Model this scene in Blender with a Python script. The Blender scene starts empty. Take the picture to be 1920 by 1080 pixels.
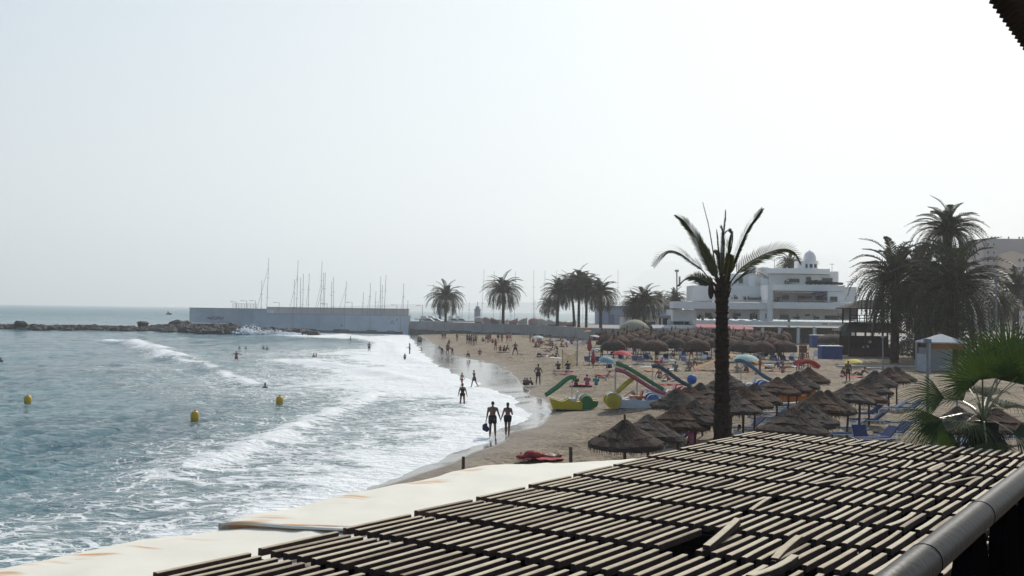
import bpy, math, random
import numpy as np
from mathutils import Vector, Matrix, Euler
random.seed(7); rng = np.random.default_rng(7)
D = bpy.data
S = bpy.context.scene
C = S.collection
R = math.radians
# ---------------------------------------------------------------- camera, sky, sun, exposure
CZ = 6.5; F = 2050.0
PITCH = math.atan(42.5 / F); ROLL = R(-0.80)
camd = D.cameras.new('camera'); cam = D.objects.new('camera', camd); C.objects.link(cam)
camd.sensor_width = 36; camd.lens = F / 1920 * 36; camd.clip_end = 40000; camd.clip_start = 0.05
cam.location = (0, 0, CZ)
CR = Matrix.Rotation(math.pi / 2 + PITCH, 3, 'X') @ Matrix.Rotation(-ROLL, 3, 'Z')
cam.rotation_euler = CR.to_euler()
S.camera = cam
SUN_AZ = R(24); SUN_EL = R(40)          # azimuth measured from +Y towards +X
w = D.worlds.new('World'); S.world = w; w.use_nodes = True
nt = w.node_tree; bg = nt.nodes['Background']
sky = nt.nodes.new('ShaderNodeTexSky'); sky.sky_type = 'NISHITA'; sky.sun_disc = False
sky.sun_elevation = SUN_EL; sky.sun_rotation = SUN_AZ
sky.air_density = 1.0; sky.dust_density = 3.0; sky.ozone_density = 1.2
hs = nt.nodes.new('ShaderNodeHueSaturation'); hs.inputs['Saturation'].default_value = 1.25
nt.links.new(sky.outputs[0], hs.inputs['Color'])
def vm(op, a, b):
    n = nt.nodes.new('ShaderNodeVectorMath'); n.operation = op
    for i, x in enumerate((a, b)):
        if isinstance(x, tuple): n.inputs[i].default_value = x
        else: nt.links.new(x, n.inputs[i])
    return n.outputs[0]
c_ = hs.outputs[0]          # thin haze veil: the brightest parts of the sky level off
nt.links.new(vm('DIVIDE', vm('MULTIPLY', c_, (11.5, 12.25, 12.45)), vm('ADD', c_, (6.2, 5.4, 4.9))), bg.inputs[0])
bg.inputs[1].default_value = 0.10
sl = D.lights.new('sun', 'SUN'); sl.energy = 5.0; sl.angle = R(0.53); sl.color = (1, .945, .85)
so = D.objects.new('sun', sl); C.objects.link(so)
sd = Vector((math.sin(SUN_AZ) * math.cos(SUN_EL), math.cos(SUN_AZ) * math.cos(SUN_EL), math.sin(SUN_EL)))
so.rotation_euler = sd.to_track_quat('Z', 'Y').to_euler(); so.location = (0, 0, 60)
S.view_settings.view_transform = 'Standard'; S.view_settings.look = 'None'
S.view_settings.exposure = 0.0; S.view_settings.gamma = 1
S.render.engine = 'CYCLES'
try:
    S.cycles.volume_bounces = 1; S.cycles.max_bounces = 6; S.cycles.transparent_max_bounces = 8
    S.cycles.volume_step_rate = 10
except Exception: pass
# ---------------------------------------------------------------- helpers
def ray(px, py): return CR @ Vector(((px - 960) / F, -(py - 540) / F, -1))
def P(px, py, z=0.0):                    # photo pixel -> point on the level z
    d = ray(px, py); t = (z - CZ) / d.z; return Vector((d.x * t, d.y * t, z))
def A(px, py, Y):                        # photo pixel -> point at depth Y
    d = ray(px, py); t = Y / d.y; return Vector((d.x * t, Y, CZ + d.z * t))
def smooth(a, b, x):
    t = np.clip((x - a) / (b - a), 0, 1); return t * t * (3 - 2 * t)
class MB:
    def __init__(s): s.v = []; s.f = []; s.mi = []
    def add(s, vs, fs, mi=0):
        n = len(s.v); s.v += [tuple(p) for p in vs]; s.f += [tuple(n + i for i in f) for f in fs]; s.mi += [mi] * len(fs); return s
    def box(s, c, d, rz=0, rx=0, ry=0, mi=0, taper=1.0):
        m = Euler((rx, ry, rz)).to_matrix(); c = Vector(c); vs = []
        for z in (-1, 1):
            k = taper if z > 0 else 1
            for x, y in ((-1, -1), (1, -1), (1, 1), (-1, 1)):
                vs.append(c + m @ Vector((x * d[0] / 2 * k, y * d[1] / 2 * k, z * d[2] / 2)))
        return s.add(vs, [(3, 2, 1, 0), (4, 5, 6, 7), (0, 1, 5, 4), (1, 2, 6, 5), (2, 3, 7, 6), (3, 0, 4, 7)], mi)
    def bx(s, x0, x1, y0, y1, z0, z1, mi=0): return s.box(((x0 + x1) / 2, (y0 + y1) / 2, (z0 + z1) / 2), (x1 - x0, y1 - y0, z1 - z0), mi=mi)
    def tube(s, pts, rs, n=8, mi=0, cap=True, flat=1.0):
        pts = [Vector(p) for p in pts]
        if not hasattr(rs, '__len__'): rs = [rs] * len(pts)
        vs = []; fs = []; up = Vector((0, 0, 1))
        for i, p in enumerate(pts):
            t = (pts[min(i + 1, len(pts) - 1)] - pts[max(i - 1, 0)]).normalized()
            a = t.cross(up) if abs(t.z) < .95 else t.cross(Vector((0, 1, 0)))
            a.normalize(); b = a.cross(t)
            for k in range(n):
                g = 2 * math.pi * k / n; vs.append(p + a * math.cos(g) * rs[i] + b * math.sin(g) * rs[i] * flat)
        for i in range(len(pts) - 1):
            for k in range(n):
                k2 = (k + 1) % n; fs.append((i * n + k, i * n + k2, (i + 1) * n + k2, (i + 1) * n + k))
        if cap: fs.append(tuple(range(n - 1, -1, -1))); fs.append(tuple(range((len(pts) - 1) * n, len(pts) * n)))
        return s.add(vs, fs, mi)
    def lathe(s, prof, n=24, c=(0, 0, 0), mi=0, jr=0.0, sy=1.0):
        vs = []; fs = []
        for i, (r, z) in enumerate(prof):
            for k in range(n):
                g = 2 * math.pi * k / n; q = r * (1 + random.uniform(-jr, jr))
                vs.append((c[0] + math.cos(g) * q, c[1] + math.sin(g) * q * sy, c[2] + z + random.uniform(-jr, jr) * .3))
        for i in range(len(prof) - 1):
            for k in range(n):
                k2 = (k + 1) % n; fs.append((i * n + k, i * n + k2, (i + 1) * n + k2, (i + 1) * n + k))
        return s.add(vs, fs, mi)
    def ball(s, c, r, n=10, m=6, mi=0):
        if not hasattr(r, '__len__'): r = (r, r, r)
        vs = [(c[0], c[1], c[2] - r[2])]; fs = []
        for i in range(1, m):
            a = math.pi * i / m - math.pi / 2
            for k in range(n):
                g = 2 * math.pi * k / n
                vs.append((c[0] + r[0] * math.cos(a) * math.cos(g), c[1] + r[1] * math.cos(a) * math.sin(g), c[2] + r[2] * math.sin(a)))
        vs.append((c[0], c[1], c[2] + r[2])); L = len(vs) - 1
        for k in range(n):
            k2 = (k + 1) % n
            fs.append((0, 1 + k2, 1 + k)); fs.append((L, L - n + k, L - n + k2))
            for i in range(m - 2):
                a = 1 + i * n; fs.append((a + k, a + k2, a + n + k2, a + n + k))
        return s.add(vs, fs, mi)
    def prism(s, poly, y0, y1, mi=0):       # polygon in x,z extruded along y
        n = len(poly); vs = [(x, y0, z) for x, z in poly] + [(x, y1, z) for x, z in poly]
        fs = [tuple(range(n)), tuple(range(2 * n - 1, n - 1, -1))] + [(i, i + n, (i + 1) % n + n, (i + 1) % n) for i in range(n)]
        return s.add(vs, fs, mi)
    def mesh(s, name, mats, smooth_=False):
        me = D.meshes.new(name); me.from_pydata(s.v, [], s.f)
        for m in (mats if isinstance(mats, (list, tuple)) else [mats]): me.materials.append(m)
        me.polygons.foreach_set('material_index', s.mi)
        if smooth_: me.polygons.foreach_set('use_smooth', [True] * len(s.f))
        me.update(); return me
    def build(s, name, mats, parent=None, sm=False, loc=None):
        return link(name, s.mesh(name, mats, sm), parent, loc)
def link(name, me, parent=None, loc=None):
    o = D.objects.new(name, me); C.objects.link(o)
    if parent is not None: o.parent = parent
    if loc is not None: o.location = loc
    return o
def tag(o, label=None, cat=None, group=None, kind=None):
    if label: o['label'] = label
    if cat: o['category'] = cat
    if group: o['group'] = group
    if kind: o['kind'] = kind
    return o
def thing(name, label, cat, loc=(0, 0, 0), rz=0, group=None):
    o = D.objects.new(name, None); C.objects.link(o); o.location = loc; o.rotation_euler = (0, 0, rz)
    o.empty_display_size = .2
    return tag(o, label, cat, group)
KIDS = {}
def copy_tree(o, loc=None, rz=None, label=None, group=None, sc=None, parent=None):
    c = o.copy(); C.objects.link(c)
    if parent is not None: c.parent = parent
    for ch in o.children: copy_tree(ch, parent=c)
    if loc is not None: c.location = loc
    if rz is not None: c.rotation_euler = (0, 0, rz)
    if sc is not None: c.scale = (sc, sc, sc) if not hasattr(sc, '__len__') else sc
    if label: c['label'] = label
    if group: c['group'] = group
    return c
ORD = ['', 'second', 'third', 'fourth', 'fifth', 'sixth', 'seventh', 'eighth', 'ninth', 'tenth', 'eleventh', 'twelfth', 'thirteenth', 'fourteenth', 'fifteenth', 'sixteenth']
def nth(i, n, a='left', b='right'):
    if n == 1: return 'only'
    if i == 0: return a + 'most'
    if i == n - 1: return b + 'most'
    return ORD[i] + '-from-' + a if i < 8 or i < n / 2 else ORD[n - 1 - i] + '-from-' + b
# ---------------------------------------------------------------- materials
MATS = {}
def mat(name, col, rough=.8, var=.25, scale=3.0, bump=0.0, bscale=20, spec=.3, metal=0, col2=None, stretch=None, transl=0.0, alpha=1.0, coords='Object'):
    if name in MATS: return MATS[name]
    m = D.materials.new(name); m.use_nodes = True; t = m.node_tree; N = t.nodes; L = t.links
    b = N['Principled BSDF']; b.inputs['Roughness'].default_value = rough; b.inputs['Metallic'].default_value = metal
    b.inputs['Specular IOR Level'].default_value = spec
    tc = N.new('ShaderNodeTexCoord'); mp = N.new('ShaderNodeMapping'); L.new(tc.outputs[coords], mp.inputs[0])
    if stretch: mp.inputs['Scale'].default_value = stretch
    nz = N.new('ShaderNodeTexNoise'); nz.inputs['Scale'].default_value = scale; nz.inputs['Detail'].default_value = 6
    nz.inputs['Roughness'].default_value = .65; L.new(mp.outputs[0], nz.inputs[0])
    rp = N.new('ShaderNodeValToRGB'); rp.color_ramp.elements[0].position = .3; rp.color_ramp.elements[1].position = .7
    c2 = col2 or tuple(min(1, c * (1 + var)) for c in col); c1 = col if col2 else tuple(c * (1 - var) for c in col)
    rp.color_ramp.elements[0].color = (*c1, 1); rp.color_ramp.elements[1].color = (*c2, 1)
    L.new(nz.outputs[0], rp.inputs[0]); L.new(rp.outputs[0], b.inputs['Base Color'])
    if bump:
        nb = N.new('ShaderNodeTexNoise'); nb.inputs['Scale'].default_value = bscale; nb.inputs['Detail'].default_value = 4
        L.new(mp.outputs[0], nb.inputs[0]); bp = N.new('ShaderNodeBump'); bp.inputs['Strength'].default_value = bump
        bp.inputs['Distance'].default_value = .02; L.new(nb.outputs[0], bp.inputs['Height']); L.new(bp.outputs[0], b.inputs['Normal'])
    out = N['Material Output']; last = b.outputs[0]
    if transl:
        tr = N.new('ShaderNodeBsdfTranslucent'); L.new(rp.outputs[0], tr.inputs[0]); mx = N.new('ShaderNodeMixShader'); mx.inputs[0].default_value = transl
        L.new(last, mx.inputs[1]); L.new(tr.outputs[0], mx.inputs[2]); last = mx.outputs[0]
    if alpha < 1:
        tp = N.new('ShaderNodeBsdfTransparent'); mx = N.new('ShaderNodeMixShader'); mx.inputs[0].default_value = alpha
        L.new(tp.outputs[0], mx.inputs[1]); L.new(last, mx.inputs[2]); last = mx.outputs[0]
    L.new(last, out.inputs['Surface']); MATS[name] = m; return m
# ---------------------------------------------------------------- shoreline and heights
SHPX = [(690, 918), (745, 893), (800, 868), (860, 846), (905, 831), (925, 812), (955, 797), (990, 783), (1002, 776), (970, 766), (958, 757), (966, 746), (940, 735), (925, 731), (885, 726), (900, 718), (862, 704), (830, 690), (806, 676), (790, 662), (782, 648), (774, 638), (766, 630)]
WTPX = [(660, 938), (760, 893), (880, 850), (960, 817), (1000, 798), (1040, 776), (1004, 757), (980, 732), (955, 708), (932, 690), (892, 679), (845, 669), (818, 652), (800, 640), (784, 630)]
SH = [(-24.0, -40.0), (-11.5, 15.0)] + [tuple(P(x, y)[:2]) for x, y in SHPX] + [(-27, 281), (-66, 292), (-78, 301), (-93, 311), (-93, 322), (-26, 318), (30, 330), (60, 420), (300, 3000)]
LAND = SH + [(3000, 3000), (3000, -40)]
def vnoise(X, Y, s, seed=0):
    r = np.random.default_rng(seed); T = r.random((256, 256)); x = np.asarray(X) / s; y = np.asarray(Y) / s
    xi = np.floor(x).astype(int); yi = np.floor(y).astype(int); fx = x - xi; fy = y - yi; fx = fx * fx * (3 - 2 * fx); fy = fy * fy * (3 - 2 * fy)
    g = lambda a, b: T[a % 256, b % 256]
    return (g(xi, yi) * (1 - fx) + g(xi + 1, yi) * fx) * (1 - fy) + (g(xi, yi + 1) * (1 - fx) + g(xi + 1, yi + 1) * fx) * fy
def sdist(X, Y, poly=LAND):               # signed distance, positive inland
    X = np.asarray(X, float); Y = np.asarray(Y, float); best = np.full(X.shape, 1e9); ins = np.zeros(X.shape, bool)
    n = len(poly)
    for i in range(n):
        x0, y0 = poly[i]; x1, y1 = poly[(i + 1) % n]; dx, dy = x1 - x0, y1 - y0
        t = np.clip(((X - x0) * dx + (Y - y0) * dy) / (dx * dx + dy * dy), 0, 1)
        d = np.hypot(X - x0 - t * dx, Y - y0 - t * dy); best = np.minimum(best, d)
        c = ((y0 > Y) != (y1 > Y)); xi = dx * (Y - y0) / (dy if dy else 1e-9) + x0; ins ^= c & (X < xi)
    return np.where(ins, best, -best)
def shore(X, Y):
    return sdist(X, Y) + (vnoise(X, Y, 2.6, 91) - .5) * 1.1 + (vnoise(X, Y, .8, 92) - .5) * .35
WETP = [(-24.0, -40.0), (-11.5, 14.0)] + [tuple(P(x, y)[:2]) for x, y in WTPX] + [(-27, 3000), (3000, 3000), (3000, -40)]
def ldist(X, Y, line):
    best = np.full(np.shape(X), 1e9)
    for (x0, y0), (x1, y1) in zip(line[:-1], line[1:]):
        dx, dy = x1 - x0, y1 - y0; t = np.clip(((X - x0) * dx + (Y - y0) * dy) / (dx * dx + dy * dy), 0, 1)
        best = np.minimum(best, np.hypot(X - x0 - t * dx, Y - y0 - t * dy))
    return best
def hsand(X, Y, d=None):
    if d is None: d = shore(X, Y)
    dry = 1.25 * (1 - np.exp(-np.maximum(d, 0) / 13.0)); z = np.where(d > 0, dry, np.maximum(-3.0, .09 * d))
    return z
def H(x, y): return float(hsand(np.array([x]), np.array([y]))[0])
def G(px, py):                            # photo pixel -> point on the sand
    z = 1.0
    for _ in range(8):
        p = P(px, py, z); z = .5 * z + .5 * max(0, H(p.x, p.y))
    return P(px, py, z)
def grid(name, X, Y, Z, m, attrs={}):
    nr, nc = X.shape; me = D.meshes.new(name); co = np.stack([X, Y, Z], -1).reshape(-1, 3)
    me.vertices.add(nr * nc); me.vertices.foreach_set('co', co.astype(np.float32).ravel())
    i = np.arange(nr * nc).reshape(nr, nc); q = np.stack([i[:-1, :-1], i[:-1, 1:], i[1:, 1:], i[1:, :-1]], -1).reshape(-1, 4)
    me.loops.add(q.size); me.loops.foreach_set('vertex_index', q.ravel().astype(np.int32))
    me.polygons.add(len(q)); me.polygons.foreach_set('loop_start', np.arange(0, q.size, 4, dtype=np.int32))
    me.polygons.foreach_set('loop_total', np.full(len(q), 4, dtype=np.int32)); me.update(calc_edges=True); me.validate()
    me.polygons.foreach_set('use_smooth', np.ones(len(q), bool))
    for k, v in attrs.items():
        a = me.attributes.new(k, 'FLOAT', 'POINT'); a.data.foreach_set('value', v.astype(np.float32).ravel())
    me.materials.append(m); return link(name, me)
# ---------------------------------------------------------------- the sea
def node(t, kind, **kw):
    n = t.nodes.new(kind)
    for k, v in kw.items():
        if k in n.inputs: n.inputs[k].default_value = v
        else: setattr(n, k, v)
    return n
def mth(t, op, a, b=None, c=None, clamp=False):
    n = t.nodes.new('ShaderNodeMath'); n.operation = op; n.use_clamp = clamp
    for i, x in enumerate((a, b, c)):
        if x is None: continue
        if isinstance(x, (int, float)): n.inputs[i].default_value = x
        else: t.links.new(x, n.inputs[i])
    return n.outputs[0]
def sstep(t, a, b, x):
    n = t.nodes.new('ShaderNodeMapRange'); n.interpolation_type = 'SMOOTHSTEP'
    for i, v in ((0, x), (1, a), (2, b)):
        if isinstance(v, (int, float)): n.inputs[i].default_value = v
        else: t.links.new(v, n.inputs[i])
    return n.outputs[0]
def sea_material():
    m = D.materials.new('sea_water'); m.use_nodes = True; t = m.node_tree; L = t.links; b = t.nodes['Principled BSDF']
    geo = t.nodes.new('ShaderNodeNewGeometry'); pos = geo.outputs['Position']
    at = t.nodes.new('ShaderNodeAttribute'); at.attribute_name = 'foam'; fd = at.outputs['Fac']
    ar = t.nodes.new('ShaderNodeAttribute'); ar.attribute_name = 'rng'
    mp = node(t, 'ShaderNodeMapping'); mp.inputs['Scale'].default_value = (.72, 1.05, 1); mp.inputs['Rotation'].default_value = (0, 0, R(-6)); L.new(pos, mp.inputs[0])
    wz = node(t, 'ShaderNodeTexNoise', Scale=.7, Detail=3.0); L.new(mp.outputs[0], wz.inputs[0])
    wa = t.nodes.new('ShaderNodeVectorMath'); wa.operation = 'MULTIPLY_ADD'; L.new(wz.outputs['Color'], wa.inputs[0]); wa.inputs[1].default_value = (1.6, 1.6, 0); L.new(mp.outputs[0], wa.inputs[2])
    v1 = node(t, 'ShaderNodeTexVoronoi', feature='DISTANCE_TO_EDGE', Scale=1.3); L.new(wa.outputs[0], v1.inputs['Vector'])
    v2 = node(t, 'ShaderNodeTexVoronoi', feature='DISTANCE_TO_EDGE', Scale=3.6); L.new(wa.outputs[0], v2.inputs['Vector'])
    wid = mth(t, 'MULTIPLY', fd, .26)
    l1 = mth(t, 'SUBTRACT', 1.0, sstep(t, mth(t, 'MULTIPLY', wid, .4), wid, v1.outputs['Distance']))
    l2 = mth(t, 'SUBTRACT', 1.0, sstep(t, mth(t, 'MULTIPLY', wid, .3), mth(t, 'MULTIPLY', wid, .8), v2.outputs['Distance']))
    lace = mth(t, 'MULTIPLY', mth(t, 'MAXIMUM', l1, mth(t, 'MULTIPLY', l2, .8)), sstep(t, .05, .3, fd))
    n1 = node(t, 'ShaderNodeTexNoise', Scale=.55, Detail=8.0, Roughness=.68); L.new(wa.outputs[0], n1.inputs[0])
    th = mth(t, 'SUBTRACT', .86, mth(t, 'MULTIPLY', fd, .62))
    solid = sstep(t, th, mth(t, 'ADD', th, .13), n1.outputs[0])
    gate = sstep(t, .42, .58, mth(t, 'ADD', n1.outputs[0], mth(t, 'MULTIPLY', fd, .14)))
    foam = mth(t, 'MAXIMUM', mth(t, 'MULTIPLY', lace, gate), solid, clamp=True)
    # water colour
    cr = t.nodes.new('ShaderNodeMix'); cr.data_type = 'RGBA'
    n2 = node(t, 'ShaderNodeTexNoise', Scale=.09, Detail=5.0); L.new(pos, n2.inputs[0]); L.new(sstep(t, .38, .62, n2.outputs[0]), cr.inputs[0])
    cr.inputs[6].default_value = (.014, .082, .112, 1); cr.inputs[7].default_value = (.038, .148, .174, 1)
    shal = t.nodes.new('ShaderNodeMix'); shal.data_type = 'RGBA'; L.new(mth(t, 'MULTIPLY', fd, .75, clamp=True), shal.inputs[0]); L.new(cr.outputs[2], shal.inputs[6]); shal.inputs[7].default_value = (.20, .30, .29, 1)
    mf = t.nodes.new('ShaderNodeMix'); mf.data_type = 'RGBA'; L.new(foam, mf.inputs[0]); L.new(shal.outputs[2], mf.inputs[6]); mf.inputs[7].default_value = (.76, .77, .77, 1)
    L.new(mf.outputs[2], b.inputs['Base Color']); b.inputs['IOR'].default_value = 1.33
    L.new(mth(t, 'ADD', mth(t, 'MULTIPLY', foam, .4), ar.outputs['Fac']), b.inputs['Roughness'])
    mp2 = node(t, 'ShaderNodeMapping'); mp2.inputs['Scale'].default_value = (.75, 1.1, 1); L.new(pos, mp2.inputs[0])
    b1 = node(t, 'ShaderNodeTexNoise', Scale=1.9, Detail=5.0, Roughness=.62, Distortion=.5); L.new(mp2.outputs[0], b1.inputs[0])
    b2 = node(t, 'ShaderNodeTexNoise', Scale=.22, Detail=3.0); L.new(mp2.outputs[0], b2.inputs[0])
    hh = mth(t, 'ADD', mth(t, 'ADD', mth(t, 'MULTIPLY', b1.outputs[0], .55), mth(t, 'MULTIPLY', b2.outputs[0], 1.2)), mth(t, 'MULTIPLY', foam, .12))
    bp = node(t, 'ShaderNodeBump', Strength=1.0, Distance=.7); L.new(hh, bp.inputs['Height']); L.new(bp.outputs[0], b.inputs['Normal'])
    return m
CREST1 = [tuple(P(x, y)[:2]) for x, y in ((205, 640), (250, 641), (285, 655), (325, 670))]
CREST1B = [tuple(P(x, y)[:2]) for x, y in ((325, 670), (370, 683), (420, 700), (475, 722))]
CREST2 = [tuple(P(x, y)[:2]) for x, y in ((335, 888), (395, 866), (450, 845), (510, 823), (560, 800), (640, 768), (700, 742))]
CREST3 = [tuple(P(x, y)[:2]) for x, y in ((560, 679), (600, 684), (660, 690), (700, 697), (740, 706), (760, 712))]
CREST4 = [tuple(P(x, y)[:2]) for x, y in ((640, 628), (700, 634), (740, 645), (750, 665), (790, 680))]
th = np.linspace(R(-36), R(24), 620); rr = [6.0]
while rr[-1] < 12500: rr.append(rr[-1] * 1.0062)
rr = np.array(rr); RR, TH = np.meshgrid(rr, th, indexing='ij'); SX = RR * np.sin(TH); SY = RR * np.cos(TH)
sdv = shore(SX, SY); off = np.maximum(-sdv, 0); Z = np.zeros_like(SX)
wr = np.random.default_rng(3)
for i in range(54):
    lam = .8 * (1.085 ** i) * wr.uniform(.9, 1.1); a = R(-18) + wr.normal(0, .55 if lam < 12 else .2); am = lam * (.0082 if lam < 2.6 else .0036 if lam < 9 else .0013)
    if lam > 45: break
    ph = wr.uniform(0, 7) + 2 * math.pi / lam * (SX * math.cos(a) + SY * math.sin(a)) + 1.5 * vnoise(SX, SY, lam * 2.5, i)
    fade = smooth(1.6, 3.2, lam / (RR * .0062 + 1e-6)); s = np.exp(1.1 * np.sin(ph)) / 1.5 - .88; Z += am * fade * s
Z *= smooth(0, 16, off) * .85 + .05
Z *= .6 + .8 * vnoise(SX, SY, 22, 5)
def crest(line, h, wd, skew=.5):
    d = ldist(SX, SY, line); return h * np.exp(-(d / wd) ** 2)
c1 = crest(CREST1, .50, 2.2); c1b = crest(CREST1B, .26, 1.6); c2 = crest(CREST2, .20, .9); c3 = crest(CREST3, .25, 1.5); c4 = crest(CREST4, .15, 1.2)
jag = .6 + .8 * vnoise(SX, SY, .9, 11)
Z += (c1 + c1b + c2 + c3 + c4) * (.75 + .25 * jag) 
Z -= crest([(x - 3.4, y - 1) for x, y in CREST1 + CREST1B[1:]], .22, 3)
n_ = vnoise(SX, SY, 5, 21) * .55 + vnoise(SX, SY, 1.7, 22) * .45
n2_ = vnoise(SX * 1.0, SY * .6, 14, 23)
near = smooth(70, 36, SY)
nz_ = n_ * 1.1
foam = 1.15 * np.exp(-(off / 1.6) ** 2) + .86 * np.exp(-(off / 6.3) ** 2) * (.30 + 1.0 * n_ + .6 * (n2_ - .3)) + .28 * np.exp(-(off / 10.0) ** 2) * (.1 + 1.2 * nz_) + .16 * np.exp(-(off / 19) ** 2) * n2_ * 1.6
foam *= 1 - .42 * near
foam += (1.25 * np.exp(-(ldist(SX, SY, CREST1) / 2.0) ** 2) + .7 * np.exp(-(ldist(SX, SY, CREST1B) / .7) ** 2)) * (.25 + 1.0 * n_)
foam += .75 * np.exp(-(ldist(SX, SY, CREST2) / 1.2) ** 2) * (.1 + 1.2 * vnoise(SX, SY, .7, 77))
foam += (1.0 * np.exp(-(ldist(SX, SY, CREST3) / 3.0) ** 2) + 1.1 * np.exp(-(ldist(SX, SY, CREST4) / 3.0) ** 2)) * (.5 + .8 * n_)
pc = P(590, 676); foam += .52 * np.exp(-(((SX - pc.x) / 26) ** 2 + ((SY - pc.y) / 42) ** 2)) * (.3 + 1.1 * n2_) * (.5 + n_)
pc = P(700, 720); foam += .55 * np.exp(-(((SX - pc.x) / 9) ** 2 + ((SY - pc.y) / 35) ** 2)) * (.4 + n2_)
for q in ((470, 622, 6), (520, 626, 8), (590, 630, 9), (640, 632, 9), (700, 632, 7), (290, 620, 5), (120, 620, 3)):
    pc = P(q[0], q[1]); foam += .9 * np.exp(-(((SX - pc.x) / q[2]) ** 2 + ((SY - pc.y) / (q[2] * .9)) ** 2)) * (.4 + n_)
foam = np.clip(foam, 0, 1.6)
foam[sdv > 3] = 0
rgh = .07 + .26 * smooth(60, 900, RR)
Z = np.where(sdv > 0, np.minimum(Z, .0) , Z)
_rr, _th, _Z = rr.copy(), th.copy(), Z
def seaz(x, y): return float(_Z[int(np.argmin(abs(_rr - math.hypot(x, y)))), int(np.argmin(abs(_th - math.atan2(x, y))))])
sea = grid('sea', SX, SY, Z + .012, sea_material(), {'foam': foam, 'rng': rgh}); tag(sea, kind='structure')
# ---------------------------------------------------------------- sand
def sand_material():
    m = D.materials.new('beach_sand'); m.use_nodes = True; t = m.node_tree; L = t.links; b = t.nodes['Principled BSDF']
    geo = t.nodes.new('ShaderNodeNewGeometry'); pos = geo.outputs['Position']
    aw = t.nodes.new('ShaderNodeAttribute'); aw.attribute_name = 'wet'; wet = aw.outputs['Fac']
    a2 = t.nodes.new('ShaderNodeAttribute'); a2.attribute_name = 'debris_print_shade'
    n1 = node(t, 'ShaderNodeTexNoise', Scale=.35, Detail=8.0, Roughness=.7); L.new(pos, n1.inputs[0])
    n2 = node(t, 'ShaderNodeTexNoise', Scale=3.6, Detail=6.0, Roughness=.7); L.new(pos, n2.inputs[0])
    c = t.nodes.new('ShaderNodeMix'); c.data_type = 'RGBA'; L.new(sstep(t, .35, .65, n1.outputs[0]), c.inputs[0]); c.inputs[6].default_value = (.180, .132, .084, 1); c.inputs[7].default_value = (.325, .250, .160, 1)
    c2 = t.nodes.new('ShaderNodeMix'); c2.data_type = 'RGBA'; c2.blend_type = 'MULTIPLY'; c2.inputs[0].default_value = 1; L.new(c.outputs[2], c2.inputs[6])
    r2 = t.nodes.new('ShaderNodeValToRGB'); r2.color_ramp.elements[0].position = .3; r2.color_ramp.elements[0].color = (.40, .37, .35, 1); r2.color_ramp.elements[1].position = .62; L.new(n2.outputs[0], r2.inputs[0]); L.new(r2.outputs[0], c2.inputs[7])  # mottled darkening paints in the shaded sides of footprints
    c3 = t.nodes.new('ShaderNodeMix'); c3.data_type = 'RGBA'; L.new(wet, c3.inputs[0]); L.new(c2.outputs[2], c3.inputs[6]); c3.inputs[7].default_value = (.17, .15, .13, 1)
    n3 = node(t, 'ShaderNodeTexNoise', Scale=2.6, Detail=8.0, Roughness=.8); mpd = node(t, 'ShaderNodeMapping'); mpd.inputs['Scale'].default_value = (1, .45, 1); L.new(pos, mpd.inputs[0]); L.new(mpd.outputs[0], n3.inputs[0])
    dm = sstep(t, mth(t, 'SUBTRACT', .80, mth(t, 'MULTIPLY', a2.outputs['Fac'], .3)), mth(t, 'SUBTRACT', .88, mth(t, 'MULTIPLY', a2.outputs['Fac'], .3)), n3.outputs[0])
    c4 = t.nodes.new('ShaderNodeMix'); c4.data_type = 'RGBA'; L.new(mth(t, 'MULTIPLY', dm, .8), c4.inputs[0]); L.new(c3.outputs[2], c4.inputs[6]); c4.inputs[7].default_value = (.07, .05, .035, 1)
    L.new(c4.outputs[2], b.inputs['Base Color'])
    film = sstep(t, .66, .92, wet)
    L.new(mth(t, 'SUBTRACT', .9, mth(t, 'MULTIPLY', film, .77)), b.inputs['Roughness'])
    n4 = node(t, 'ShaderNodeTexNoise', Scale=3.2, Detail=4.0, Roughness=.55); L.new(pos, n4.inputs[0])
    hb = mth(t, 'ADD', n4.outputs[0], mth(t, 'MULTIPLY', n2.outputs[0], .3))
    bp = node(t, 'ShaderNodeBump', Distance=.36); L.new(hb, bp.inputs['Height']); L.new(mth(t, 'SUBTRACT', 1.0, mth(t, 'MULTIPLY', wet, 1.1), clamp=True), bp.inputs['Strength']); L.new(bp.outputs[0], b.inputs['Normal'])
    return m
th = np.linspace(R(-30), R(44), 620); rr = [4.0]
while rr[-1] < 900: rr.append(rr[-1] * 1.0075)
rr = np.array(rr); RR, TH = np.meshgrid(rr, th, indexing='ij'); GX = RR * np.sin(TH); GY = RR * np.cos(TH)
gd = shore(GX, GY); GZ = hsand(GX, GY, gd)
wd_ = sdist(GX, GY, WETP) + (vnoise(GX, GY, 3.0, 34) - .5) * 1.0; wet = np.maximum(smooth(1.3, -.1, wd_), .55 * smooth(4.5, .3, wd_)); dryf = smooth(.8, 4.5, wd_)
GZ = hsand(GX, GY, gd)
foot = (vnoise(GX, GY, .5, 31) - .5) * .17 + (vnoise(GX, GY, 1.4, 32) - .5) * .13 + (vnoise(GX, GY, 6, 33) - .5) * .16
GZ = np.where(gd > 0, np.minimum(GZ, .02 + .05 * np.maximum(wd_ + 2.0, 0) + .02 * np.maximum(gd, 0)), GZ)
GZ = GZ + foot * dryf * np.clip(1.3 - RR / 400, .2, 1)
deb_shade = .75 * np.exp(-((gd - 4.8 - 1.2 * vnoise(GX, GY, 9, 35)) / .9) ** 2) + .62 * smooth(4, 8, gd)  # seaweed line, plus dark footprint shade painted over the dry sand
ground = grid('sand_ground', GX, GY, GZ, sand_material(), {'wet': wet, 'debris_print_shade': deb_shade}); tag(ground, kind='structure')
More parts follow.
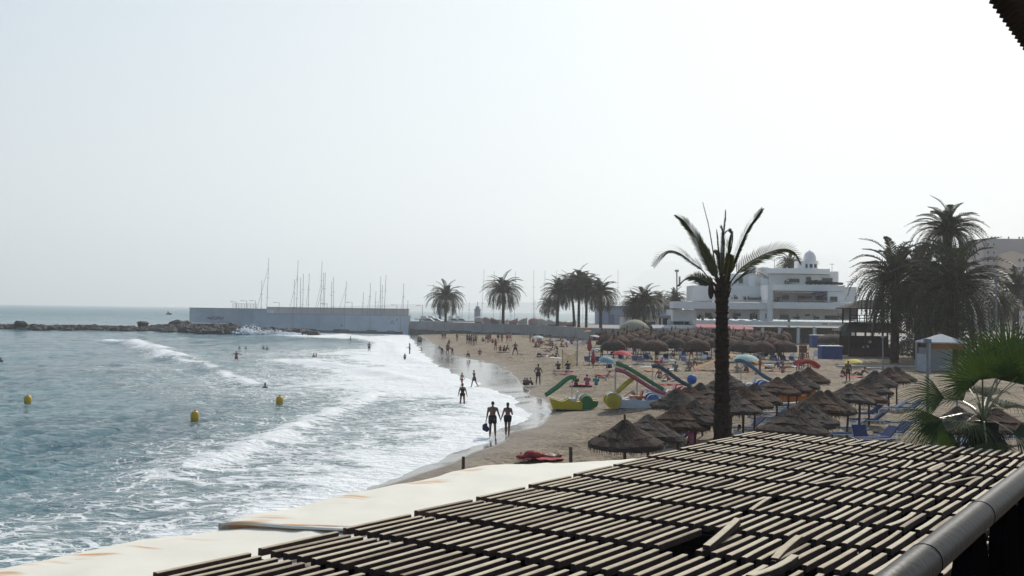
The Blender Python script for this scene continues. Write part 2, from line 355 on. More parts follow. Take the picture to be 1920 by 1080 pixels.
# ---------------------------------------------------------------- foreground: pergola, awnings, terrace
AN = R(32.8); dU = Vector((math.sin(AN), math.cos(AN), 0)); dV = Vector((math.cos(AN), -math.sin(AN), 0))
PZ = 4.2; O0 = P(487, 1030, PZ)
def UV(u, v, z=PZ): q = O0 + dU * u + dV * v; return Vector((q.x, q.y, z))
wood2 = mat('pale_slat_wood', (.53, .45, .33), .8, .15, 7, .5, 30, spec=.2)
wood3 = mat('brown_slat_wood', (.31, .245, .175), .8, .22, 7, .5, 30, spec=.2)
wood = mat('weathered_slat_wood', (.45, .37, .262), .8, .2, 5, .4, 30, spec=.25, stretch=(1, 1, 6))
woodd = mat('shaded_side_slat_wood', (.048, .026, .022), .9, .3, 6, .3, 30)  # darker copy of the slat wood: shade painted onto sides and ends
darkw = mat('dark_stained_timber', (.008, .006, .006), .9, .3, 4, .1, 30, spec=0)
perg = thing('pergola', 'large brown slatted wooden pergola roof below the terrace railing', 'pergola', (O0.x, O0.y, 0))
PITCHU = 1.215; VW = 7.12; rs = random.Random(11)
def LP(u, v, z): q = UV(u, v, z); return (q.x - O0.x, q.y - O0.y, z)
def slat(mb, u, v, L, yaw=0, bend=0, lift0=0, lift1=0, wd=.062, ht=.072, roll=0):
    tone = rs.choice((0, 0, 0, 0, 2, 2, 3))
    n = 5; vs = []; fs = []
    for i in range(n):
        f = i / (n - 1); uu = u + (f - .5) * L * math.cos(yaw) + L / 2; vv = v + (f - .5) * L * math.sin(yaw) + bend * math.sin(f * math.pi) + (bend * 1.3 * max(0, f - .6))
        z1 = PZ + lift0 + (lift1 - lift0) * f; e = .006
        for (a, b) in ((-wd / 2, -ht), (wd / 2, -ht), (wd / 2, -e), (wd / 2 - e, 0), (-wd / 2 + e, 0), (-wd / 2, -e)):
            vs.append(LP(uu, vv + a + roll * b, z1 + b))
    for i in range(n - 1):
        for k in range(6):
            k2 = (k + 1) % 6; fs.append((i * 6 + k, (i + 1) * 6 + k, (i + 1) * 6 + k2, i * 6 + k2))
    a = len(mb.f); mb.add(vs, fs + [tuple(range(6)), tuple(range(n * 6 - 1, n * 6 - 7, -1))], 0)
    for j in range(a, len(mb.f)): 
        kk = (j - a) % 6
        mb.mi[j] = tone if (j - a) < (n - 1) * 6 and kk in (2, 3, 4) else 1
def uvof(p): q = p - O0; return (q.x * dU.x + q.y * dU.y, q.x * dV.x + q.y * dV.y)
h_ = uvof(P(1338, 1000, PZ)); HOLE = (int(math.floor(h_[0] / PITCHU)), h_[1] - .16, h_[1] + .18)
for j in range(-5, 11):
    SP = .172 if j <= 0 else .160 if j == 1 else .149
    mb = MB(); nv = int(VW / SP); far = j >= 9
    for i in range(nv + 1):
        v = i * SP + rs.uniform(-.008, .008); u = j * PITCHU; L = PITCHU - .14 + rs.uniform(-.02, .02)
        if j == HOLE[0] and HOLE[1] < v < HOLE[2]: continue
        wild = max(0, (v - 2.2) / 5) ; yaw = rs.gauss(0, .005 + .012 * wild); bend = rs.gauss(0, .004 + .012 * wild); roll = rs.gauss(0, .04)
        l0 = rs.gauss(.007, .003); l1 = rs.gauss(-.008, .003)
        r = rs.random()
        if v > 2.0 and r < .03: yaw = rs.choice((-1, 1)) * rs.uniform(.09, .22)
        elif v > 2.0 and r < .075: bend = rs.uniform(.03, .07)
        if v > 2.5 and rs.random() < .006: continue
        slat(mb, u, v, L, yaw, bend, l0, l1, .056 + rs.uniform(-.007, .007), roll=roll)
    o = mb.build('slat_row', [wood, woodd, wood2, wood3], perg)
mb = None
for (x0, y0, x1, y1, b, h0, h1) in ((1324, 1022, 1382, 978, .01, .05, .12), (1406, 1074, 1484, 1033, .06, .03, .05), (1452, 1042, 1500, 1000, -.02, .03, .06), (1742, 880, 1768, 865, .02, .03, .04)):
    a0 = uvof(P(x0, y0, PZ + .05)); a1 = uvof(P(x1, y1, PZ + .08)); L_ = math.hypot(a1[0] - a0[0], a1[1] - a0[1]); yw = math.atan2(a1[1] - a0[1], a1[0] - a0[0])
    mb = MB(); slat(mb, (a0[0] + a1[0]) / 2 - L_ / 2, (a0[1] + a1[1]) / 2, L_, yw, b, h0, h1, .075); mb.build('loose_slat', [wood, woodd, wood2, wood3], perg)
for j in range(-5, 12):
    mb = MB(); u = j * PITCHU - .02
    a, b = LP(u, -.02, 0), LP(u, VW + .1, 0); c = ((a[0] + b[0]) / 2, (a[1] + b[1]) / 2, PZ - .155)
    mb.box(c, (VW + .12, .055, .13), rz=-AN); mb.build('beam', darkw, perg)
for (u) in (-3.6, 1.2, 6.1, 10.9):
    for v in (.3, 3.6, 6.9):
        mb = MB(); p = LP(u, v, 0); mb.box((p[0], p[1], (PZ - .225 + 1.0) / 2), (.12, .12, PZ - .225 - 1.0), rz=-AN); mb.build('post', darkw, perg)
for v0, v1 in ((.05, 2.35), (2.40, 4.7), (4.75, 7.1)):  # unseen dark screens, added to hide sunlit sand behind the slat gaps
    mb = MB(); a = LP(11.95, v0, 0); b = LP(11.95, v1, 0); mb.box(((a[0] + b[0]) / 2, (a[1] + b[1]) / 2, 2.62), (v1 - v0, .05, 2.75), rz=-AN); mb.build('added_end_screen', darkw, perg)
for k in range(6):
    u0 = -2.4 + k * 2.4; mb = MB(); a = LP(u0 + .03, .1, 0); b = LP(u0 + 2.37, .1, 0); mb.box(((a[0] + b[0]) / 2, (a[1] + b[1]) / 2, 2.55), (2.34, .05, 2.75), rz=math.pi / 2 - AN); mb.build('added_side_screen', darkw, perg)  # unseen too, added along the sea side to keep the gaps dark
# restaurant floor below
fl = MB(); vs = [UV(-7, -1.2, 1.62), UV(-7, 12, 1.62), UV(12.0, 12, 1.62), UV(12.0, -1.2, 1.62)]
fl.add([v for v in vs] + [v - Vector((0, 0, .6)) for v in vs], [(3, 2, 1, 0)[::-1], (0, 1, 5, 4), (1, 2, 6, 5), (2, 3, 7, 6), (3, 0, 4, 7)])
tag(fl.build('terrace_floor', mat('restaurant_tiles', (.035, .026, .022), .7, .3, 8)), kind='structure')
# awnings
def awn_material():
    m = mat('cream_awning_fabric', (.68, .635, .54), .85, .05, 1.2, .15, 60, col2=(.74, .70, .61)); t = m.node_tree; L = t.links; b = t.nodes['Principled BSDF']
    src = b.inputs['Base Color'].links[0].from_socket
    g = t.nodes.new('ShaderNodeNewGeometry'); mp = node(t, 'ShaderNodeMapping'); mp.inputs['Rotation'].default_value = (0, 0, R(-8)); mp.inputs['Scale'].default_value = (.45, 2.6, 1)
    L.new(g.outputs['Position'], mp.inputs[0]); n = node(t, 'ShaderNodeTexNoise', Scale=1.5, Detail=3.0, Roughness=.6); L.new(mp.outputs[0], n.inputs[0])
    at = t.nodes.new('ShaderNodeAttribute'); at.attribute_name = 'edge'
    k = sstep(t, .64, .80, mth(t, 'ADD', n.outputs[0], mth(t, 'MULTIPLY', at.outputs['Fac'], .13)))
    k = mth(t, 'MULTIPLY', k, sstep(t, .1, .8, at.outputs['Fac']))
    mx = t.nodes.new('ShaderNodeMix'); mx.data_type = 'RGBA'; L.new(mth(t, 'MULTIPLY', k, .85), mx.inputs[0]); L.new(src, mx.inputs[6]); mx.inputs[7].default_value = (.50, .22, .06, 1)
    L.new(mx.outputs[2], b.inputs['Base Color']); return m
aw = awn_material()
def awning(name, label, left, right, z, drop=.10):
    # left, right: matching world XY lists, near -> far; a sheet with sag between them
    n = len(left); M = 24; X = np.zeros((n, M)); Y = np.zeros((n, M)); Zs = np.zeros((n, M)); E = np.zeros((n, M))
    for i, (l, r) in enumerate(zip(left, right)):
        for j in range(M):
            f = (j / (M - 1)) ** 1.5; X[i, j] = l[0] + (r[0] - l[0]) * f; Y[i, j] = l[1] + (r[1] - l[1]) * f
            dd = math.hypot(r[0] - l[0], r[1] - l[1]) * f; E[i, j] = math.exp(-((dd - .28) / .30) ** 2)
    Zs = z + np.clip(np.arange(n) / 5, 0, 1)[:, None] * (vnoise(X, Y, 1.1, 41) - .5) * .035 - .03 * np.exp(-E)
    Zs = Zs + np.clip(np.arange(n) / 5, 0, 1)[:, None] * .010 * np.abs(np.sin(Y * 2.1 + X * .9)) ** 6 + np.clip(np.arange(n) / 5, 0, 1)[:, None] * (vnoise(X * 5, Y, .9, 43) - .5) * .03
    Zs[:, 0] -= .035
    root = thing(name, label, 'awning', (0, 0, 0))
    o = grid('fabric', X[:, ::-1], Y[:, ::-1], Zs[:, ::-1], aw, {'edge': E[:, ::-1]}); o.parent = root
    md = o.modifiers.new('thick', 'SOLIDIFY'); md.thickness = .018; md.offset = -1
    return root
def resamp(px, z, n):
    pts = [P(x, y, z) for x, y in px]; d = [0]
    for a, b in zip(pts, pts[1:]): d.append(d[-1] + (b - a).length)
    out = []
    for i in range(n):
        s = d[-1] * i / (n - 1); k = max(q for q in range(len(d)) if d[q] <= s + 1e-9); k = min(k, len(pts) - 2)
        out.append(pts[k].lerp(pts[k + 1], (s - d[k]) / (d[k + 1] - d[k])))
    return out
zA = PZ - .07
Lf = resamp([(415, 981), (426, 977), (480, 963), (546, 951), (618, 935), (686, 921), (765, 904), (843, 886), (866, 880), (902, 875), (960, 873.5)], zA, 34)
Rt = [P(705, 992.5, zA)] + [UV(1.75 + i / 32 * 7.95, .25, zA) for i in range(33)]
awA = awning('awning', 'cream fabric awning beside the pergola, its near edge a brown board', Lf, Rt, zA)
# far lip of the sheet
mb = MB(); a = P(413, 984.5, zA - .042) + Vector((0, -.05, 0)); b = P(690, 992, zA - .042) + Vector((0, -.05, 0)); dd = (b - a); L_ = dd.length
for (f0, f1, mi) in ((.0, .07, 1), (.07, .80, 0), (.80, 1.0, 1)):
    p = a.lerp(b, (f0 + f1) / 2); mb.box((p.x, p.y, p.z), (L_ * (f1 - f0) - .002, .045 + .004 * mi, .078 - .006 * mi), rz=math.atan2(dd.y, dd.x), mi=mi)
mb.build('front_board', [mat('brown_board', (.62, .34, .17), .7, .35, 6, stretch=(1, 1, 5)), mat('grey_board', (.48, .43, .39), .7, .2, 6)], awA)
zB = PZ - .125
Lf = resamp([(-700, 1290), (-300, 1150), (0, 1066), (91, 1049), (181, 1029.5), (259, 1015), (337, 1002), (412, 990.6), (480, 975), (560, 960)], zB, 40)
Rt = [UV(-7 + i / 39 * 8.9, .25, zB) for i in range(40)]
awB = awning('awning', 'lower cream awning with rust stains, nearest the sea and the frame corner', Lf, Rt, zB)
# railing of the terrace
steel = mat('brushed_steel', (.016, .016, .019), .45, .2, 30, .08, 60, spec=.14, metal=0)
RZ = CZ - .40; q0 = P(1700, 1080, RZ); ru = dU
rail = thing('railing', 'steel tube handrail on dark timber boards at the terrace edge', 'railing', (q0.x, q0.y, 4.9))
mb = MB(); mb.tube([Vector((0, 0, 1.2)) + ru * s for s in (-1.6, 0, .75, 3, 9)], .0285, 20); mb.build('handrail', steel, rail, True)
for s in (.12, .62, 1.55, 2.6, 4.2, 6.0):
    mb = MB(); mb.tube([Vector((0, 0, 1.2)) + ru * s, Vector((0, 0, 1.2)) + ru * (s + .006)], .0296, 20); mb.build('joint_ring', steel, rail, True)
k = 0; s = -1.5
while s < 9:
    wd = .205; pts = [(-wd / 2, .06), (wd / 2, .06), (wd / 2, 1.12), (wd / 2 - .035, 1.175), (-wd / 2 + .035, 1.175), (-wd / 2, 1.12)]
    mb = MB(); mb.prism(pts, -.016, .016); o = mb.build('board', darkw, rail); o.location = ru * s + dV * .004; o.rotation_euler = (0, 0, math.pi / 2 - AN); s += .40
for z in (.3, .82):
    mb = MB(); mb.box(ru * 3.7 + dV * .045 + Vector((0, 0, z)), (10.6, .045, .07), rz=math.pi / 2 - AN); mb.build('cross_rail', mat('grey_timber', (.09, .08, .08), .6), rail)
deck = MB(); vs = [q0 + ru * s + dV * v for s, v in ((-4, .02), (-4, 4), (9.5, 4), (9.5, .02))]
deck.add([(p.x, p.y, 4.9) for p in vs] + [(p.x, p.y, 4.65) for p in vs], [(3, 2, 1, 0), (4, 5, 6, 7), (0, 1, 5, 4), (1, 2, 6, 5), (2, 3, 7, 6), (3, 0, 4, 7)])
tag(deck.build('terrace_deck', mat('deck_boards', (.12, .08, .06), .7, .3, 5)), kind='structure')
# corrugated eave overhead
EZ = CZ + 1.0; e0 = P(1862, 2, EZ)
ev = thing('roof_eave', 'dark corrugated roof edge hanging over the top right corner', 'roof', (e0.x, e0.y, EZ))
n = 260; vs = []; fs = []
for i in range(n):
    s = -1.0 + i * .012; wv = .5 + .5 * math.sin(s / .064 * 2 * math.pi)
    for k, (o_, zz) in enumerate(((-.010 + .016 * wv, -.01), (.03 + .016 * wv, .02), (.5, .03 + .015 * wv), (1.9, .25 + .015 * wv), (1.9, .30), (.03, .055 + .012 * wv), (-.004 + .016 * wv, .012))):
        vs.append(ru * s + dV * o_ + Vector((0, 0, zz)))
for i in range(n - 1):
    for k in range(7):
        k2 = (k + 1) % 7; fs.append((i * 7 + k, i * 7 + k2, (i + 1) * 7 + k2, (i + 1) * 7 + k))
mb = MB(); mb.add(vs, fs); mb.build('corrugated_sheet', mat('dark_roof_sheet', (.035, .03, .035), .7, .2), ev, True)
mb = MB(); mb.box(ru * .6 + dV * .9 + Vector((0, 0, -.05)), (3.0, .09, .12), rz=math.pi / 2 - AN); mb.build('rafter', darkw, ev)
for s in (-.7, 1.8):
    mb = MB(); q = ru * s + dV * 1.65; mb.box((q.x, q.y, (4.9 - EZ + .1) / 2), (.12, .12, EZ - 4.9 + .1), rz=-AN); mb.build('post', darkw, ev)
# two short posts by the awning
postm = mat('grey_post_wood', (.10, .075, .055), .8, .3, 8)
for px, ty, Yd, lb, ln in ((869, 856, 33, 'short grey wooden post sticking up past the awning edge, by the swash', 0), (1072, 838, 31, 'taller grey wooden post between the lying sunbather and the thatched parasol', .03)):
    p = A(px, ty, Yd); gz = H(p.x, p.y); o = thing('wooden_post', lb, 'post', (p.x, p.y, gz), 0, 'posts on the sand below the awning')
    mb = MB(); h = p.z - gz; mb.tube([(ln * 1.0, 0, -.3), (0, 0, h * .5), (-ln, 0, h - .02), (-ln, 0, h)], [.052, .05, .05, .04], 9); mb.build('shaft', postm, o)
    mb = MB(); mb.lathe([(.053, 0), (.056, .02), (.053, .04)], 9, (-ln * .7, 0, h - .2)); mb.build('wire_band', mat('rusty_wire', (.12, .07, .05), .7), o)
# ---------------------------------------------------------------- thatched parasols
thm = mat('thatch', (.045, .031, .026), .95, .3, 9, .5, 40, spec=.1, col2=(.095, .070, .056), stretch=(1, 1, 4))
thm2 = mat('reddish_thatch', (.07, .04, .03), .95, .3, 6, .5, 40, spec=.1, col2=(.125, .078, .058))
thm3 = mat('grey_thatch', (.05, .037, .031), .95, .35, 7, .5, 40, spec=.1, col2=(.115, .092, .076), stretch=(1, 1, 4))
thm4 = mat('brown_thatch', (.06, .036, .025), .95, .35, 7, .5, 40, spec=.1, col2=(.105, .066, .048), stretch=(1, 1, 4))
polem = mat('parasol_pole_wood', (.11, .06, .045), .8, .3, 8)
ZF = .86
def thatch_mesh(Rd, seed, dome=False, fine=True):
    r = random.Random(seed); mb = MB(); n = 40 if fine else 20
    if dome: prof = [(.02, .62), (.10, .60), (.35, .52), (.62, .40), (.84, .24), (.98, .05), (1.03, -.22), (1.02, -.48), (.95, -.44), (.9, -.05), (.5, .2), (.02, .4)]
    else: prof = [(.015, .72), (.07, .72), (.12, .67), (.22, .58), (.36, .48), (.395, .42), (.385, .445), (.52, .36), (.67, .265), (.70, .20), (.69, .225), (.84, .135), (.985, .035), (1.01, -.06), (.97, -.10), (.9, .0), (.5, .2), (.02, .45)]
    ph = [r.uniform(0, 6) for _ in range(4)]; vs = []; fs = []
    for i, (q, z) in enumerate(prof):
        for k in range(n):
            g = 2 * math.pi * k / n; wb = 1 + .035 * math.sin(3 * g + ph[0]) + .03 * math.sin(7 * g + ph[1] + i) + r.uniform(-.03, .03)
            vs.append((math.cos(g) * q * Rd * wb, math.sin(g) * q * Rd * wb, z * Rd * ZF + r.uniform(-.02, .02) + .035 * math.sin(2 * g + ph[2])))
    for i in range(len(prof) - 1):
        for k in range(n):
            k2 = (k + 1) % n; fs.append((i * n + k, (i + 1) * n + k, (i + 1) * n + k2, i * n + k2))
    mb.add(vs, fs)
    up = prof[:-5] if not dome else prof[:-4]
    for _ in range(1900 if fine else 160):      # straw strands
        i = r.randrange(1, len(up) - 1); f = r.random(); q0 = up[i][0] + (up[i + 1][0] - up[i][0]) * f; z0 = up[i][1] + (up[i + 1][1] - up[i][1]) * f
        if r.random() < .45: q0, z0 = (.97, .03) if not dome else (1.0, -.25)
        g = r.uniform(0, 6.283); l = r.uniform(.06, .20) * Rd; sl_ = (up[i + 1][1] - up[i][1]) / max(.02, abs(up[i + 1][0] - up[i][0])); 
        rim = q0 > .93; dq, dz = (r.uniform(-.05, .25), -1.5) if rim else (.85, -.5 + r.uniform(-.2, .15))
        g2 = g + r.uniform(-.08, .08); wdt = r.uniform(.009, .018) * (1 if fine else 3)
        a = Vector((math.cos(g) * q0 * Rd, math.sin(g) * q0 * Rd, z0 * Rd * ZF + .012)); e = Vector((math.cos(g2) * (q0 * Rd + dq * l), math.sin(g2) * (q0 * Rd + dq * l), a.z + dz * l)); s = Vector((-math.sin(g), math.cos(g), 0)) * wdt
        mb.add([a - s, a + s, e], [(0, 1, 2)])
    return mb
def parasol_proto(Rd, seed, dome, hgt, pole_up, fine=True, m=None):
    root = thing('thatched_parasol', 'x', 'parasol', (0, 0, 0))
    rim = hgt - .8 * Rd * .95
    ap = hgt
    base = ap - (.62 if dome else .72) * Rd * ZF
    o = thatch_mesh(Rd, seed, dome, fine).build('canopy', m or thm, root, False, (0, 0, base))
    mb = MB(); mb.tube([(0, 0, -.4), (0, 0, ap + pole_up)], [.055, .045], 8); mb.build('pole', polem, root)
    if dome:
        mb = MB(); r = random.Random(seed)
        for _ in range(44):
            g = r.uniform(0, 6.28); l = r.uniform(.25, .62); q = r.uniform(.05, .16); mb.add([(math.cos(g) * .05 + .02, math.sin(g) * .05, ap - .1), (math.cos(g) * .05 - .02, math.sin(g) * .05 + .03, ap - .1), (math.cos(g) * q, math.sin(g) * q, ap + l)], [(0, 1, 2)])
        mb.build('straw_tuft', thm2, root)
    else:
        mb = MB(); mb.lathe([(.0, ap + .03), (.07, ap + .02), (.10, ap - .05), (.09, ap - .12)], 12); mb.build('cap', thm, root)
    return root
near = [(1173, 784, .14), (1216, 774, 0), (1272, 757, 0), (1304, 755, 0), (1272, 725, 0), (1295, 721, 0), (1318, 717, 0), (1369, 735, 0), (1394, 727, 0), (1415, 721, 0), (1365, 701, 0),
        (1457, 706, 0), (1477, 703, 0), (1493, 698, 0), (1516, 691, 0), (1484, 768, 0), (1516, 756, 0), (1533, 735, 0), (1552, 733, 0), (1588, 719, 0), (1611, 716, 0), (1630, 706, 0), (1646, 698, 0), (1667, 688, 0), (1682, 687, 0), (1800, 757, 0), (1868, 765, 0)]
NL = ['nearest thatched parasol, below the pedal boats, its pole poking through the top', 'thatched parasol just behind and right of the nearest one', 'thatched parasol left of the tall palm trunk, in front of its left neighbours', 'thatched parasol touching the tall palm trunk on its left side',
      'thatched parasol overlapping the white pedal boat', 'thatched parasol right behind the one over the white pedal boat', 'small thatched parasol farther back, left of the tall palm trunk', 'wide thatched parasol right of the tall palm trunk', 'thatched parasol second right of the tall palm trunk', 'thatched parasol third right of the tall palm trunk, under the blue slide',
      'thatched parasol half hidden by the tall palm trunk, farthest of that row', 'thatched parasol in front of the orange pedal boat, leftmost of four', 'thatched parasol in front of the orange pedal boat, second of four', 'thatched parasol in front of the orange pedal boat, third of four', 'thatched parasol in front of the red slide, last of four',
      'large thatched parasol at the far pergola edge, closest of the right group', 'thatched parasol right behind the large one at the pergola edge', 'thatched parasol over the blue loungers, middle of the right group', 'thatched parasol peeping out behind the middle one of the right group', 'thatched parasol with a long right slope above the blue loungers', 'thatched parasol at the foot of the back cluster on the right',
      'thatched parasol low in the back cluster on the right', 'thatched parasol midway up the back cluster on the right', 'thatched parasol with round cap, left of the top pair', 'thatched parasol with round cap, right of the top pair', 'thatched parasol half hidden behind the fan palm, left one', 'thatched parasol behind the fan palm trunk, right one']
protos = []
for i in range(3):
    pr = parasol_proto(1.20, 50 + i, False, 2.5, 0.0, m=(thm, thm3, thm4)[i]); protos.append(pr)
used = [False] * 3
NP = []
for i, ((px, py, up), lb) in enumerate(zip(near, NL)):
    p = P(px, py, 3.62); gz = H(p.x, p.y); p = P(px, py, gz + 2.5); k = i % 3; pr = protos[k]; sc = random.uniform(.95, 1.05) 
    if not used[k]: used[k] = True; o = pr; o.location = (p.x, p.y, gz); o.rotation_euler = (0, 0, random.uniform(0, 6))
    else: o = copy_tree(pr, (p.x, p.y, gz), random.uniform(0, 6))
    o.scale = (sc, sc, random.uniform(.96, 1.03)); o.rotation_euler = (random.gauss(0, .035), random.gauss(0, .035), random.uniform(0, 6)); tag(o, lb, 'parasol', 'thatched parasols nearest the pergola'); NP.append(p)
mb = MB(); mb.tube([(0, 0, 2.5), (0, 0, 2.72)], .035, 8)
o = mb.build('pole_tip', polem, protos[0])
# far rows of dome-shaped parasols
fprotos = [parasol_proto(1.40, 90 + i, True, 2.55, .35, False, (thm2, thm, thm2)[i]) for i in range(3)]
fu = [False] * 3; FP = []
rowsY = [(121, [1150, 1230, 1305, 1390, 1468, 1424], 'front'), (131, [1160, 1196, 1265, 1335, 1366, 1432, 1448], 'second'), (143, [1140, 1178, 1218, 1250, 1290, 1322, 1372, 1402, 1436], 'third'),
         (157, [1150, 1185, 1215, 1246, 1275, 1304, 1333, 1382, 1410, 1440, 1462], 'fourth'), (172, [1132, 1168, 1198, 1226, 1258, 1286, 1312, 1372, 1395, 1420, 1446, 1470], 'fifth'), (188, [1180, 1210, 1238, 1264, 1292, 1318, 1372, 1396, 1418, 1442], 'back')]
for Yd, xs, nm in rowsY:
    xs = sorted(xs)
    for i, px in enumerate(xs):
        yy = Yd + random.uniform(-2, 2); p = A(px + random.uniform(-3, 3), 640, yy); gz = H(p.x, p.y); k = (i + int(Yd)) % 3; pr = fprotos[k]
        lb = '%s dome-shaped brown thatched parasol of the %s far row behind the pedal boats' % (nth(i, len(xs)), nm)
        if not fu[k]: fu[k] = True; o = pr; o.location = (p.x, p.y, gz)
        else: o = copy_tree(pr, (p.x, p.y, gz), random.uniform(0, 6))
        s_ = random.uniform(.9, 1.05) * (1.0 if Yd < 125 else .95); o.scale = (s_, s_, random.uniform(.95, 1.06)); o.rotation_euler = (random.gauss(0, .06), random.gauss(0, .06), random.uniform(0, 6)); tag(o, lb, 'parasol', 'far rows of thatched parasols'); FP.append((p.x, yy, gz, nm, i, len(xs)))
# beige hut roof parasol right of them and the big pale one
p = A(1562, 640, 160); gz = H(p.x, p.y); o = copy_tree(fprotos[1], (p.x, p.y, gz), .3, 'wide grey thatched parasol beside the far blue cabin', 'far rows of thatched parasols', (1.6, 1.6, 1.0))
# ---------------------------------------------------------------- sun loungers
white = mat('white_plastic', (.72, .73, .72), .4, .08, 6, spec=.5); blue = mat('blue_fabric', (.018, .038, .125), .8, .25, 10); navy = mat('navy_fabric', (.03, .035, .09), .8, .25, 10); palegreen = mat('pale_green_fabric', (.24, .31, .27), .8, .2, 10); stripe = mat('pale_blue_fabric', (.13, .17, .25), .8, .2, 10)
def lounger(fab, back=35, far=False, fr=None):
    root = thing('sun_lounger', 'x', 'sun lounger'); fr = fr or white
    mb = MB()
    for s in (-1, 1): mb.tube([(-.98, s * .31, .32), (.35, s * .31, .32), (.98, s * .31, .30)], .022, 6)
    for x in (-.97, .97): mb.tube([(x, -.31, .31), (x, .31, .31)], .02, 6)
    mb.build('frame', fr, root)
    for x in (-.72, .62):
        for s in (-1, 1):
            mb = MB(); mb.tube([(x, s * .30, .32), (x + (.08 if x > 0 else -.08), s * .31, -.04)], [.022, .02], 6); mb.build('leg', fr, root)
    mb = MB(); mb.box((-.33, 0, .35), (1.28, .58, .045))
    if not far:
        for k in range(7): mb.box((-.9 + k * .19, 0, .378), (.10, .60, .012))
    mb.build('seat', fab, root)
    a = R(back); mb = MB(); mb.box((.31 + .34 * math.cos(a), 0, .36 + .34 * math.sin(a)), (.70, .58, .045), ry=-a); b = mb.build('backrest', fab, root)
    if not far:
        mb = MB(); mb.tube([(.31 + .5 * math.cos(a), -.3, .34 + .5 * math.sin(a)), (.55, -.3, .32)], .014, 5); mb.tube([(.31 + .5 * math.cos(a), .3, .34 + .5 * math.sin(a)), (.55, .3, .32)], .014, 5); mb.build('prop', fr, b)
    return root
LPx = {'blue': lounger(blue, 38), 'navy': lounger(navy, 42), 'pale': lounger(palegreen, 8), 'stripe': lounger(stripe, 30)}
lused = {k: False for k in LPx}
def place_l(k, p, rz, lb, grp):
    o = LPx[k]
    if not lused[k]: lused[k] = True; o.location = p; o.rotation_euler = (0, 0, rz); return tag(o, lb, 'sun lounger', grp)
    return copy_tree(o, p, rz, lb, grp)
nl = [(1446, 805, 'pale', .05, 'white-edged sun lounger by the far pergola edge, right of the tall palm'), (1440, 797, 'stripe', .05, 'sun lounger with pale blue bands behind the white-edged one right of the tall palm'), (1452, 786, 'stripe', .05, 'pale sun lounger under the parasol fringe, right of the tall palm'),
      (1462, 776, 'pale', .05, 'sun lounger between two poles, well right of the tall palm'), (1475, 768, 'pale', .05, 'farthest pale sun lounger of the stack right of the tall palm'),
      (1585, 815, 'stripe', .1, 'pale sun lounger under the large parasol at the pergola edge'), (1588, 828, 'stripe', .1, 'lowest pale sun lounger peeping over the pergola slats'), (1618, 838, 'navy', 1.5, 'navy sun lounger seen end-on beside a pole'), (1650, 836, 'blue', .5, 'blue sun lounger turned towards the sea, just over the pergola'),
      (1676, 826, 'blue', .5, 'blue and white sun lounger with a low folded back, over the pergola'), (1630, 800, 'blue', .05, 'bright blue sun lounger with a curved raised back'), (1622, 788, 'blue', .05, 'blue sun lounger just behind the bright one with a raised back'), (1700, 806, 'navy', .0, 'navy sun lounger left of the drooping fan leaf'),
      (1668, 776, 'stripe', .05, 'pale striped sun lounger in the row below the back cluster'), (1700, 776, 'blue', .05, 'blue sun lounger with upcurved end left of the fan palm'), (1640, 766, 'stripe', .05, 'pale sun lounger behind the pole of the middle parasol'), (1725, 768, 'stripe', .05, 'pale sun lounger tucked behind the upper drooping fan leaf'),
      (1785, 850, 'stripe', .1, 'pale blue sun lounger in the shade left of the fan palm trunk'), (1795, 835, 'navy', .1, 'dark sun lounger behind the pale one near the fan palm trunk'), (1770, 812, 'navy', .1, 'dark sun lounger under the fan palm leaves'), (1902, 835, 'stripe', .3, 'sun lounger at the right edge behind the fan palm'),
      (1215, 842, 'navy', .6, 'dark sun lounger under the nearest thatched parasol'), (1248, 838, 'stripe', .3, 'pale sun lounger right of the nearest parasol pole'), (1400, 815, 'navy', .2, 'sun lounger at the foot of the tall palm, right side')]
for px, py, k, rz, lb in nl:
    p = G(px, py); place_l(k, (p.x, p.y, H(p.x, p.y) + .02), rz, lb, 'sun loungers near the pergola')
cnt = 0
for (x, y, gz, nm, i, n) in FP:
    for s in (-1, 1):
        if y > 165 and s > 0: continue
        k = random.choice(['blue', 'navy', 'stripe', 'stripe', 'pale']); q = (x + s * .95 + random.uniform(-.2, .2), y - 1.3 + random.uniform(-.4, .4))
        side = 'left' if s < 0 else 'right'
        place_l(k, (q[0], q[1], H(*q) + .02), R(90) + random.uniform(-.25, .25) + (math.pi if random.random() < .3 else 0), '%s sun lounger on the %s of the %s parasol in the %s far row' % ({'blue': 'blue', 'navy': 'navy', 'stripe': 'pale blue', 'pale': 'pale green'}[k], side, nth(i, n), nm), 'sun loungers in the far parasol rows')
ex = [(1103, 684, 'navy'), (1118, 684, 'navy'), (1132, 685, 'navy'), (1192, 683, 'navy'), (1205, 683, 'navy'), (1244, 684, 'stripe'), (1262, 683, 'pale'), (1285, 684, 'blue'), (1325, 678, 'stripe'), (1378, 674, 'stripe'), (1420, 668, 'navy'), (1448, 672, 'navy'), (1470, 682, 'navy'), (1490, 676, 'stripe'), (1530, 672, 'stripe'), (1080, 652, 'stripe'), (1062, 645, 'pale'), (1095, 647, 'stripe'), (1120, 660, 'pale'), (1110, 668, 'stripe')]
for i, (px, py, k) in enumerate(ex):
    p = G(px, py); place_l(k, (p.x, p.y, H(p.x, p.y) + .02), R(90) + random.uniform(-.3, .3), '%s %s sun lounger of those standing in front of the far parasols' % (nth(sorted(e[0] for e in ex).index(px), len(ex)) if True else '', {'blue': 'blue', 'navy': 'navy', 'stripe': 'pale blue', 'pale': 'pale green'}[k]), 'sun loungers in front of the far parasols')
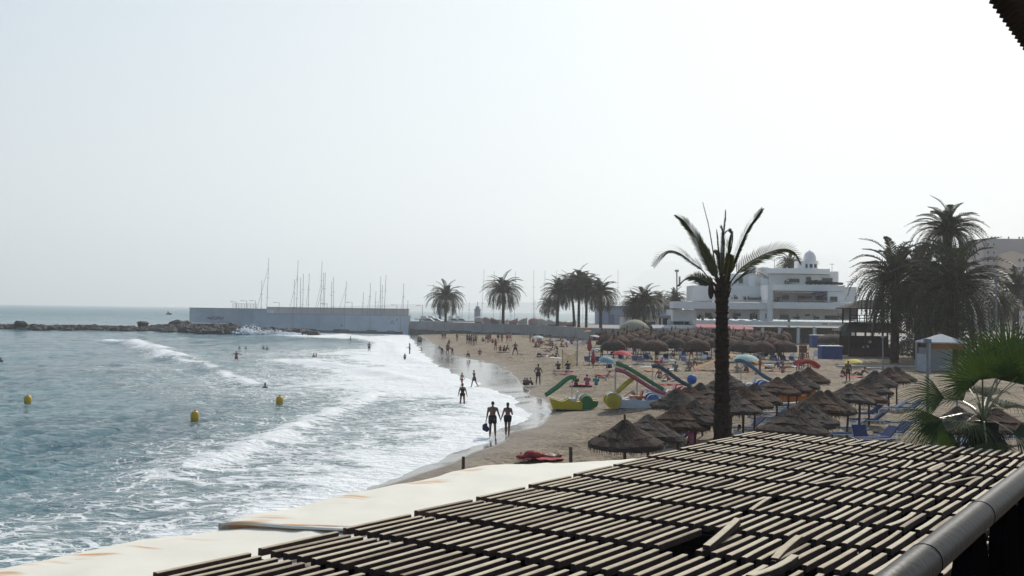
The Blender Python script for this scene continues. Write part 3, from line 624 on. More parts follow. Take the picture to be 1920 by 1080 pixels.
# ---------------------------------------------------------------- cloth parasols
def cloth(name, label, px, py, z, rad, col, tilt=(0, 0), col2=None, hole=False, rise=.32):
    p = P(px, py, z); gz = H(p.x, p.y); root = thing('beach_umbrella', label, 'beach umbrella', (p.x, p.y, gz)); h = z - gz
    m1 = mat('cloth_' + name, col, .7, .08, 5, transl=.35); m2 = mat('cloth2_' + name, col2 or tuple(c * .9 for c in col), .7, .08, 5, transl=.35)
    N_ = 16; mb = MB(); rings = [(0.01, 0), (.35, -.06), (.7, -.18), (1.0, -rise)]; vs = []; fs = []
    for i, (q, zz) in enumerate(rings):
        for k in range(N_):
            g = 2 * math.pi * k / N_; qq = q * (1 if k % 2 == 0 else .965); vs.append((math.cos(g) * qq * rad, math.sin(g) * qq * rad, zz * rad + (0 if k % 2 == 0 else .02 * q)))
    mats_ = []
    for i in range(3):
        for k in range(N_):
            k2 = (k + 1) % N_; fs.append((i * N_ + k, (i + 1) * N_ + k, (i + 1) * N_ + k2, i * N_ + k2)); mats_.append(((k // 2) % 2))
    mb.add(vs, fs); 
    for i, a in enumerate(mats_): mb.mi[i] = a
    o = mb.build('canopy', [m1, m2], root, True, (0, 0, h)); o.rotation_euler = (R(tilt[0]), R(tilt[1]), 0)
    mb = MB(); ts = math.tan(R(tilt[1])) * .5; mb.tube([(-ts * 1.0, 0, -.3), (-ts * .4, 0, h * .5), (0, 0, h)], .018, 6); mb.build('pole', mat('umbrella_pole', (.5, .5, .5), .4, spec=.5), root)
    mb = MB()
    for k in range(8):
        g = 2 * math.pi * k / 8; mb.tube([(0, 0, -.02), (math.cos(g) * rad * .96, math.sin(g) * rad * .96, -rise * rad - .01)], .006, 4)
    r_ = mb.build('ribs', MATS['umbrella_pole'], root, False, (0, 0, h)); r_.rotation_euler = o.rotation_euler
    return root
cloth('red', 'red beach umbrella behind the pale blue tilted one, left of the far loungers', 1168, 657, 2.75, 1.12, (.55, .03, .05), (0, 4), rise=.4)
cloth('pale_blue', 'pale blue beach umbrella tilted low above the pedal boat slides', 1140, 669, 2.45, .80, (.22, .38, .45), (14, 10), rise=.5)
cloth('mint', 'pale mint beach umbrella right of the tall palm trunk', 1399, 664, 2.75, 1.28, (.42, .60, .56), (4, 0), rise=.42)
cloth('yellow', 'yellow and orange beach umbrella standing alone on the open sand', 1599, 673, 2.2, .95, (.75, .65, .06), (0, -6), (.75, .58, .08), rise=.36)
cloth('white', 'small white beach umbrella beyond the sunbathers on the left', 1009, 629, 2.7, .95, (.6, .68, .72), (0, 0), rise=.34)
cloth('pink', 'pale pink beach umbrella below the far palms', 1118, 628, 3.0, 1.0, (.55, .35, .40), (0, 10), (.6, .5, .55))
cloth('orange', 'small orange beach umbrella next to the pale pink one', 1101, 619, 3.5, .7, (.6, .18, .08), (0, -8), (.6, .2, .1))
cloth('navy', 'navy upright umbrella shading two loungers right of the pale pink one', 1128, 636, 2.9, .6, (.05, .05, .12), (0, 4))
# furled red parasols on poles
for px, py, hgt, lb in ((1105, 684, 3.0, 'tall post with furled red cloth left of the pale blue umbrella'), (1112, 690, 1.9, 'shorter furled red parasol right beside the taller red one')):
    p = G(px, py); o = thing('furled_parasol', lb, 'furled parasol', (p.x, p.y, H(p.x, p.y)), 0, 'furled red parasols')
    mb = MB(); mb.tube([(0, 0, -.3), (0, 0, hgt)], .04, 7); mb.build('pole', polem, o)
    mb = MB(); mb.lathe([(.03, hgt - .1), (.12, hgt - .3), (.24, hgt - .9), (.27, hgt - 1.2), (.14, hgt - 1.5), (.05, hgt - 1.5)], 10, jr=.08); mb.build('cloth', mat('furled_red_cloth', (.32, .06, .05), .8), o)
# yellow see-through windbreak with its tall post
p0 = G(1054, 688); p1 = G(1082, 686); o = thing('windbreak', 'pale yellow see-through net stretched between a thin and a tall post', 'windbreak', (p0.x, p0.y, H(p0.x, p0.y)))
d = p1 - p0; mb = MB(); nn = 12; vs = []
for i in range(nn):
    f = i / (nn - 1)
    for z in (0.0, 1.0): vs.append((d.x * f, d.y * f + .25 * math.sin(f * 7), z * (1.7 - .5 * math.sin(f * 3.1)) + .05))
mb.add(vs, [(2 * i, 2 * i + 2, 2 * i + 3, 2 * i + 1) for i in range(nn - 1)]); mb.build('net', mat('yellow_net', (.62, .42, .12), .8, alpha=.45), o)
mb = MB(); mb.tube([(0, 0, -.2), (0, 0, 1.9)], .03, 6); mb.build('post', polem, o)
mb = MB(); mb.tube([(d.x, d.y, -.2), (d.x, d.y, 3.0)], .06, 7); mb.build('post', mat('grey_pole', (.22, .22, .24), .5), o)
# wide orange sunshade
p0 = G(1375, 694); o = thing('sunshade', 'wide low orange-brown sunshade stretched behind the tall palm trunk', 'sunshade', (p0.x, p0.y, H(p0.x, p0.y)))
mb = MB(); vs = []; nn = 17
for i in range(nn):
    f = i / (nn - 1) * 2 - 1; x = f * 3.75; z = 1.28 * (1 - abs(f) ** 1.25) + .12
    for k, yy in enumerate((-1.0, -.4, .5, 1.2)): vs.append((x, yy, z + (0, .16, .16, -.1)[k] * (1 - abs(f))))
mb.add(vs, [(4 * i + k, 4 * i + 4 + k, 4 * i + 5 + k, 4 * i + 1 + k) for i in range(nn - 1) for k in range(3)]); q = mb.build('canopy', mat('orange_canvas', (.50, .27, .10), .8, .15, 4, transl=.3), o, True)
for x in (-3.6, -1.2, 1.2, 3.6):
    mb = MB(); mb.tube([(x, -.8, -.2), (x, -.8, 1.28 * (1 - abs(x / 3.75) ** 1.25) + .14)], .025, 6); mb.build('pole', polem, o)
# ---------------------------------------------------------------- pedal boats
PC = {}
def plast(n, c): return mat('gloss_' + n, c, .25, .12, 3, .05, 12, spec=.6)
yel = plast('yellow', (.50, .36, .02)); grn = plast('green', (.02, .16, .05)); wht = plast('white', (.50, .50, .52)); blu = plast('blue', (.05, .14, .34)); red = plast('red', (.42, .04, .03)); orn = plast('orange', (.5, .13, .02)); pnk = plast('pink', (.36, .08, .12)); tel = plast('teal', (.02, .055, .075)); skyb = plast('sky_blue', (.05, .11, .17))
def slide(mb, pts, wd, rim=.20, mi=0):
    pts = [Vector(p) for p in pts]; vs = []; fs = []
    for i, p in enumerate(pts):
        t = (pts[min(i + 1, len(pts) - 1)] - pts[max(i - 1, 0)]).normalized(); s = Vector((t.y, -t.x, 0)); s = s.normalized() if s.length > .1 else Vector((0, 1, 0)); u = s.cross(t); u = u if u.z > 0 else -u
        for a, b in ((-.5, rim), (-.5, -.02), (-.25, -.05), (.25, -.05), (.5, -.02), (.5, rim), (.46, rim), (.44, .0), (.22, -.02), (-.22, -.02), (-.44, .0), (-.46, rim)): vs.append(p + s * a * wd + u * b)
    for i in range(len(pts) - 1):
        for k in range(12): k2 = (k + 1) % 12; fs.append((i * 12 + k, (i + 1) * 12 + k, (i + 1) * 12 + k2, i * 12 + k2))
    fs.append(tuple(range(12))); fs.append(tuple(range(len(pts) * 12 - 1, len(pts) * 12 - 13, -1)))
    return mb.add(vs, fs, mi)
def spl(pts, n=14):
    pts = [Vector(p) for p in pts]; out = []; m = len(pts) - 1
    for i in range(n + 1):
        f = i / n * m; k = min(int(f), m - 1); t = f - k; p0 = pts[max(k - 1, 0)]; p1 = pts[k]; p2 = pts[k + 1]; p3 = pts[min(k + 2, m)]
        out.append(.5 * ((2 * p1) + (p2 - p0) * t + (2 * p0 - 5 * p1 + 4 * p2 - p3) * t * t + (3 * p1 - p0 - 3 * p2 + p3) * t ** 3))
    return out
def arc(mb, cx, cz, r, y0, y1, a0=0, a1=180, th=.05, mi=0, n=12):
    o = [(cx + math.cos(R(a0 + (a1 - a0) * i / n)) * r, cz + math.sin(R(a0 + (a1 - a0) * i / n)) * r) for i in range(n + 1)]; mb.prism(o, y0, y1, mi)
def pedal_boat(px, py, rz, label, hull, rear, slides, L=3.1, wheel=None, seatm=None, fend=None, stand=.06):
    p = G(px, py); z = H(p.x, p.y); root = thing('pedal_boat', label, 'pedal boat', (p.x, p.y, z + stand), rz, 'pedal boats parked on the sand'); h = L / 2
    KZ = 1.42; prof = [(-h, .5), (-h + .04, .34), (-h + .22, .02), (h - .5, 0), (h - .08, .16), (h, .40), (h - .3, .42), (h - .5, .38), (.4, .36), (-.1, .38), (-.35, .5), (-.55, .40), (-h + .75, .37), (-h + .45, .42)]; prof = [(x, z_ * KZ) for x, z_ in prof]
    for s in (-1, 1):
        mb = MB(); mb.prism(prof, s * .62 - .2, s * .62 + .2); hb = mb.build('hull', hull, root)
        mb = MB(); mb.prism([(x, zz * KZ) for x, zz in ((h - 1.02, .02), (h - .5, .03), (h - .09, .18), (h - .02, .41), (h - .5, .40), (h - 1.02, .385))], s * .62 - .208, s * .62 + .208); mb.build('stern_panel', rear, hb)
        mb = MB(); arc(mb, h - .75, .50, .40, s * .62 - .16, s * .62 + .16, mi=0); mb.build('fender', fend or rear, root)
    mb = MB(); mb.bx(-h + .35, h - .25, -.45, .45, .38, .48); mb.build('deck', hull, root)
    for s in (-.24, .24):
        mb = MB(); mb.box((-.05, s, .60), (.5, .42, .16), taper=.9); st = mb.build('seat', seatm or wht, root)
        mb = MB(); mb.box((.22, s, .88), (.10, .42, .46), ry=R(14), taper=.85); mb.build('seat_back', seatm or wht, st)
    mb = MB(); mb.tube([(-.55, -.3, .5), (-.6, -.3, .82), (-.6, .3, .82), (-.55, .3, .5)], .02, 6); mb.build('grab_bar', white, root)
    mb = MB()
    mb.box((-h + .6, 0, -.02), (.35, 1.3, .12)); mb.box((h - .9, 0, -.02), (.35, 1.3, .12)); mb.build('trolley', mat('dark_rubber', (.02, .02, .02), .8), root)
    for m, pts, wd in slides:
        mb = MB(); slide(mb, spl(pts), wd); sl_ = mb.build('slide', m, root, True); top = max(pts, key=lambda q: q[2])
        mb = MB(); 
        for s in (-.15, .15): mb.tube([(top[0], top[1] + s, .3), (top[0], top[1] + s, top[2] - .05)], .018, 5)
        for k in range(4): mb.tube([(top[0], top[1] - .15, .5 + k * (top[2] - .6) / 4), (top[0], top[1] + .15, .5 + k * (top[2] - .6) / 4)], .014, 5)
        mb.build('ladder', mat('ladder_steel', (.4, .4, .42), .35, metal=.7), root)
    if wheel:
        wm, wx = wheel; mb = MB(); wy = -.86
        vs = []; 
        for s in (-1, 1): pass
        o = [(wx + math.cos(2 * math.pi * i / 28) * .46, .44 + math.sin(2 * math.pi * i / 28) * .46) for i in range(28)]; mb.prism(o, wy - .11, wy + .11); wo = mb.build('wheel', wm, root)
        mb = MB(); o = [(wx + math.cos(2 * math.pi * i / 20) * .30, .44 + math.sin(2 * math.pi * i / 20) * .30) for i in range(20)]; mb.prism(o, wy - .13, wy - .10); o = [(wx + math.cos(2 * math.pi * i / 10) * .05, .44 + math.sin(2 * math.pi * i / 10) * .05) for i in range(10)]; mb.prism(o, wy - .17, wy - .13); mb.build('hub', plast('dull_yellow', (.42, .31, .03)), wo)
        o2 = copy_tree(wo, (0, 1.72, 0)); o2.parent = root
        mb = MB(); a = [(wx + math.cos(R(i * 10)) * .56, .44 + math.sin(R(i * 10)) * .56) for i in range(-1, 15)]; b = [(wx + math.cos(R(i * 10)) * .48, .44 + math.sin(R(i * 10)) * .48) for i in range(14, -2, -1)]; mb.prism(a + b, wy - .14, wy + .3); mb.build('mudguard', wht, root)
    return root
pedal_boat(1075, 768, 0, 'yellow pedal boat with a green stern and a curved green slide', yel, grn, [(grn, [(-1.78, -.1, .78), (-1.5, -.1, .95), (-.95, -.05, 1.35), (-.45, 0, 1.78), (-.1, 0, 1.95), (.12, 0, 1.90)], .62)])
pb = pedal_boat(1196, 766, 0, 'white pedal boat with a big yellow wheel and red and orange seats', wht, wht, [(yel, [(-1.55, -.35, .82), (-1.25, -.35, .95), (-.7, -.3, 1.45), (-.1, -.25, 1.95)], .42), (pnk, [(-1.5, -.55, 2.28), (-1.0, -.55, 2.2), (-.2, -.55, 1.75), (.7, -.55, 1.2), (1.3, -.55, .95), (1.6, -.55, .88)], .42), (grn, [(-1.35, .5, 2.6), (-.9, .5, 2.5), (0, .5, 2.0), (.9, .5, 1.45), (1.6, .5, 1.05)], .5)], wheel=(yel, -1.62), seatm=red, fend=blu, L=3.2)
mb = MB()
for k in range(5): mb.tube([(-.9 + k * .08, -.5 + .04 * k, .72 + .05 * k), (-.55 + k * .05, -.45, .98 + .03 * k), (-.3 + k * .03, -.4, .8)], .03, 6, mi=k % 2)
mb.build('folded_cushion', [red, wht], pb)
mb = MB(); mb.box((-.1, -.3, .68), (.9, .5, .16), mi=0); mb.build('bench', orn, pb)
pedal_boat(1258, 752, R(4), 'pedal boat with a dark teal slide, mostly behind thatched parasols', wht, red, [(tel, [(-1.3, -.2, 2.15), (-.9, -.2, 2.15), (-.2, -.2, 1.7), (.6, -.2, 1.15), (1.2, -.2, .9)], .5)], seatm=red)
pedal_boat(1408, 738, R(-3), 'pedal boat with a pale blue slide right of the tall palm', wht, blu, [(skyb, [(-1.1, 0, 2.1), (-.7, 0, 2.15), (0, 0, 1.75), (.7, 0, 1.2), (1.35, 0, .85)], .5)], seatm=wht)
pedal_boat(1486, 757, R(8), 'orange pedal boat with red seats behind four thatched parasols', orn, orn, [(red, [(.25, 0, 2.35), (.6, 0, 2.5), (1.1, 0, 2.5), (1.55, 0, 2.2)], .9)], seatm=red, L=3.4)
# blue ball on the sand behind the parasols
p = G(1297, 736); o = thing('beach_ball', 'large bright blue ball beside the teal slide', 'ball', (p.x, p.y, H(p.x, p.y)))
mb = MB(); mb.ball((0, 0, 0), .36, 20, 12); mb.build('shell', mat('bright_blue', (.03, .11, .34), .6, .2, 3), o, True, (0, 0, .95)); mb = MB(); mb.tube([(0, 0, -.2), (0, 0, .7)], .05, 8); mb.tube([(0, 0, 1.28), (.05, 0, 1.55)], .03, 6); mb.build('stand', white, o)
# buoys
bm = plast('buoy_yellow', (.62, .36, .02))
for i, (px, py, lb) in enumerate(((52, 754, 'yellow buoy at the left edge of the frame'), (365, 793, 'yellow buoy nearest the camera, in open water'), (524, 764, 'yellow buoy nearest the surf and the breaking wave'))):
    p = P(px, py, 0); o = thing('buoy', lb, 'buoy', (p.x, p.y, seaz(p.x, p.y) + .06), i, 'yellow marker buoys')
    mb = MB(); mb.lathe([(.02, .50), (.12, .49), (.2, .42), (.235, .30), (.24, .1), (.2, -.1), (.1, -.25), (.02, -.28)], 18); b = mb.build('float', bm, o, True)
    mb = MB(); mb.lathe([(.03, .56), (.05, .52), (.05, .49)], 8); mb.tube([(.0, 0, -.2), (.05, .1, -1.2)], .015, 5); mb.build('ring', mat('dark_rope', (.05, .04, .03), .8), b)
# ---------------------------------------------------------------- palms
frond_g = mat('palm_leaf', (.028, .030, .014), .55, .35, 2, spec=.3, col2=(.060, .062, .030), transl=.25)
frond_d = mat('dry_palm_leaf', (.09, .055, .03), .8, .3, 2, transl=.15)
trunkm = mat('palm_trunk', (.052, .036, .027), .95, .35, 7, .8, 25, spec=.1, stretch=(1, 1, 2.5))
rach = mat('leaf_stalk', (.11, .085, .04), .5, .2, 4)
def evenly(pts, n):
    d = [0]
    for a, b in zip(pts, pts[1:]): d.append(d[-1] + (b - a).length)
    out = []; k = 0
    for i in range(n + 1):
        s = d[-1] * i / n
        while k < len(d) - 2 and d[k + 1] < s: k += 1
        out.append(pts[k].lerp(pts[k + 1], min(1, (s - d[k]) / max(1e-6, d[k + 1] - d[k]))))
    return out
def frond(mb, pts, r, leaf=.35, n=26, wd=.02, droop=.3, v=.55, closed=0.0, start=.18, mi=0, rmi=1, rw=.018, roll=0.0):
    """pinnate leaf along a curve; v = how far the leaflets rise from the plane"""
    pts = evenly(spl(pts, n * 2), n); mb.tube(pts, [rw * (1 - .8 * i / n) + .002 for i in range(n + 1)], 4, mi=rmi)
    for i in range(int(start * n), n + 1):
        f = i / n; t = (pts[min(i + 1, n)] - pts[max(i - 1, 0)]).normalized(); s = t.cross(Vector((0, 0, 1))); s = s.normalized() if s.length > .05 else Vector((1, 0, 0)); u = s.cross(t).normalized(); u = u if u.z > 0 else -u; s, u = s * math.cos(roll) + u * math.sin(roll), u * math.cos(roll) - s * math.sin(roll)
        L = leaf * (math.sin(math.pi * (.16 + .79 * f)) ** .7) * r.uniform(.85, 1.1) * (1 - closed * .3)
        for sg in (-1, 1):
            for rep in range(2):
                d = (t * (.75 + closed + .5 * abs(roll)) + s * sg * (1 - closed * .9) + u * (v + r.uniform(-.12, .12))).normalized(); a = pts[i] + t * rep * .5 * leaf / n * 3; m_ = a + d * L * .55 + Vector((0, 0, -droop * L * .1)); e = a + d * L + Vector((0, 0, -droop * L * .45)); w_ = (t * .7 + u * .5).normalized() * wd
                mb.add([a - w_ * .5, a + w_ * .5, m_ + w_ * .6, m_ - w_ * .6, e], [(0, 1, 2, 3), (3, 2, 4)], mi)
def palm_mesh(Lf, nf, seed, lo=1.62):
    r = random.Random(seed); mb = MB(); dead = MB()
    for i in range(nf):
        f = (i + .5) / nf; el = math.asin(max(-.96, 1 - lo * f ** .9)) + r.uniform(-.1, .1); az = i * 2.39996 + r.uniform(-.2, .2); L = Lf * r.uniform(.88, 1.06) * (1 - .12 * abs(f - .4)); bend = (.75 + .5 * f) * r.uniform(.8, 1.2)
        pts = []; p = Vector((0, 0, 0)); e = el + .25
        for k in range(6):
            pts.append(p.copy()); p = p + Vector((math.cos(az) * math.cos(e), math.sin(az) * math.cos(e), math.sin(e))) * (L / 5); e -= bend * .42 * (1 if e > -1.2 else 0)
        if f > .93: frond(dead, pts, r, .5, 18, .06, .6, .1, .4, .15, rw=.03)
        else: frond(mb, pts, r, .62 * Lf / 4.5 + .05, 20, .085 * Lf / 4.5, .35, .42, 0, .10, rw=.04)
    return mb, dead
def trunk(mb, h, r0, r1, seed, lean=(0, 0), n=10):
    r = random.Random(seed); k = max(6, int(h / .35)); pts = []; rs_ = []
    for i in range(k + 1):
        f = i / k; pts.append((lean[0] * f * f, lean[1] * f * f, h * f - .3 * (1 - f))); rs_.append((r0 + (r1 - r0) * f) * (1 + .06 * (-1) ** i) * (1.25 if f < .04 else 1) * r.uniform(.96, 1.04))
    mb.tube(pts, rs_, n)
PV = [palm_mesh(4.6, 92, 61 + i) for i in range(3)] + [palm_mesh(4.6, 104, 77, 1.82)]
PVm = [(a.mesh('crown', [frond_g, rach]), b.mesh('dead_fronds', [frond_d, frond_d])) for a, b in PV]
def palm(px, topy, Yd, label, cr=1.0, k=0, z0=None, tr=.26, lean=(0, 0), group=None, squash=1.0, cy=None):
    c = A(px, cy, Yd); gz = z0 if z0 is not None else H(c.x, c.y); o = thing('palm_tree', label, 'palm tree', (c.x - lean[0], c.y, gz), 0, group); h = c.z - gz
    q = link('crown', PVm[k][0], o, (lean[0], 0, h)); q.scale = (cr, cr, cr * squash); q.rotation_euler = (0, 0, random.uniform(0, 6))
    q2 = link('dead_fronds', PVm[k][1], q)
    mb = MB(); trunk(mb, h, tr * 1.15, tr, int(px), lean); mb.ball((lean[0], 0, h - .25), (tr * 1.5, tr * 1.5, tr * 2.4), 10, 6); mb.build('trunk', trunkm, o); return o
QZ = 3.3
palm(836, 523, 296, 'palm with a thin crown, leftmost on the far quay', 1.45, 0, QZ, .30, cy=560, group='palms on the far quay')
palm(944, 505, 262, 'dense round-crowned palm standing alone on the far quay', 1.36, 1, QZ, .32, cy=547, group='palms on the far quay')
palm(1048, 515, 240, 'palm at the left end of the crowded far clump', 1.11, 2, QZ - .3, .30, cy=549, group='palms on the far quay', lean=(.3, 0))
palm(1069, 500, 246, 'palm second in the far clump with a leaning trunk', 1.05, 0, QZ - .3, .26, cy=537, group='palms on the far quay', lean=(-1.0, 0))
palm(1086, 497, 242, 'tallest palm in the middle of the far clump', 1.14, 1, QZ - .3, .28, cy=532, group='palms on the far quay')
palm(1100, 505, 238, 'palm right of the tallest in the far clump', 1.02, 2, QZ - .3, .26, cy=540, group='palms on the far quay')
palm(1127, 520, 236, 'palm at the right end of the crowded far clump', 1.16, 0, QZ - .3, .30, cy=552, group='palms on the far quay')
palm(1029, 560, 290, 'small young palm beside the far clump, left side', 0.88, 1, QZ, .2, cy=574, group='palms on the far quay')
palm(1208, 540, 215, 'bushy palm with a fan of fronds left of the white building', 1.14, 2, 1.4, .3, cy=567, squash=.95)
palm(1188, 555, 212, 'dense low palm merging with the bushy one, on its left', 0.78, 1, 1.4, .3, cy=573)
palm(1266, 548, 230, 'small palm in front of the thin tall mast pole', 0.78, 0, 1.4, .25, cy=563)
palm(1236, 548, 260, 'faint palm between the bushy one and the pole', 0.78, 2, 1.4, .2, cy=566)
palm(1318, 528, 222, 'palm top rising behind the white building terrace, left side', 0.85, 0, 1.4, .25, cy=548)
palm(1480, 486, 232, 'palm fronds peeking left of the white dome', 0.88, 2, 1.4, .25, cy=499)
palm(1777, 388, 128, 'tallest palm of the right grove, its crown above all others', 1.15, 1, 1.3, .42, cy=438, group='dark palms of the right grove')
palm(1788, 470, 118, 'huge spreading palm in the middle of the right grove', 1.67, 3, 1.3, .45, cy=545, group='dark palms of the right grove', squash=1.1)
palm(1678, 478, 124, 'leftmost palm of the right grove, over the wooden hut', 1.40, 3, 1.3, .42, cy=530, group='dark palms of the right grove', squash=1.15)
palm(1722, 472, 135, 'palm between the left and the huge one in the right grove', 1.32, 3, 1.3, .40, cy=520, group='dark palms of the right grove')
palm(1742, 500, 140, 'low drooping palm behind the huge one in the right grove', 1.44, 3, 1.3, .40, cy=560, group='dark palms of the right grove')
palm(1906, 500, 165, 'palm in front of the pink apartment block at the right edge', 0.98, 2, 1.3, .35, cy=540, group='dark palms of the right grove')
palm(1880, 540, 150, 'smaller palm below the pink block, right of the white lamp pole', 0.69, 0, 1.3, .3, cy=575, group='dark palms of the right grove')
# --- the tall palm in front
Yp = 33.0; base = A(1349, 1000, Yp); gz = H(base.x, base.y); cb = A(1355, 535, Yp)
tp = thing('palm_tree', 'tall palm in front, with a straight dark trunk and few open fronds', 'palm tree', (base.x, Yp, gz))
def L0(px, py, dy=0): q = A(px, py, Yp + dy); return Vector((q.x - base.x, dy, q.z - gz))
mb = MB(); r = random.Random(4); n = 46; b0 = L0(1349, 1000); t0 = L0(1355, 540); pts = []; rs_ = []
for i in range(n + 1): f = i / n; pts.append(b0.lerp(t0, f) + Vector((.03 * math.sin(f * 4), 0, -.2 * (1 - f)))); rs_.append((.325 - .165 * f + (.025 if f > .93 else 0)) * (1 + .045 * (-1) ** i) * r.uniform(.97, 1.03))
mb.tube(pts, rs_, 14)
for i in range(420):       # cut leaf bases
    f = r.random() ** .9; k = int(f * n); p_ = Vector(pts[k]); a = r.uniform(0, 6.28); q = Vector((math.cos(a), math.sin(a), 0)); s = Vector((-q.y, q.x, 0)); w_ = .05; rr_ = rs_[k]
    mb.add([p_ + q * rr_ * .9 - s * w_, p_ + q * rr_ * .9 + s * w_, p_ + q * (rr_ + .045) + Vector((0, 0, .10)) + s * w_ * .5, p_ + q * (rr_ + .045) + Vector((0, 0, .10)) - s * w_ * .5, p_ + q * rr_ * .85 + Vector((0, 0, .12))], [(0, 1, 2, 3), (3, 2, 4)])
mb.build('trunk', trunkm, tp)
mb = MB()
for i in range(46):        # boots of old fronds round the top
    a = i * 2.4; hgt = r.uniform(-.55, .12); q = Vector((math.cos(a), math.sin(a), 0)); p_ = t0 + Vector((0, 0, hgt)) + q * .11; mb.tube([p_, p_ + q * .06 + Vector((0, 0, .16)), p_ + q * r.uniform(.09, .20) + Vector((0, 0, r.uniform(.28, .42)))], [.06, .045, .025], 5, flat=.6)
mb.build('leaf_boots', mat('leaf_boot', (.07, .04, .028), .9, .3, 8), tp)
FR = [([(1345, 535, 0), (1332, 525, -.2), (1315, 505, -.5), (1298, 493, -.7), (1276, 476, -.9), (1256, 470, -1), (1239, 478, -1.1), (1226, 497, -1.2)], .42, .55, 0, .3),
      ([(1347, 535, 0), (1341, 520, .1), (1327, 490, .3), (1306, 447, .6), (1291, 425, .7), (1280, 412, .8), (1268, 404, .8)], .36, .4, .12, .15),
      ([(1350, 535, 0), (1344, 512, -.1), (1330, 430, -.2), (1324, 405, -.2), (1318, 381, -.2)], .16, .1, .97, .35),
      ([(1355, 535, 0), (1356, 500, 0), (1357, 440, 0), (1359, 415, .05), (1360, 397, .1)], .40, .1, .82, .22),
      ([(1352, 535, 0), (1350, 500, .2), (1347, 460, .4), (1344, 434, .5)], .30, .1, .8, .15),
      ([(1360, 535, 0), (1364, 510, .2), (1368, 470, .5), (1371, 440, .8), (1366, 432, 1.0), (1360, 436, 1.1)], .26, .4, .3, .25),
      ([(1358, 535, 0), (1362, 500, -.3), (1372, 462, -.5), (1374, 440, -.7)], .26, .3, .6, .2),
      ([(1362, 535, 0), (1367, 518, 0), (1385, 468, -.2), (1402, 430, -.4), (1414, 412, -.5), (1428, 393, -.5)], .34, .4, .15, .15),
      ([(1364, 537, 0), (1374, 523, -.2), (1394, 500, -.4), (1429, 479, -.7), (1464, 467, -.9), (1488, 472, -1), (1500, 490, -1.1)], .48, .75, 0, .2),
      ([(1362, 540, 0), (1378, 530, .6), (1398, 515, 1.1), (1420, 510, 1.5), (1440, 520, 1.8)], .40, .6, 0, .2), ([(1348, 540, 0), (1330, 530, .5), (1308, 520, 1.0), (1290, 520, 1.4), (1272, 534, 1.6)], .38, .6, 0, .2), ([(1354, 535, 0), (1353, 490, .2), (1354, 440, .4), (1352, 425, .5)], .24, .3, .35, .15), ([(1358, 535, 0), (1363, 490, .1), (1367, 450, .1), (1372, 436, .1)], .26, .3, .3, .15), ([(1350, 537, 0), (1338, 505, .5), (1322, 470, 1.0), (1312, 455, 1.2)], .34, .5, .2, .2), ([(1356, 535, 0), (1352, 505, .8), (1347, 478, 1.5), (1340, 470, 1.9)], .3, .4, .3, .25), ([(1358, 535, 0), (1364, 508, -.8), (1368, 486, -1.5), (1366, 478, -1.9)], .3, .4, .3, .25)]
for fi, (pts, leaf, v, cl_, st) in enumerate(FR):
    rl = {0: .95, 8: .95, 9: .8, 10: .8, 1: 1.2, 7: -1.2, 5: 1.1, 6: -1.0, 11: 1.0, 12: 1.1, 13: .9, 14: .9}.get(fi, 0)
    mb = MB(); frond(mb, [L0(*q) for q in pts], r, leaf * (.95 if fi in (0, 8, 9, 10) else 1.15), 42 if fi in (0, 8, 9, 10) else 56, .030, .15, v if not rl else .3 if fi in (0, 8) else .15, cl_, st, rw=.024, roll=rl); mb.build('frond', [mat('front_palm_leaf', (.055, .065, .022), .5, .3, 3, spec=.4, col2=(.085, .085, .045), transl=.4), rach], tp)
mb = MB(); mb.ball(L0(1333, 545), (.09, .09, .26), 10, 8); mb.tube([L0(1348, 545), L0(1338, 530), L0(1333, 538)], .02, 5); mb.build('fruit_stalk', mat('leaf_boot', (.07, .04, .028)), tp)
# --- fan palm
Yf = 21.0; fb = A(1850, 900, Yf); fz = H(fb.x, fb.y); fp_ = thing('fan_palm', 'green fan palm behind the far right corner of the pergola', 'palm tree', (fb.x, Yf, fz))
def LF(px, py, dy=0): q = A(px, py, Yf + dy); return Vector((q.x - fb.x, dy, q.z - fz))
fanm = mat('fan_palm_leaf', (.022, .044, .008), .45, .3, 3, spec=.4, col2=(.062, .095, .018), transl=.5); fans = mat('fan_palm_stalk', (.16, .15, .07), .35, .2, 3, spec=.5)
mb = MB(); top = LF(1843, 790); trunk(mb, top.z, .26, .2, 3); mb.build('trunk', trunkm, fp_)
mb = MB()
for i in range(900): a = r.uniform(0, 6.28); z = r.uniform(top.z - 1.7, top.z - .05); q = r.uniform(.2, .55 + .55 * min(1.5, top.z - z)); p_ = Vector((top.x + math.cos(a) * q * .6, top.y + math.sin(a) * q * .6, z)); e = p_ + Vector((math.cos(a) * .25, math.sin(a) * .25, -r.uniform(.2, .55))); s = Vector((-math.sin(a), math.cos(a), 0)) * .03; mb.add([p_ - s, p_ + s, e], [(0, 1, 2)])
mb.build('dry_skirt', mat('dry_skirt', (.028, .022, .014), .9, .3, 5), fp_)
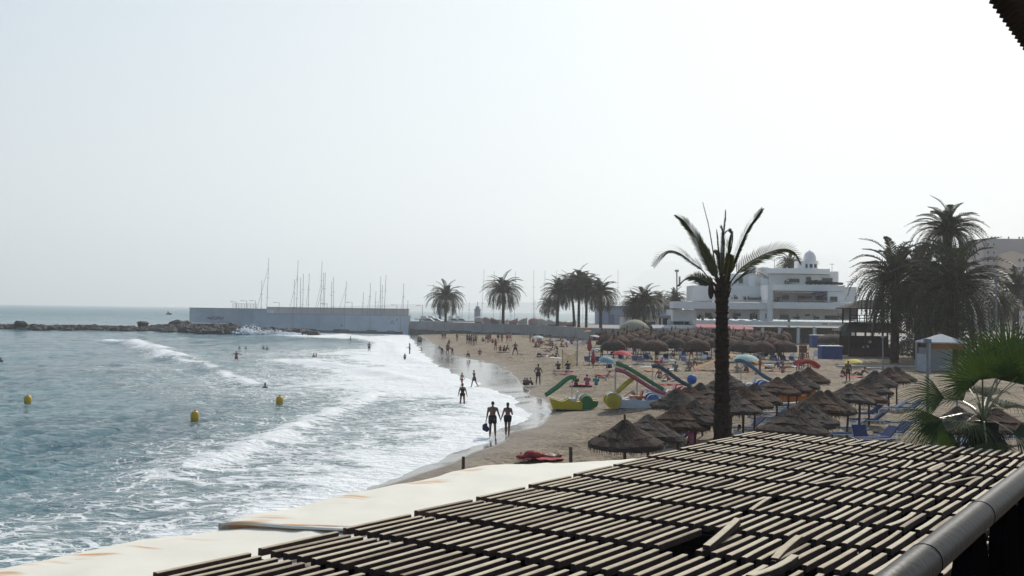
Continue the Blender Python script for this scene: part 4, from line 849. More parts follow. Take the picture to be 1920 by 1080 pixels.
def fan(hub, axis, nrm, Rl, nseg=34, spread=150, droop=.35, seed=0):
    rr_ = random.Random(seed); axis = axis.normalized(); nrm = (nrm - axis * nrm.dot(axis)).normalized(); side = axis.cross(nrm); mb = MB()
    st = (hub - top); c1 = top + st * .35 + Vector((0, 0, .12 * st.length)); mb.tube(spl([top, c1, hub], 8), [.026, .024, .022, .02, .018, .017, .016, .015, .014], 5, mi=1, flat=.5)
    for k in range(nseg):
        a = R(spread) * (2 * (k + .5) / nseg - 1); L = Rl * (1 - .25 * (abs(a) / math.pi) ** 2) * rr_.uniform(.88, 1.05); d = axis * math.cos(a) + side * math.sin(a); wv = Rl * R(spread) * 2 / nseg * .5; pr = side * math.cos(a) - axis * math.sin(a); cols = []
        for i in range(6):
            f = i / 5; c_ = hub + d * L * f + nrm * (.10 * math.sin(f * 3.1) * Rl + (.02 * Rl * (-1) ** k * f)) + Vector((0, 0, -droop * L * max(0, f - .35) ** 2 * 1.6)); w_ = wv * (f * .9 if f < .4 else (.36 * (1 - f) / .6)) + .002; cols.append((c_ - pr * w_, c_ + nrm * w_ * .5, c_ + pr * w_))
        vs = [p for c_ in cols for p in c_]; mb.add(vs, [(3 * i + j, 3 * i + 3 + j, 3 * i + 4 + j, 3 * i + 1 + j) for i in range(5) for j in range(2)])
    return mb
FL = [(1770, 746, -.3, (-1, 0, .08), (0, -.95, .45), .88, 52, .35), (1762, 784, -.5, (-.85, 0, -.42), (-.2, -.9, .45), .88, 50, .5), (1764, 786, -.6, (-.35, 0, -.9), (-.2, -.9, .3), .68, 45, .3), (1826, 722, .2, (-.55, 0, .8), (.3, -1, .2), .92, 82, .15), (1842, 712, -.3, (-.1, 0, 1), (0, -1, .2), 1.05, 85, .12), (1876, 712, .4, (.25, 0, 1), (0, -1, .1), 1.1, 88, .12), (1908, 706, -.2, (.6, 0, .8), (-.3, -1, .2), 1.1, 90, .2),
      (1815, 725, .8, (-.8, 0, .5), (.1, -.9, .5), .75, 70, .25), (1842, 690, .9, (-.15, .1, 1), (0, -1, .1), .85, 75, .1), (1888, 675, .9, (.2, .1, 1), (0, -1, .1), 1.05, 80, .1), (1925, 760, -.4, (.9, 0, .1), (0, -.5, .9), .9, 75, .3), (1900, 812, -.6, (.8, -.1, -.5), (.3, -.7, .6), .8, 75, .5), (1812, 790, -.9, (-.4, -.8, -.3), (0, -.5, .8), .75, 70, .5),
      (1850, 745, .9, (0, 1, .3), (0, -.4, .9), .9, 80, .3), (1880, 765, .9, (.5, .8, .1), (0, -.4, .9), .9, 80, .4), (1806, 752, .7, (-.6, .7, .2), (0, -.4, .9), .8, 70, .3), (1850, 830, -.7, (.1, -.6, -.9), (0, -1, .1), .7, 75, .3), (1785, 812, .3, (-.5, 0, -.9), (-.4, -.8, .2), .7, 55, .2), (1945, 695, .5, (.8, 0, .6), (-.3, -.8, .4), 1.1, 85, .25)]
for i, (px, py, dy, ax, nr, rl, sp_, dr) in enumerate(FL):
    fan(LF(px, py, dy), Vector(ax), Vector(nr), rl, 30, sp_, dr, i).build('fan_leaf', [fanm, fans], fp_)
# low shrubs at the right edge
def shrub(px, py, Yd, rx_, rz_, label, seed, m=None, n=500, cat='shrub', top=None):
    r_ = random.Random(seed); p = A(px, py, Yd); gz = H(p.x, p.y); o = thing('shrub', label, cat, (p.x, p.y, gz)); mb = MB()
    for _ in range(n):
        a = r_.uniform(0, 6.28); e = r_.uniform(-.2, 1.5); q = r_.random() ** .4; c_ = Vector((math.cos(a) * math.cos(e) * rx_ * q, math.sin(a) * math.cos(e) * rx_ * q, abs(math.sin(e)) * rz_ * q * (.8 + .4 * math.sin(3 * a)))); s = r_.uniform(.06, .14) * max(1, Yd / 60); d1 = Vector((r_.uniform(-1, 1), r_.uniform(-1, 1), r_.uniform(-.6, 1))).normalized() * s; d2 = d1.cross(Vector((r_.uniform(-1, 1), r_.uniform(-1, 1), r_.uniform(-1, 1)))).normalized() * s * .5
        mb.add([c_ - d1, c_ + d2, c_ + d1, c_ - d2], [(0, 1, 2, 3)])
    mb.build('foliage', m or frond_g, o); mb = MB()
    for _ in range(6): a = r_.uniform(0, 6.28); mb.tube([(0, 0, -.2), (math.cos(a) * rx_ * .3, math.sin(a) * rx_ * .3, rz_ * .4), (math.cos(a) * rx_ * .6, math.sin(a) * rx_ * .6, rz_ * .75)], [.05, .04, .015], 5)
    mb.build('stems', trunkm, o); return o
bush = mat('bush_leaf', (.022, .030, .014), .6, .35, 2, col2=(.055, .062, .03), transl=.15)
shrub(1212, 610, 200, 2.6, 3.6, 'dark round bush under the bushy palm, left of the white building', 1, bush, 700)
shrub(1896, 610, 120, 3.5, 4.2, 'tall dark bush at the right edge behind the fan palm', 2, bush, 1200); shrub(1915, 640, 95, 3.0, 3.0, 'green bush at the right edge just behind the fan palm leaves', 3, bush, 900)
shrub(1740, 640, 145, 5.0, 2.6, 'dark bush in the shade below the right palm grove', 4, bush, 1200); shrub(1700, 640, 165, 5.0, 2.4, 'dark bush behind the wooden hut and palms', 5, bush, 900); shrub(1800, 640, 150, 6.0, 3.4, 'dark bush between palm grove and white tent', 6, bush, 1300)
# ---------------------------------------------------------------- far shore
def wallmat(n, c, **k): return mat(n, c, .85, .12, .35, .2, 8, **k)
pw = wallmat('pier_wall_paint', (.45, .47, .495)); conc = wallmat('concrete', (.30, .29, .28)); rockm = mat('dark_rock', (.020, .016, .015), .75, .45, .8, .5, 5, spec=.4)
def wall(name, label, pts, z0, z1, th_, m=pw, cat='wall', seam=8.0):
    o = thing(name, label, cat, (pts[0][0], pts[0][1], z0)); d = Vector((pts[1][0] - pts[0][0], pts[1][1] - pts[0][1], 0)); L = d.length; rz = math.atan2(d.y, d.x); o.rotation_euler = (0, 0, rz)
    mb = MB(); mb.bx(0, L, 0, th_, -1.5, z1 - z0); mb.build('body', m, o); mb = MB(); mb.bx(-.05, L + .05, -.06, th_ + .06, z1 - z0, z1 - z0 + .14); mb.build('coping', conc, o)
    if L > 12:
        mb = MB(); r_ = random.Random(int(L)); k = seam
        while k < L - 1: mb.bx(k, k + .05, -.012, .05, -.5, z1 - z0 - .01); k += seam * r_.uniform(.9, 1.1)
        mb.build('panel_joint', mat('dark_joint', (.12, .12, .13), .9), o); mb = MB(); k = 0
        while k < L - 3: w_ = r_.uniform(1.5, 3.0); mb.bx(k, min(L, k + w_), -.02, .06, -1.4, r_.uniform(.35, .8)); k += w_
        mb.build('tide_stain', mat('tide_stain', (.12, .115, .10), .9, .4, .5), o)
    return o
a = A(433, 600, 300); b_ = A(500, 600, 293); c_ = A(766, 600, 279); e_ = A(355, 600, 312)
w1 = wall('pier_wall', 'left block of the blue-grey pier wall above the rocks, with faded graffiti', [(e_.x, e_.y), (a.x, a.y + 6)], .5, 5.95, 8)
gm_ = mat('graffiti_paint', (.16, .13, .20), .8, .3, 2)
r = random.Random(9); mb = MB()
for i in range(9):
    x = 6.2 + i * .62; z = 2.4 + r.uniform(-.3, .3); mb.tube([(x, -.03, z), (x + .25, -.03, z + .75), (x + .45, -.03, z + .1), (x + .6, -.03, z + .6)], .07, 4)
mb.build('graffiti', gm_, w1)
w2 = wall('pier_wall', 'tall middle section of the blue-grey pier wall with a corner', [(a.x, a.y), (b_.x, b_.y)], .3, 5.95, 2.5)
w3 = wall('pier_wall', 'long lower section of the blue-grey pier wall reaching the sand', [(b_.x, b_.y), (c_.x, c_.y)], .3, 4.75, 1.2)
mb = MB()
for x, z, s in ((22.2, 1.4, .5), (36.5, 2.3, .7), (38.2, 3.2, .4)): mb.tube([(x, -.02, z), (x + s, -.02, z + s * 1.3), (x + s * 1.5, -.02, z)], .09, 4)
mb.build('graffiti', gm_, w3)
# quay (raised promenade) built as ground, with its low wall
q1 = A(768, 620, 281); q2 = A(1000, 620, 243); q3 = A(1105, 620, 205); q4 = A(1250, 620, 203)
def slab(name, poly, z1, z0, m):
    mb = MB(); n = len(poly); mb.add([(x, y, z1) for x, y in poly] + [(x, y, z0) for x, y in poly], [tuple(range(n)), tuple(range(2 * n - 1, n - 1, -1))] + [(i, i + n, (i + 1) % n + n, (i + 1) % n) for i in range(n)]); return tag(mb.build(name, m), kind='structure')
slab('quay', [(q1.x + .2, q1.y + .5), (q1.x + .2, 322), (30, 332), (60, 332), (60, q4.y + .5), (q4.x, q4.y + .5), (q3.x, q3.y + .5), (q2.x, q2.y + .5)], 3.05, -2, mat('quay_paving', (.25, .23, .21), .9, .15, .5))
for (p0, p1, lb) in (((q1.x, q1.y), (q2.x, q2.y), 'low grey promenade wall behind the far bathers'), ((q2.x, q2.y), (q3.x, q3.y), 'low grey promenade wall below the clump of palms'), ((q3.x, q3.y), (q4.x, q4.y), 'low grey promenade wall behind the far parasols')): wall('promenade_wall', lb, [p0, p1], .8, 3.3, .5, conc)
slab('promenade', [(q4.x, q4.y + .5), (60, q4.y + .5), (60, 196), (130, 180), (400, 180), (400, 600), (60, 600)], 1.45, -1, mat('promenade_paving', (.22, .19, .16), .9, .15, .5))
# boulders
def rock(s, seed):
    r_ = random.Random(seed); mb = MB(); mb.ball((0, 0, 0), 1, 8, 6); mb.v = [tuple(Vector(v) * s * r_.uniform(.72, 1.15)) for v in mb.v]; mb.v = [(x * 1.3, y, z * .75) for x, y, z in mb.v]; return mb
mb = MB(); r = random.Random(5)
def pile(x0, x1, ya, yb, h0, h1, n):
    for i in range(n):
        f = r.random(); px = x0 + (x1 - x0) * f; Yy = r.uniform(ya, yb); q = A(px, 610, Yy); hh = (h0 + (h1 - h0) * f) * (1 - abs((Yy - ya) / (yb - ya) - .6) * 1.1) * r.uniform(.6, 1.1); s = r.uniform(.7, 1.5)
        k = rock(s, r.random()); mb.add([(v[0] + q.x, v[1] + q.y, v[2] + max(-.2, hh - .5)) for v in k.v], k.f)
pile(-90, 300, 275, 285, .85, .95, 560); pile(290, 440, 264, 300, 1.2, 1.9, 420); pile(430, 575, 262, 284, 1.2, .9, 190); pile(-90, 430, 282, 287, .7, 1.1, 200)
tag(mb.build('breakwater_rocks', rockm), 'dark line of piled boulders running out to sea from the pier wall', 'boulders', kind='stuff')
for i, (px, Yy, s, lb) in enumerate(((268, 283, 1.35, 'square dark boulder standing up on the breakwater, left of the others'), (332, 292, 2.0, 'dark boulder at the foot of the pier wall left end'), (347, 294, 1.7, 'dark boulder touching the pier wall corner'), (560, 258, 1.6, 'dark wet boulder in the surf below the long wall, left'), (575, 256, 1.3, 'dark wet boulder in the surf below the long wall, middle'), (588, 257, 1.5, 'dark wet boulder in the surf below the long wall, right'), (38, 276, 1.4, 'pale-topped boulder far left on the breakwater'))):
    q = A(px, 610, Yy); o = rock(s, 70 + i).build('boulder', rockm); o.location = (q.x, q.y, 1.5 if i < 3 else .3 if i < 6 else 1.2); tag(o, lb, 'boulder', 'single boulders of the breakwater')
lg = A(395, 606, 302); o = MB().bx(-7.5, 6.5, -6, 4, -2, 1.9).build('ledge', conc); o.location = (lg.x, lg.y, 0); tag(o, 'flat concrete ledge between the left pier block and the rocks', 'ledge')
# sea spray where waves hit the rocks
mb = MB(); r = random.Random(8)
for (px, Yy, w_, h_) in ((470, 262, 3.2, 2.4), (512, 258, 4.0, 1.1), (462, 260, 2.0, 1.4), (545, 254, 3, .7)):
    q = A(px, 615, Yy)
    for _ in range(150): a = r.gauss(0, .45); z = r.random() ** 1.6 * h_ * math.exp(-a * a); s = r.uniform(.08, .28) * (1.3 - z / (h_ + .1)); k = MB().ball((q.x + a * w_, q.y + r.gauss(0, .6), z + .1), (s * 1.3, s, s), 5, 4); mb.add(k.v, k.f)
tag(mb.build('sea_spray', mat('spray_white', (.85, .86, .87), .8, .03, 2)), kind='stuff')
# distant land
def ridge(name, pts, Yd, depth, col, seed):
    n = 160; vs = []; fs = []; xs = [p[0] for p in pts]; ys = [p[1] for p in pts]; r_ = np.random.default_rng(seed); ph = r_.uniform(0, 6, 8)
    for i in range(n):
        px = xs[0] + (xs[-1] - xs[0]) * i / (n - 1); py = np.interp(px, xs, ys); q = A(px, py, Yd); hgt = max(0, q.z); nz = sum(math.sin(px * .06 * (k + 1) + ph[k]) / (k + 1.5) for k in range(8)); hgt = max(0, hgt * (1 + .035 * nz))
        for f, hf in ((-.5, 0), (-.3, .35 + .05 * math.sin(i * .7)), (-.1, .8 + .05 * math.sin(i * 1.1)), (0, 1), (.3, .6), (.6, 0)): vs.append((q.x * (1 + f * depth / Yd), Yd + f * depth, hgt * hf - (3 if hf == 0 else 0)))
    for i in range(n - 1):
        for k in range(5): fs.append((i * 6 + k, i * 6 + k + 1, (i + 1) * 6 + k + 1, (i + 1) * 6 + k))
    me = MB().add(vs, fs).build(name, mat(name + '_slope', col, .95, .3, .003), sm=True); return tag(me, kind='structure')
ridge('far_shore', [(560, 578), (640, 574), (740, 570.5), (900, 567.5), (1000, 566.5), (1080, 567), (1200, 565), (1300, 566)], 6500, 1200, (.10, .115, .12), 1)
ridge('mountains', [(1100, 585), (1150, 552), (1185, 526), (1215, 503), (1250, 492), (1285, 499), (1330, 497), (1400, 480), (1440, 468), (1480, 462), (1530, 472), (1580, 488), (1640, 503), (1720, 520), (1850, 545), (2000, 560), (2200, 600)], 11500, 2500, (.10, .12, .13), 2)
ridge('hills', [(1080, 595), (1180, 572), (1300, 562), (1450, 560), (1650, 566), (1900, 575), (2200, 600)], 8200, 1500, (.10, .12, .11), 3)
# ---------------------------------------------------------------- white apartment building
YB = 198.0
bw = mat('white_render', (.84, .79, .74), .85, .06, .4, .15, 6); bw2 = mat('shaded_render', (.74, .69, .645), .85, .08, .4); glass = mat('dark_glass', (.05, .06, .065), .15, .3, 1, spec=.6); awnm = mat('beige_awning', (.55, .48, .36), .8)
bo = A(1440, 640, YB); bz = 1.4; wb = thing('apartment_building', 'white stepped apartment building with rounded terraces and a small dome', 'building', (bo.x, YB, bz))
def bxz(px, py, Yd=YB): q = A(px, py, Yd); return q.x - bo.x, q.z - bz
def blk(name, x0, y0, x1, y1, Yf, dep, m=bw, parent=wb, mi=0):
    a, za = bxz(x0, y0, YB + Yf); b, zb = bxz(x1, y1, YB + Yf); zz = max(min(za, zb), -1.5) if y1 < 640 else -.5
    mb = MB(); mb.bx(min(a, b), max(a, b), Yf, Yf + dep, zz, max(za, zb)); return mb.build(name, m, parent)
def scallop(px0, px1, py, Yf, dep, n, amp=.45, m=bw):
    a, z = bxz(px0, py, YB + Yf); b, _ = bxz(px1, py, YB + Yf); mb = MB(); z = z - .05
    pts = [(a, z - .35)]
    for i in range(n * 6 + 1):
        f = i / (n * 6); pts.append((a + (b - a) * f, z + amp * (abs(math.cos(f * n * math.pi)) - .5)))
    pts.append((b, z - .35)); mb.prism(pts, Yf - .004, Yf + dep); return mb.build('scalloped_parapet', m, wb)
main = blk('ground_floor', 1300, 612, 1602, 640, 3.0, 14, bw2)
blk('front_canopy', 1300, 601, 1604, 612.5, 0, 5, bw)
for px in (1497, 1527, 1462, 1430, 1398, 1330): blk('column', px - 1.6, 612.6, px + 1.6, 642, .3, .35)
for x0, x1 in ((1306, 1326), (1334, 1392), (1402, 1426), (1434, 1458), (1468, 1493), (1501, 1523), (1532, 1560), (1566, 1596)):
    w_ = blk('shop_shade_panel', x0, 615, x1, 640, 2.9, .2, mat('interior_shade', (.03, .026, .028), .6, .4, .3))  # solid dark panels painted as the shade inside the arcade
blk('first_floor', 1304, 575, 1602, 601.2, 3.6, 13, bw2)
blk('first_parapet', 1262, 565, 1447, 580.5, .6, 4.5); blk('first_parapet', 1449, 566, 1606, 580.5, -.3, 5); blk('stair_wall', 1440, 534, 1449, 602, -.1, 6)
blk('side_wing', 1262, 580.6, 1306, 603, 3, 9); blk('pier', 1350, 580.6, 1366, 601, 1.0, 3); blk('pier', 1425, 580.6, 1441, 601, 1.0, 3)
scallop(1304, 1366, 601, .05, .3, 4, .35); scallop(1366, 1440, 601, .05, .3, 3, .5)
for x0, y0, x1, y1, Yf in ((1434, 587, 1441, 598, .85), (1461, 588, 1480, 600, 3.5), (1508, 588, 1520, 594, 3.5), (1321, 585, 1335, 596, 3.5), (1372, 586, 1390, 594, 3.5), (1405, 586, 1412, 600, 3.5), (1545, 590, 1575, 600, 3.5)):
    w_ = blk('window', x0, y0, x1, y1, Yf, .3, bw2); a, za = bxz(x0, y0, YB + Yf); b, zb = bxz(x1, y1, YB + Yf); mb = MB(); mb.bx(a + .12, b - .12, Yf - .03, Yf + .02, zb + .1, za - .12); mb.build('pane', glass, w_)
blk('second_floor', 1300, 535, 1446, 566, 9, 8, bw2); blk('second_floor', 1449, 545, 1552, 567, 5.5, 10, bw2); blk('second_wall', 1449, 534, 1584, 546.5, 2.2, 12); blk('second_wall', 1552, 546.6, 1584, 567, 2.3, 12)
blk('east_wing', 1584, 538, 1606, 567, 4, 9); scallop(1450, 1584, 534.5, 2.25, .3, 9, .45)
mb = MB(); a, za = bxz(1455, 547, YB + 1); b, _ = bxz(1524, 547, YB + 1); mb.bx(a, b, .4, 2.2, za - .12, za + .02); mb.build('awning', awnm, wb); mb = MB(); a, za = bxz(1525, 549, YB + 1); b, _ = bxz(1549, 549, YB + 1); mb.bx(a, b, .8, 2.2, za - .4, za + .05); mb.build('awning', mat('navy_awning', (.04, .05, .12), .8), wb)
for x0, y0, x1, y1, Yf in ((1465, 552, 1481, 565, 5.4), (1495, 553, 1524, 566, 5.4), (1527, 553, 1545, 566, 5.4), (1555, 555, 1571, 567, 2.2), (1400, 556, 1441, 565, 5.2), (1366, 556, 1374, 566, 8.9), (1385, 527, 1395, 538, 11.8)):
    w_ = blk('window', x0, y0, x1, y1, Yf, .3, bw2); a, za = bxz(x0, y0, YB + Yf); b, zb = bxz(x1, y1, YB + Yf); mb = MB(); mb.bx(a + .12, b - .12, Yf - .03, Yf + .02, zb + .1, za - .12); mb.build('pane', glass, w_)
blk('pergola_terrace', 1340, 549, 1440, 566, 6, 6, bw2)
# third storey with rounded walls
def rblk(name, x0, y0, x1, y1, Yf, dep, m=bw, bul=1.5):
    a, za = bxz(x0, y0, YB + Yf); b, zb = bxz(x1, y1, YB + Yf); mb = MB(); n = 14; top = []
    for i in range(n + 1): f = i / n; top.append((a + (b - a) * f, Yf - bul * math.sin(math.pi * f)))
    pl = top + [(b, Yf + dep), (a, Yf + dep)]; m_ = len(pl); mb.add([(x, y, zb) for x, y in pl] + [(x, y, za) for x, y in pl], [tuple(range(m_))[::-1], tuple(range(m_, 2 * m_))] + [(i, (i + 1) % m_, (i + 1) % m_ + m_, i + m_) for i in range(m_)]); return mb.build(name, m, wb)
rblk('third_floor', 1362, 513, 1440, 546, 12, 8, bw, .6); rblk('third_floor', 1442, 514, 1572, 540, 9.5, 9, bw2, .8); rblk('top_wall', 1440, 503, 1556, 514.2, 8.4, 9, bw, 1.4); blk('top_wall', 1556, 509, 1572, 528, 9, 8); blk('tower_wall', 1404, 499, 1416, 552, 10.5, 3); blk('chimney', 1428, 501, 1440, 548, 10, 3)
scallop(1440, 1556, 503.2, 8.42, .3, 5, .3)
for x0, y0, x1, y1, Yf in ((1478, 521, 1500, 531, 9.0), (1510, 518, 1522, 534, 9.0), (1540, 520, 1562, 532, 9.2), (1384, 520, 1394, 532, 11.4)):
    w_ = blk('window', x0, y0, x1, y1, Yf - .5, .3, bw2); a, za = bxz(x0, y0, YB + Yf - .5); b, zb = bxz(x1, y1, YB + Yf - .5); mb = MB(); mb.bx(a + .12, b - .12, Yf - .54, Yf - .48, zb + .1, za - .12); mb.build('pane', glass, w_)
r = random.Random(12); mb = MB()
for _ in range(900):
    px = r.uniform(1512, 1581); a, z = bxz(px, 533 - r.random() * 6 * math.exp(-((px - 1530) / 30) ** 2) - 1, YB + 2.6); d1 = Vector((r.uniform(-1, 1), r.uniform(-1, 1), r.uniform(-1, 1))).normalized() * .3; d2 = d1.cross(Vector((0, r.uniform(-1, 1), 1))).normalized() * .15; c_ = Vector((a, 3.0 + r.uniform(-.3, .3), z)); mb.add([c_ - d1, c_ + d2, c_ + d1, c_ - d2], [(0, 1, 2, 3)])
mb.build('terrace_hedge', bush, wb)
cx, cz = bxz(1518, 503, YB + 12); mb = MB(); mb.lathe([(1.5, 0), (1.5, 1.6), (1.62, 1.6), (1.62, 1.8), (1.22, 1.8), (1.2, 2.3), (1.05, 2.9), (.75, 3.4), (.36, 3.7), (.1, 3.8), (.05, 4.0)], 24); tw = mb.build('dome_tower', bw, wb, False, (cx, 12, cz - .4))
for a_ in (-60, -95, -130): mb = MB(); mb.box((math.cos(R(a_)) * 1.5, math.sin(R(a_)) * 1.5, .8), (.14, .55, .7), rz=R(a_)); mb.build('opening', glass, tw)
mb = MB(); mb.box((-1.9, 0, .6), (1.4, 3, 2.2)); mb.box((1.3, .5, 1.3), (1.4, 1.2, .12)); mb.build('stair_block', bw, tw)
# faint red lettering on the parapet
mb = MB(); r = random.Random(3); a, z = bxz(1541, 608.5, YB - .02)
for wd_ in ((0, 1.1), (1.5, 1.6), (3.3, .9), (4.5, 1.5)):
    x = a + wd_[0]; 
    while x < a + wd_[0] + wd_[1]: h_ = r.uniform(.18, .42); mb.tube([(x, -.03, z), (x + .06, -.03, z + h_), (x + .14, -.03, z + .06), (x + .2, -.03, z + .16)], .028, 4); x += .22
mb.build('lettering', mat('faded_red_letters', (.22, .10, .10), .8), wb)
sg = mat('terrace_furniture', (.35, .2, .16), .7)
mb = MB()
for px in (1500, 1507, 1513, 1519): x, z = bxz(px, 566, YB + 3); mb.box((x, 3, z + .2), (.5, .5, .8))
mb.build('terrace_furniture', sg, wb)
r = random.Random(21); mb = MB()
for px, py, Yf in ((1312, 598, 3.3), (1332, 598, 3.3), (1380, 598, 3.2), (1415, 597, 3.2), (1495, 599, 3.2), (1530, 599, 3.2), (1580, 598, 3.2), (1460, 565, 5), (1550, 564, 3), (1575, 565, 3), (1400, 563, 5.5), (1420, 563, 5.5), (1475, 532, 8), (1378, 560, 5)):
    x, z = bxz(px, py, YB + Yf)
    mb = MB()
    for _ in range(26): c_ = Vector((x + r.gauss(0, .3), Yf + r.gauss(0, .2), z + abs(r.gauss(.1, .35)))); d1 = Vector((r.uniform(-1, 1), r.uniform(-1, 1), r.uniform(-1, 1))).normalized() * .22; d2 = d1.cross(Vector((r.uniform(-1, 1), 1, r.uniform(-1, 1)))).normalized() * .12; mb.add([c_ - d1, c_ + d2, c_ + d1, c_ - d2], [(0, 1, 2, 3)])
    mb.build('terrace_plant', bush, wb)
for px, py, hh in ((1452, 503, 2.4), (1466, 503, 1.6), (1560, 506, 1.8), (1345, 549, 1.6), (1590, 537, 1.5)):
    x, z = bxz(px, py, YB + 12); MB().tube([(x, 12, z - .6), (x, 12, z + hh * .7)], .04, 5).tube([(x - .5, 12, z + hh * .6), (x + .5, 12, z + hh * .6)], .03, 4).build('aerial', gp if 'gp' in globals() else glass, wb)
for px0, px1, py, Yf in ((1449, 1584, 566, -.25), (1366, 1440, 565.6, .65), (1449, 1602, 601.3, .1)):
    a, z = bxz(px0, py, YB + Yf); b, _ = bxz(px1, py, YB + Yf); mb = MB(); mb.tube([(a, Yf + .1, z + .35), (b, Yf + .1, z + .35)], .03, 4); k = a
    while k < b: mb.tube([(k, Yf + .1, z - .1), (k, Yf + .1, z + .35)], .02, 4); k += 1.1
    mb.build('railing', mat('pale_railing', (.4, .4, .42), .5), wb)
# porch pavilion left of it
p0 = A(1273, 640, 204); pv = thing('pavilion', 'grey open restaurant pavilion with posts, left of the white building', 'building', (p0.x, 204, 1.4)); k = 204 / F
W_ = 66 * k; mb = MB(); mb.bx(-W_ / 2, W_ / 2, 0, 7, 4.1, 4.6); mb.build('roof', mat('grey_roof', (.25, .25, .27), .8), pv); mb = MB(); mb.bx(-W_ / 2, W_ / 2, 3.2, 3.5, 1.2, 4.1); mb.build('back_wall', mat('interior_shade', (.03, .026, .028)), pv)  # back wall coloured dark as the shade inside the pavilion
for x in (-3.2, -1.9, 1.0, 3.0): mb = MB(); mb.bx(x - .12, x + .12, .1, .34, 0, 4.1); mb.build('post', bw2, pv)
mb = MB(); mb.bx(-W_ / 2, W_ / 2, -.1, .05, .0, 1.5); mb.build('parapet', mat('grey_roof', (.25, .25, .27)), pv); mb = MB(); mb.bx(-2.2, -1.0, .12, .2, 2.6, 3.8); mb.build('window', bw, pv)
# long blue-grey shed behind the quay palms
p0 = A(1175, 600, 300); sh_ = thing('harbour_shed', 'low blue-grey harbour shed behind the right palm clump', 'building', (p0.x, 300, 3.05)); mb = MB(); mb.bx(-8, 12, 0, 10, 0, 4.8); mb.build('wall', mat('shed_wall', (.26, .29, .36), .8, .1, .5), sh_); mb = MB(); mb.bx(-8.4, 12.4, -.4, 10.4, 4.81, 5.2); mb.build('roof', mat('grey_roof', (.25, .25, .27)), sh_)
for x in (-5, -1, 3, 7): mb = MB(); mb.bx(x, x + 1.6, -.05, .02, .2, 2.8); mb.build('door', mat('shed_door', (.12, .14, .22), .6), sh_)
p0 = A(1215, 600, 222); gh = thing('beach_house', 'low flat-roofed grey house behind the bushy palm', 'building', (p0.x, 222, 1.45)); mb = MB(); mb.bx(-5, 6, 0, 8, 0, 4.2); mb.build('wall', bw2, gh); mb = MB(); mb.bx(-5.4, 6.4, -.8, 8.2, 4.21, 4.5); mb.build('roof', mat('grey_roof', (.25, .25, .27)), gh)
for x in (-3.5, 0, 3.2): mb = MB(); mb.bx(x, x + 1.5, -.05, .02, .9, 3.2); mb.build('window', glass, gh)
# apartment block at the right edge
YT = 420; k = YT / F; p0 = A(1843, 640, YT); pk = mat('pink_render', (.66, .46, .33), .85, .06, .1); pk2 = mat('dull_mauve_render', (.38, .31, .29), .85, .06, .1); tb = thing('apartment_block', 'tall pink and grey apartment block cut by the right frame edge', 'building', (p0.x, YT, 1.4)); zt = A(1850, 447, YT).z - 1.4
mb = MB(); mb.bx(0, 30, 0, 16, -1, zt); mb.build('rear_block', pk2, tb); zt2 = A(1880, 472, YT).z - 1.4; mb = MB(); mb.bx(5.5, 30, -5, -.01, -1, zt2 - 1.2); mb.add([(5.5, -5, zt2 - 1.2), (13, -5, zt2 - 1.2), (9.2, -5, zt2), (5.5, -.01, zt2 - 1.2), (13, -.01, zt2 - 1.2), (9.2, -.01, zt2)], [(0, 1, 2), (5, 4, 3), (0, 2, 5, 3), (2, 1, 4, 5)]); mb.build('front_block', pk, tb)
for zz in range(10):
    z = zt - 3 - zz * 3.1
    if z < 2: break
    for x in (1.2, 3.4): w_ = MB().bx(x, x + 1.2, -.04, .05, z, z + 1.5).build('window', bw2, tb); MB().bx(x + .1, x + 1.1, -.08, .02, z + .1, z + 1.4).build('pane', glass, w_)
    if z < zt2 - 3:
        for x in (11.0, 12.6, 14.2, 18, 22): w_ = MB().bx(x, x + 1.2, -5.05, -4.95, z, z + 1.5).build('window', bw2, tb); MB().bx(x + .1, x + 1.1, -5.08, -4.98, z + .1, z + 1.4).build('pane', glass, w_)
    MB().bx(0, 5.4, -.7, -.1, z - .9, z - .75).build('balcony', pk2, tb)
for x in (5, 6.4, 11.5, 15.6, 17): MB().tube([(x, 4, zt), (x, 4, zt + 1.1)], .28, 8).build('chimney', pk2, tb)
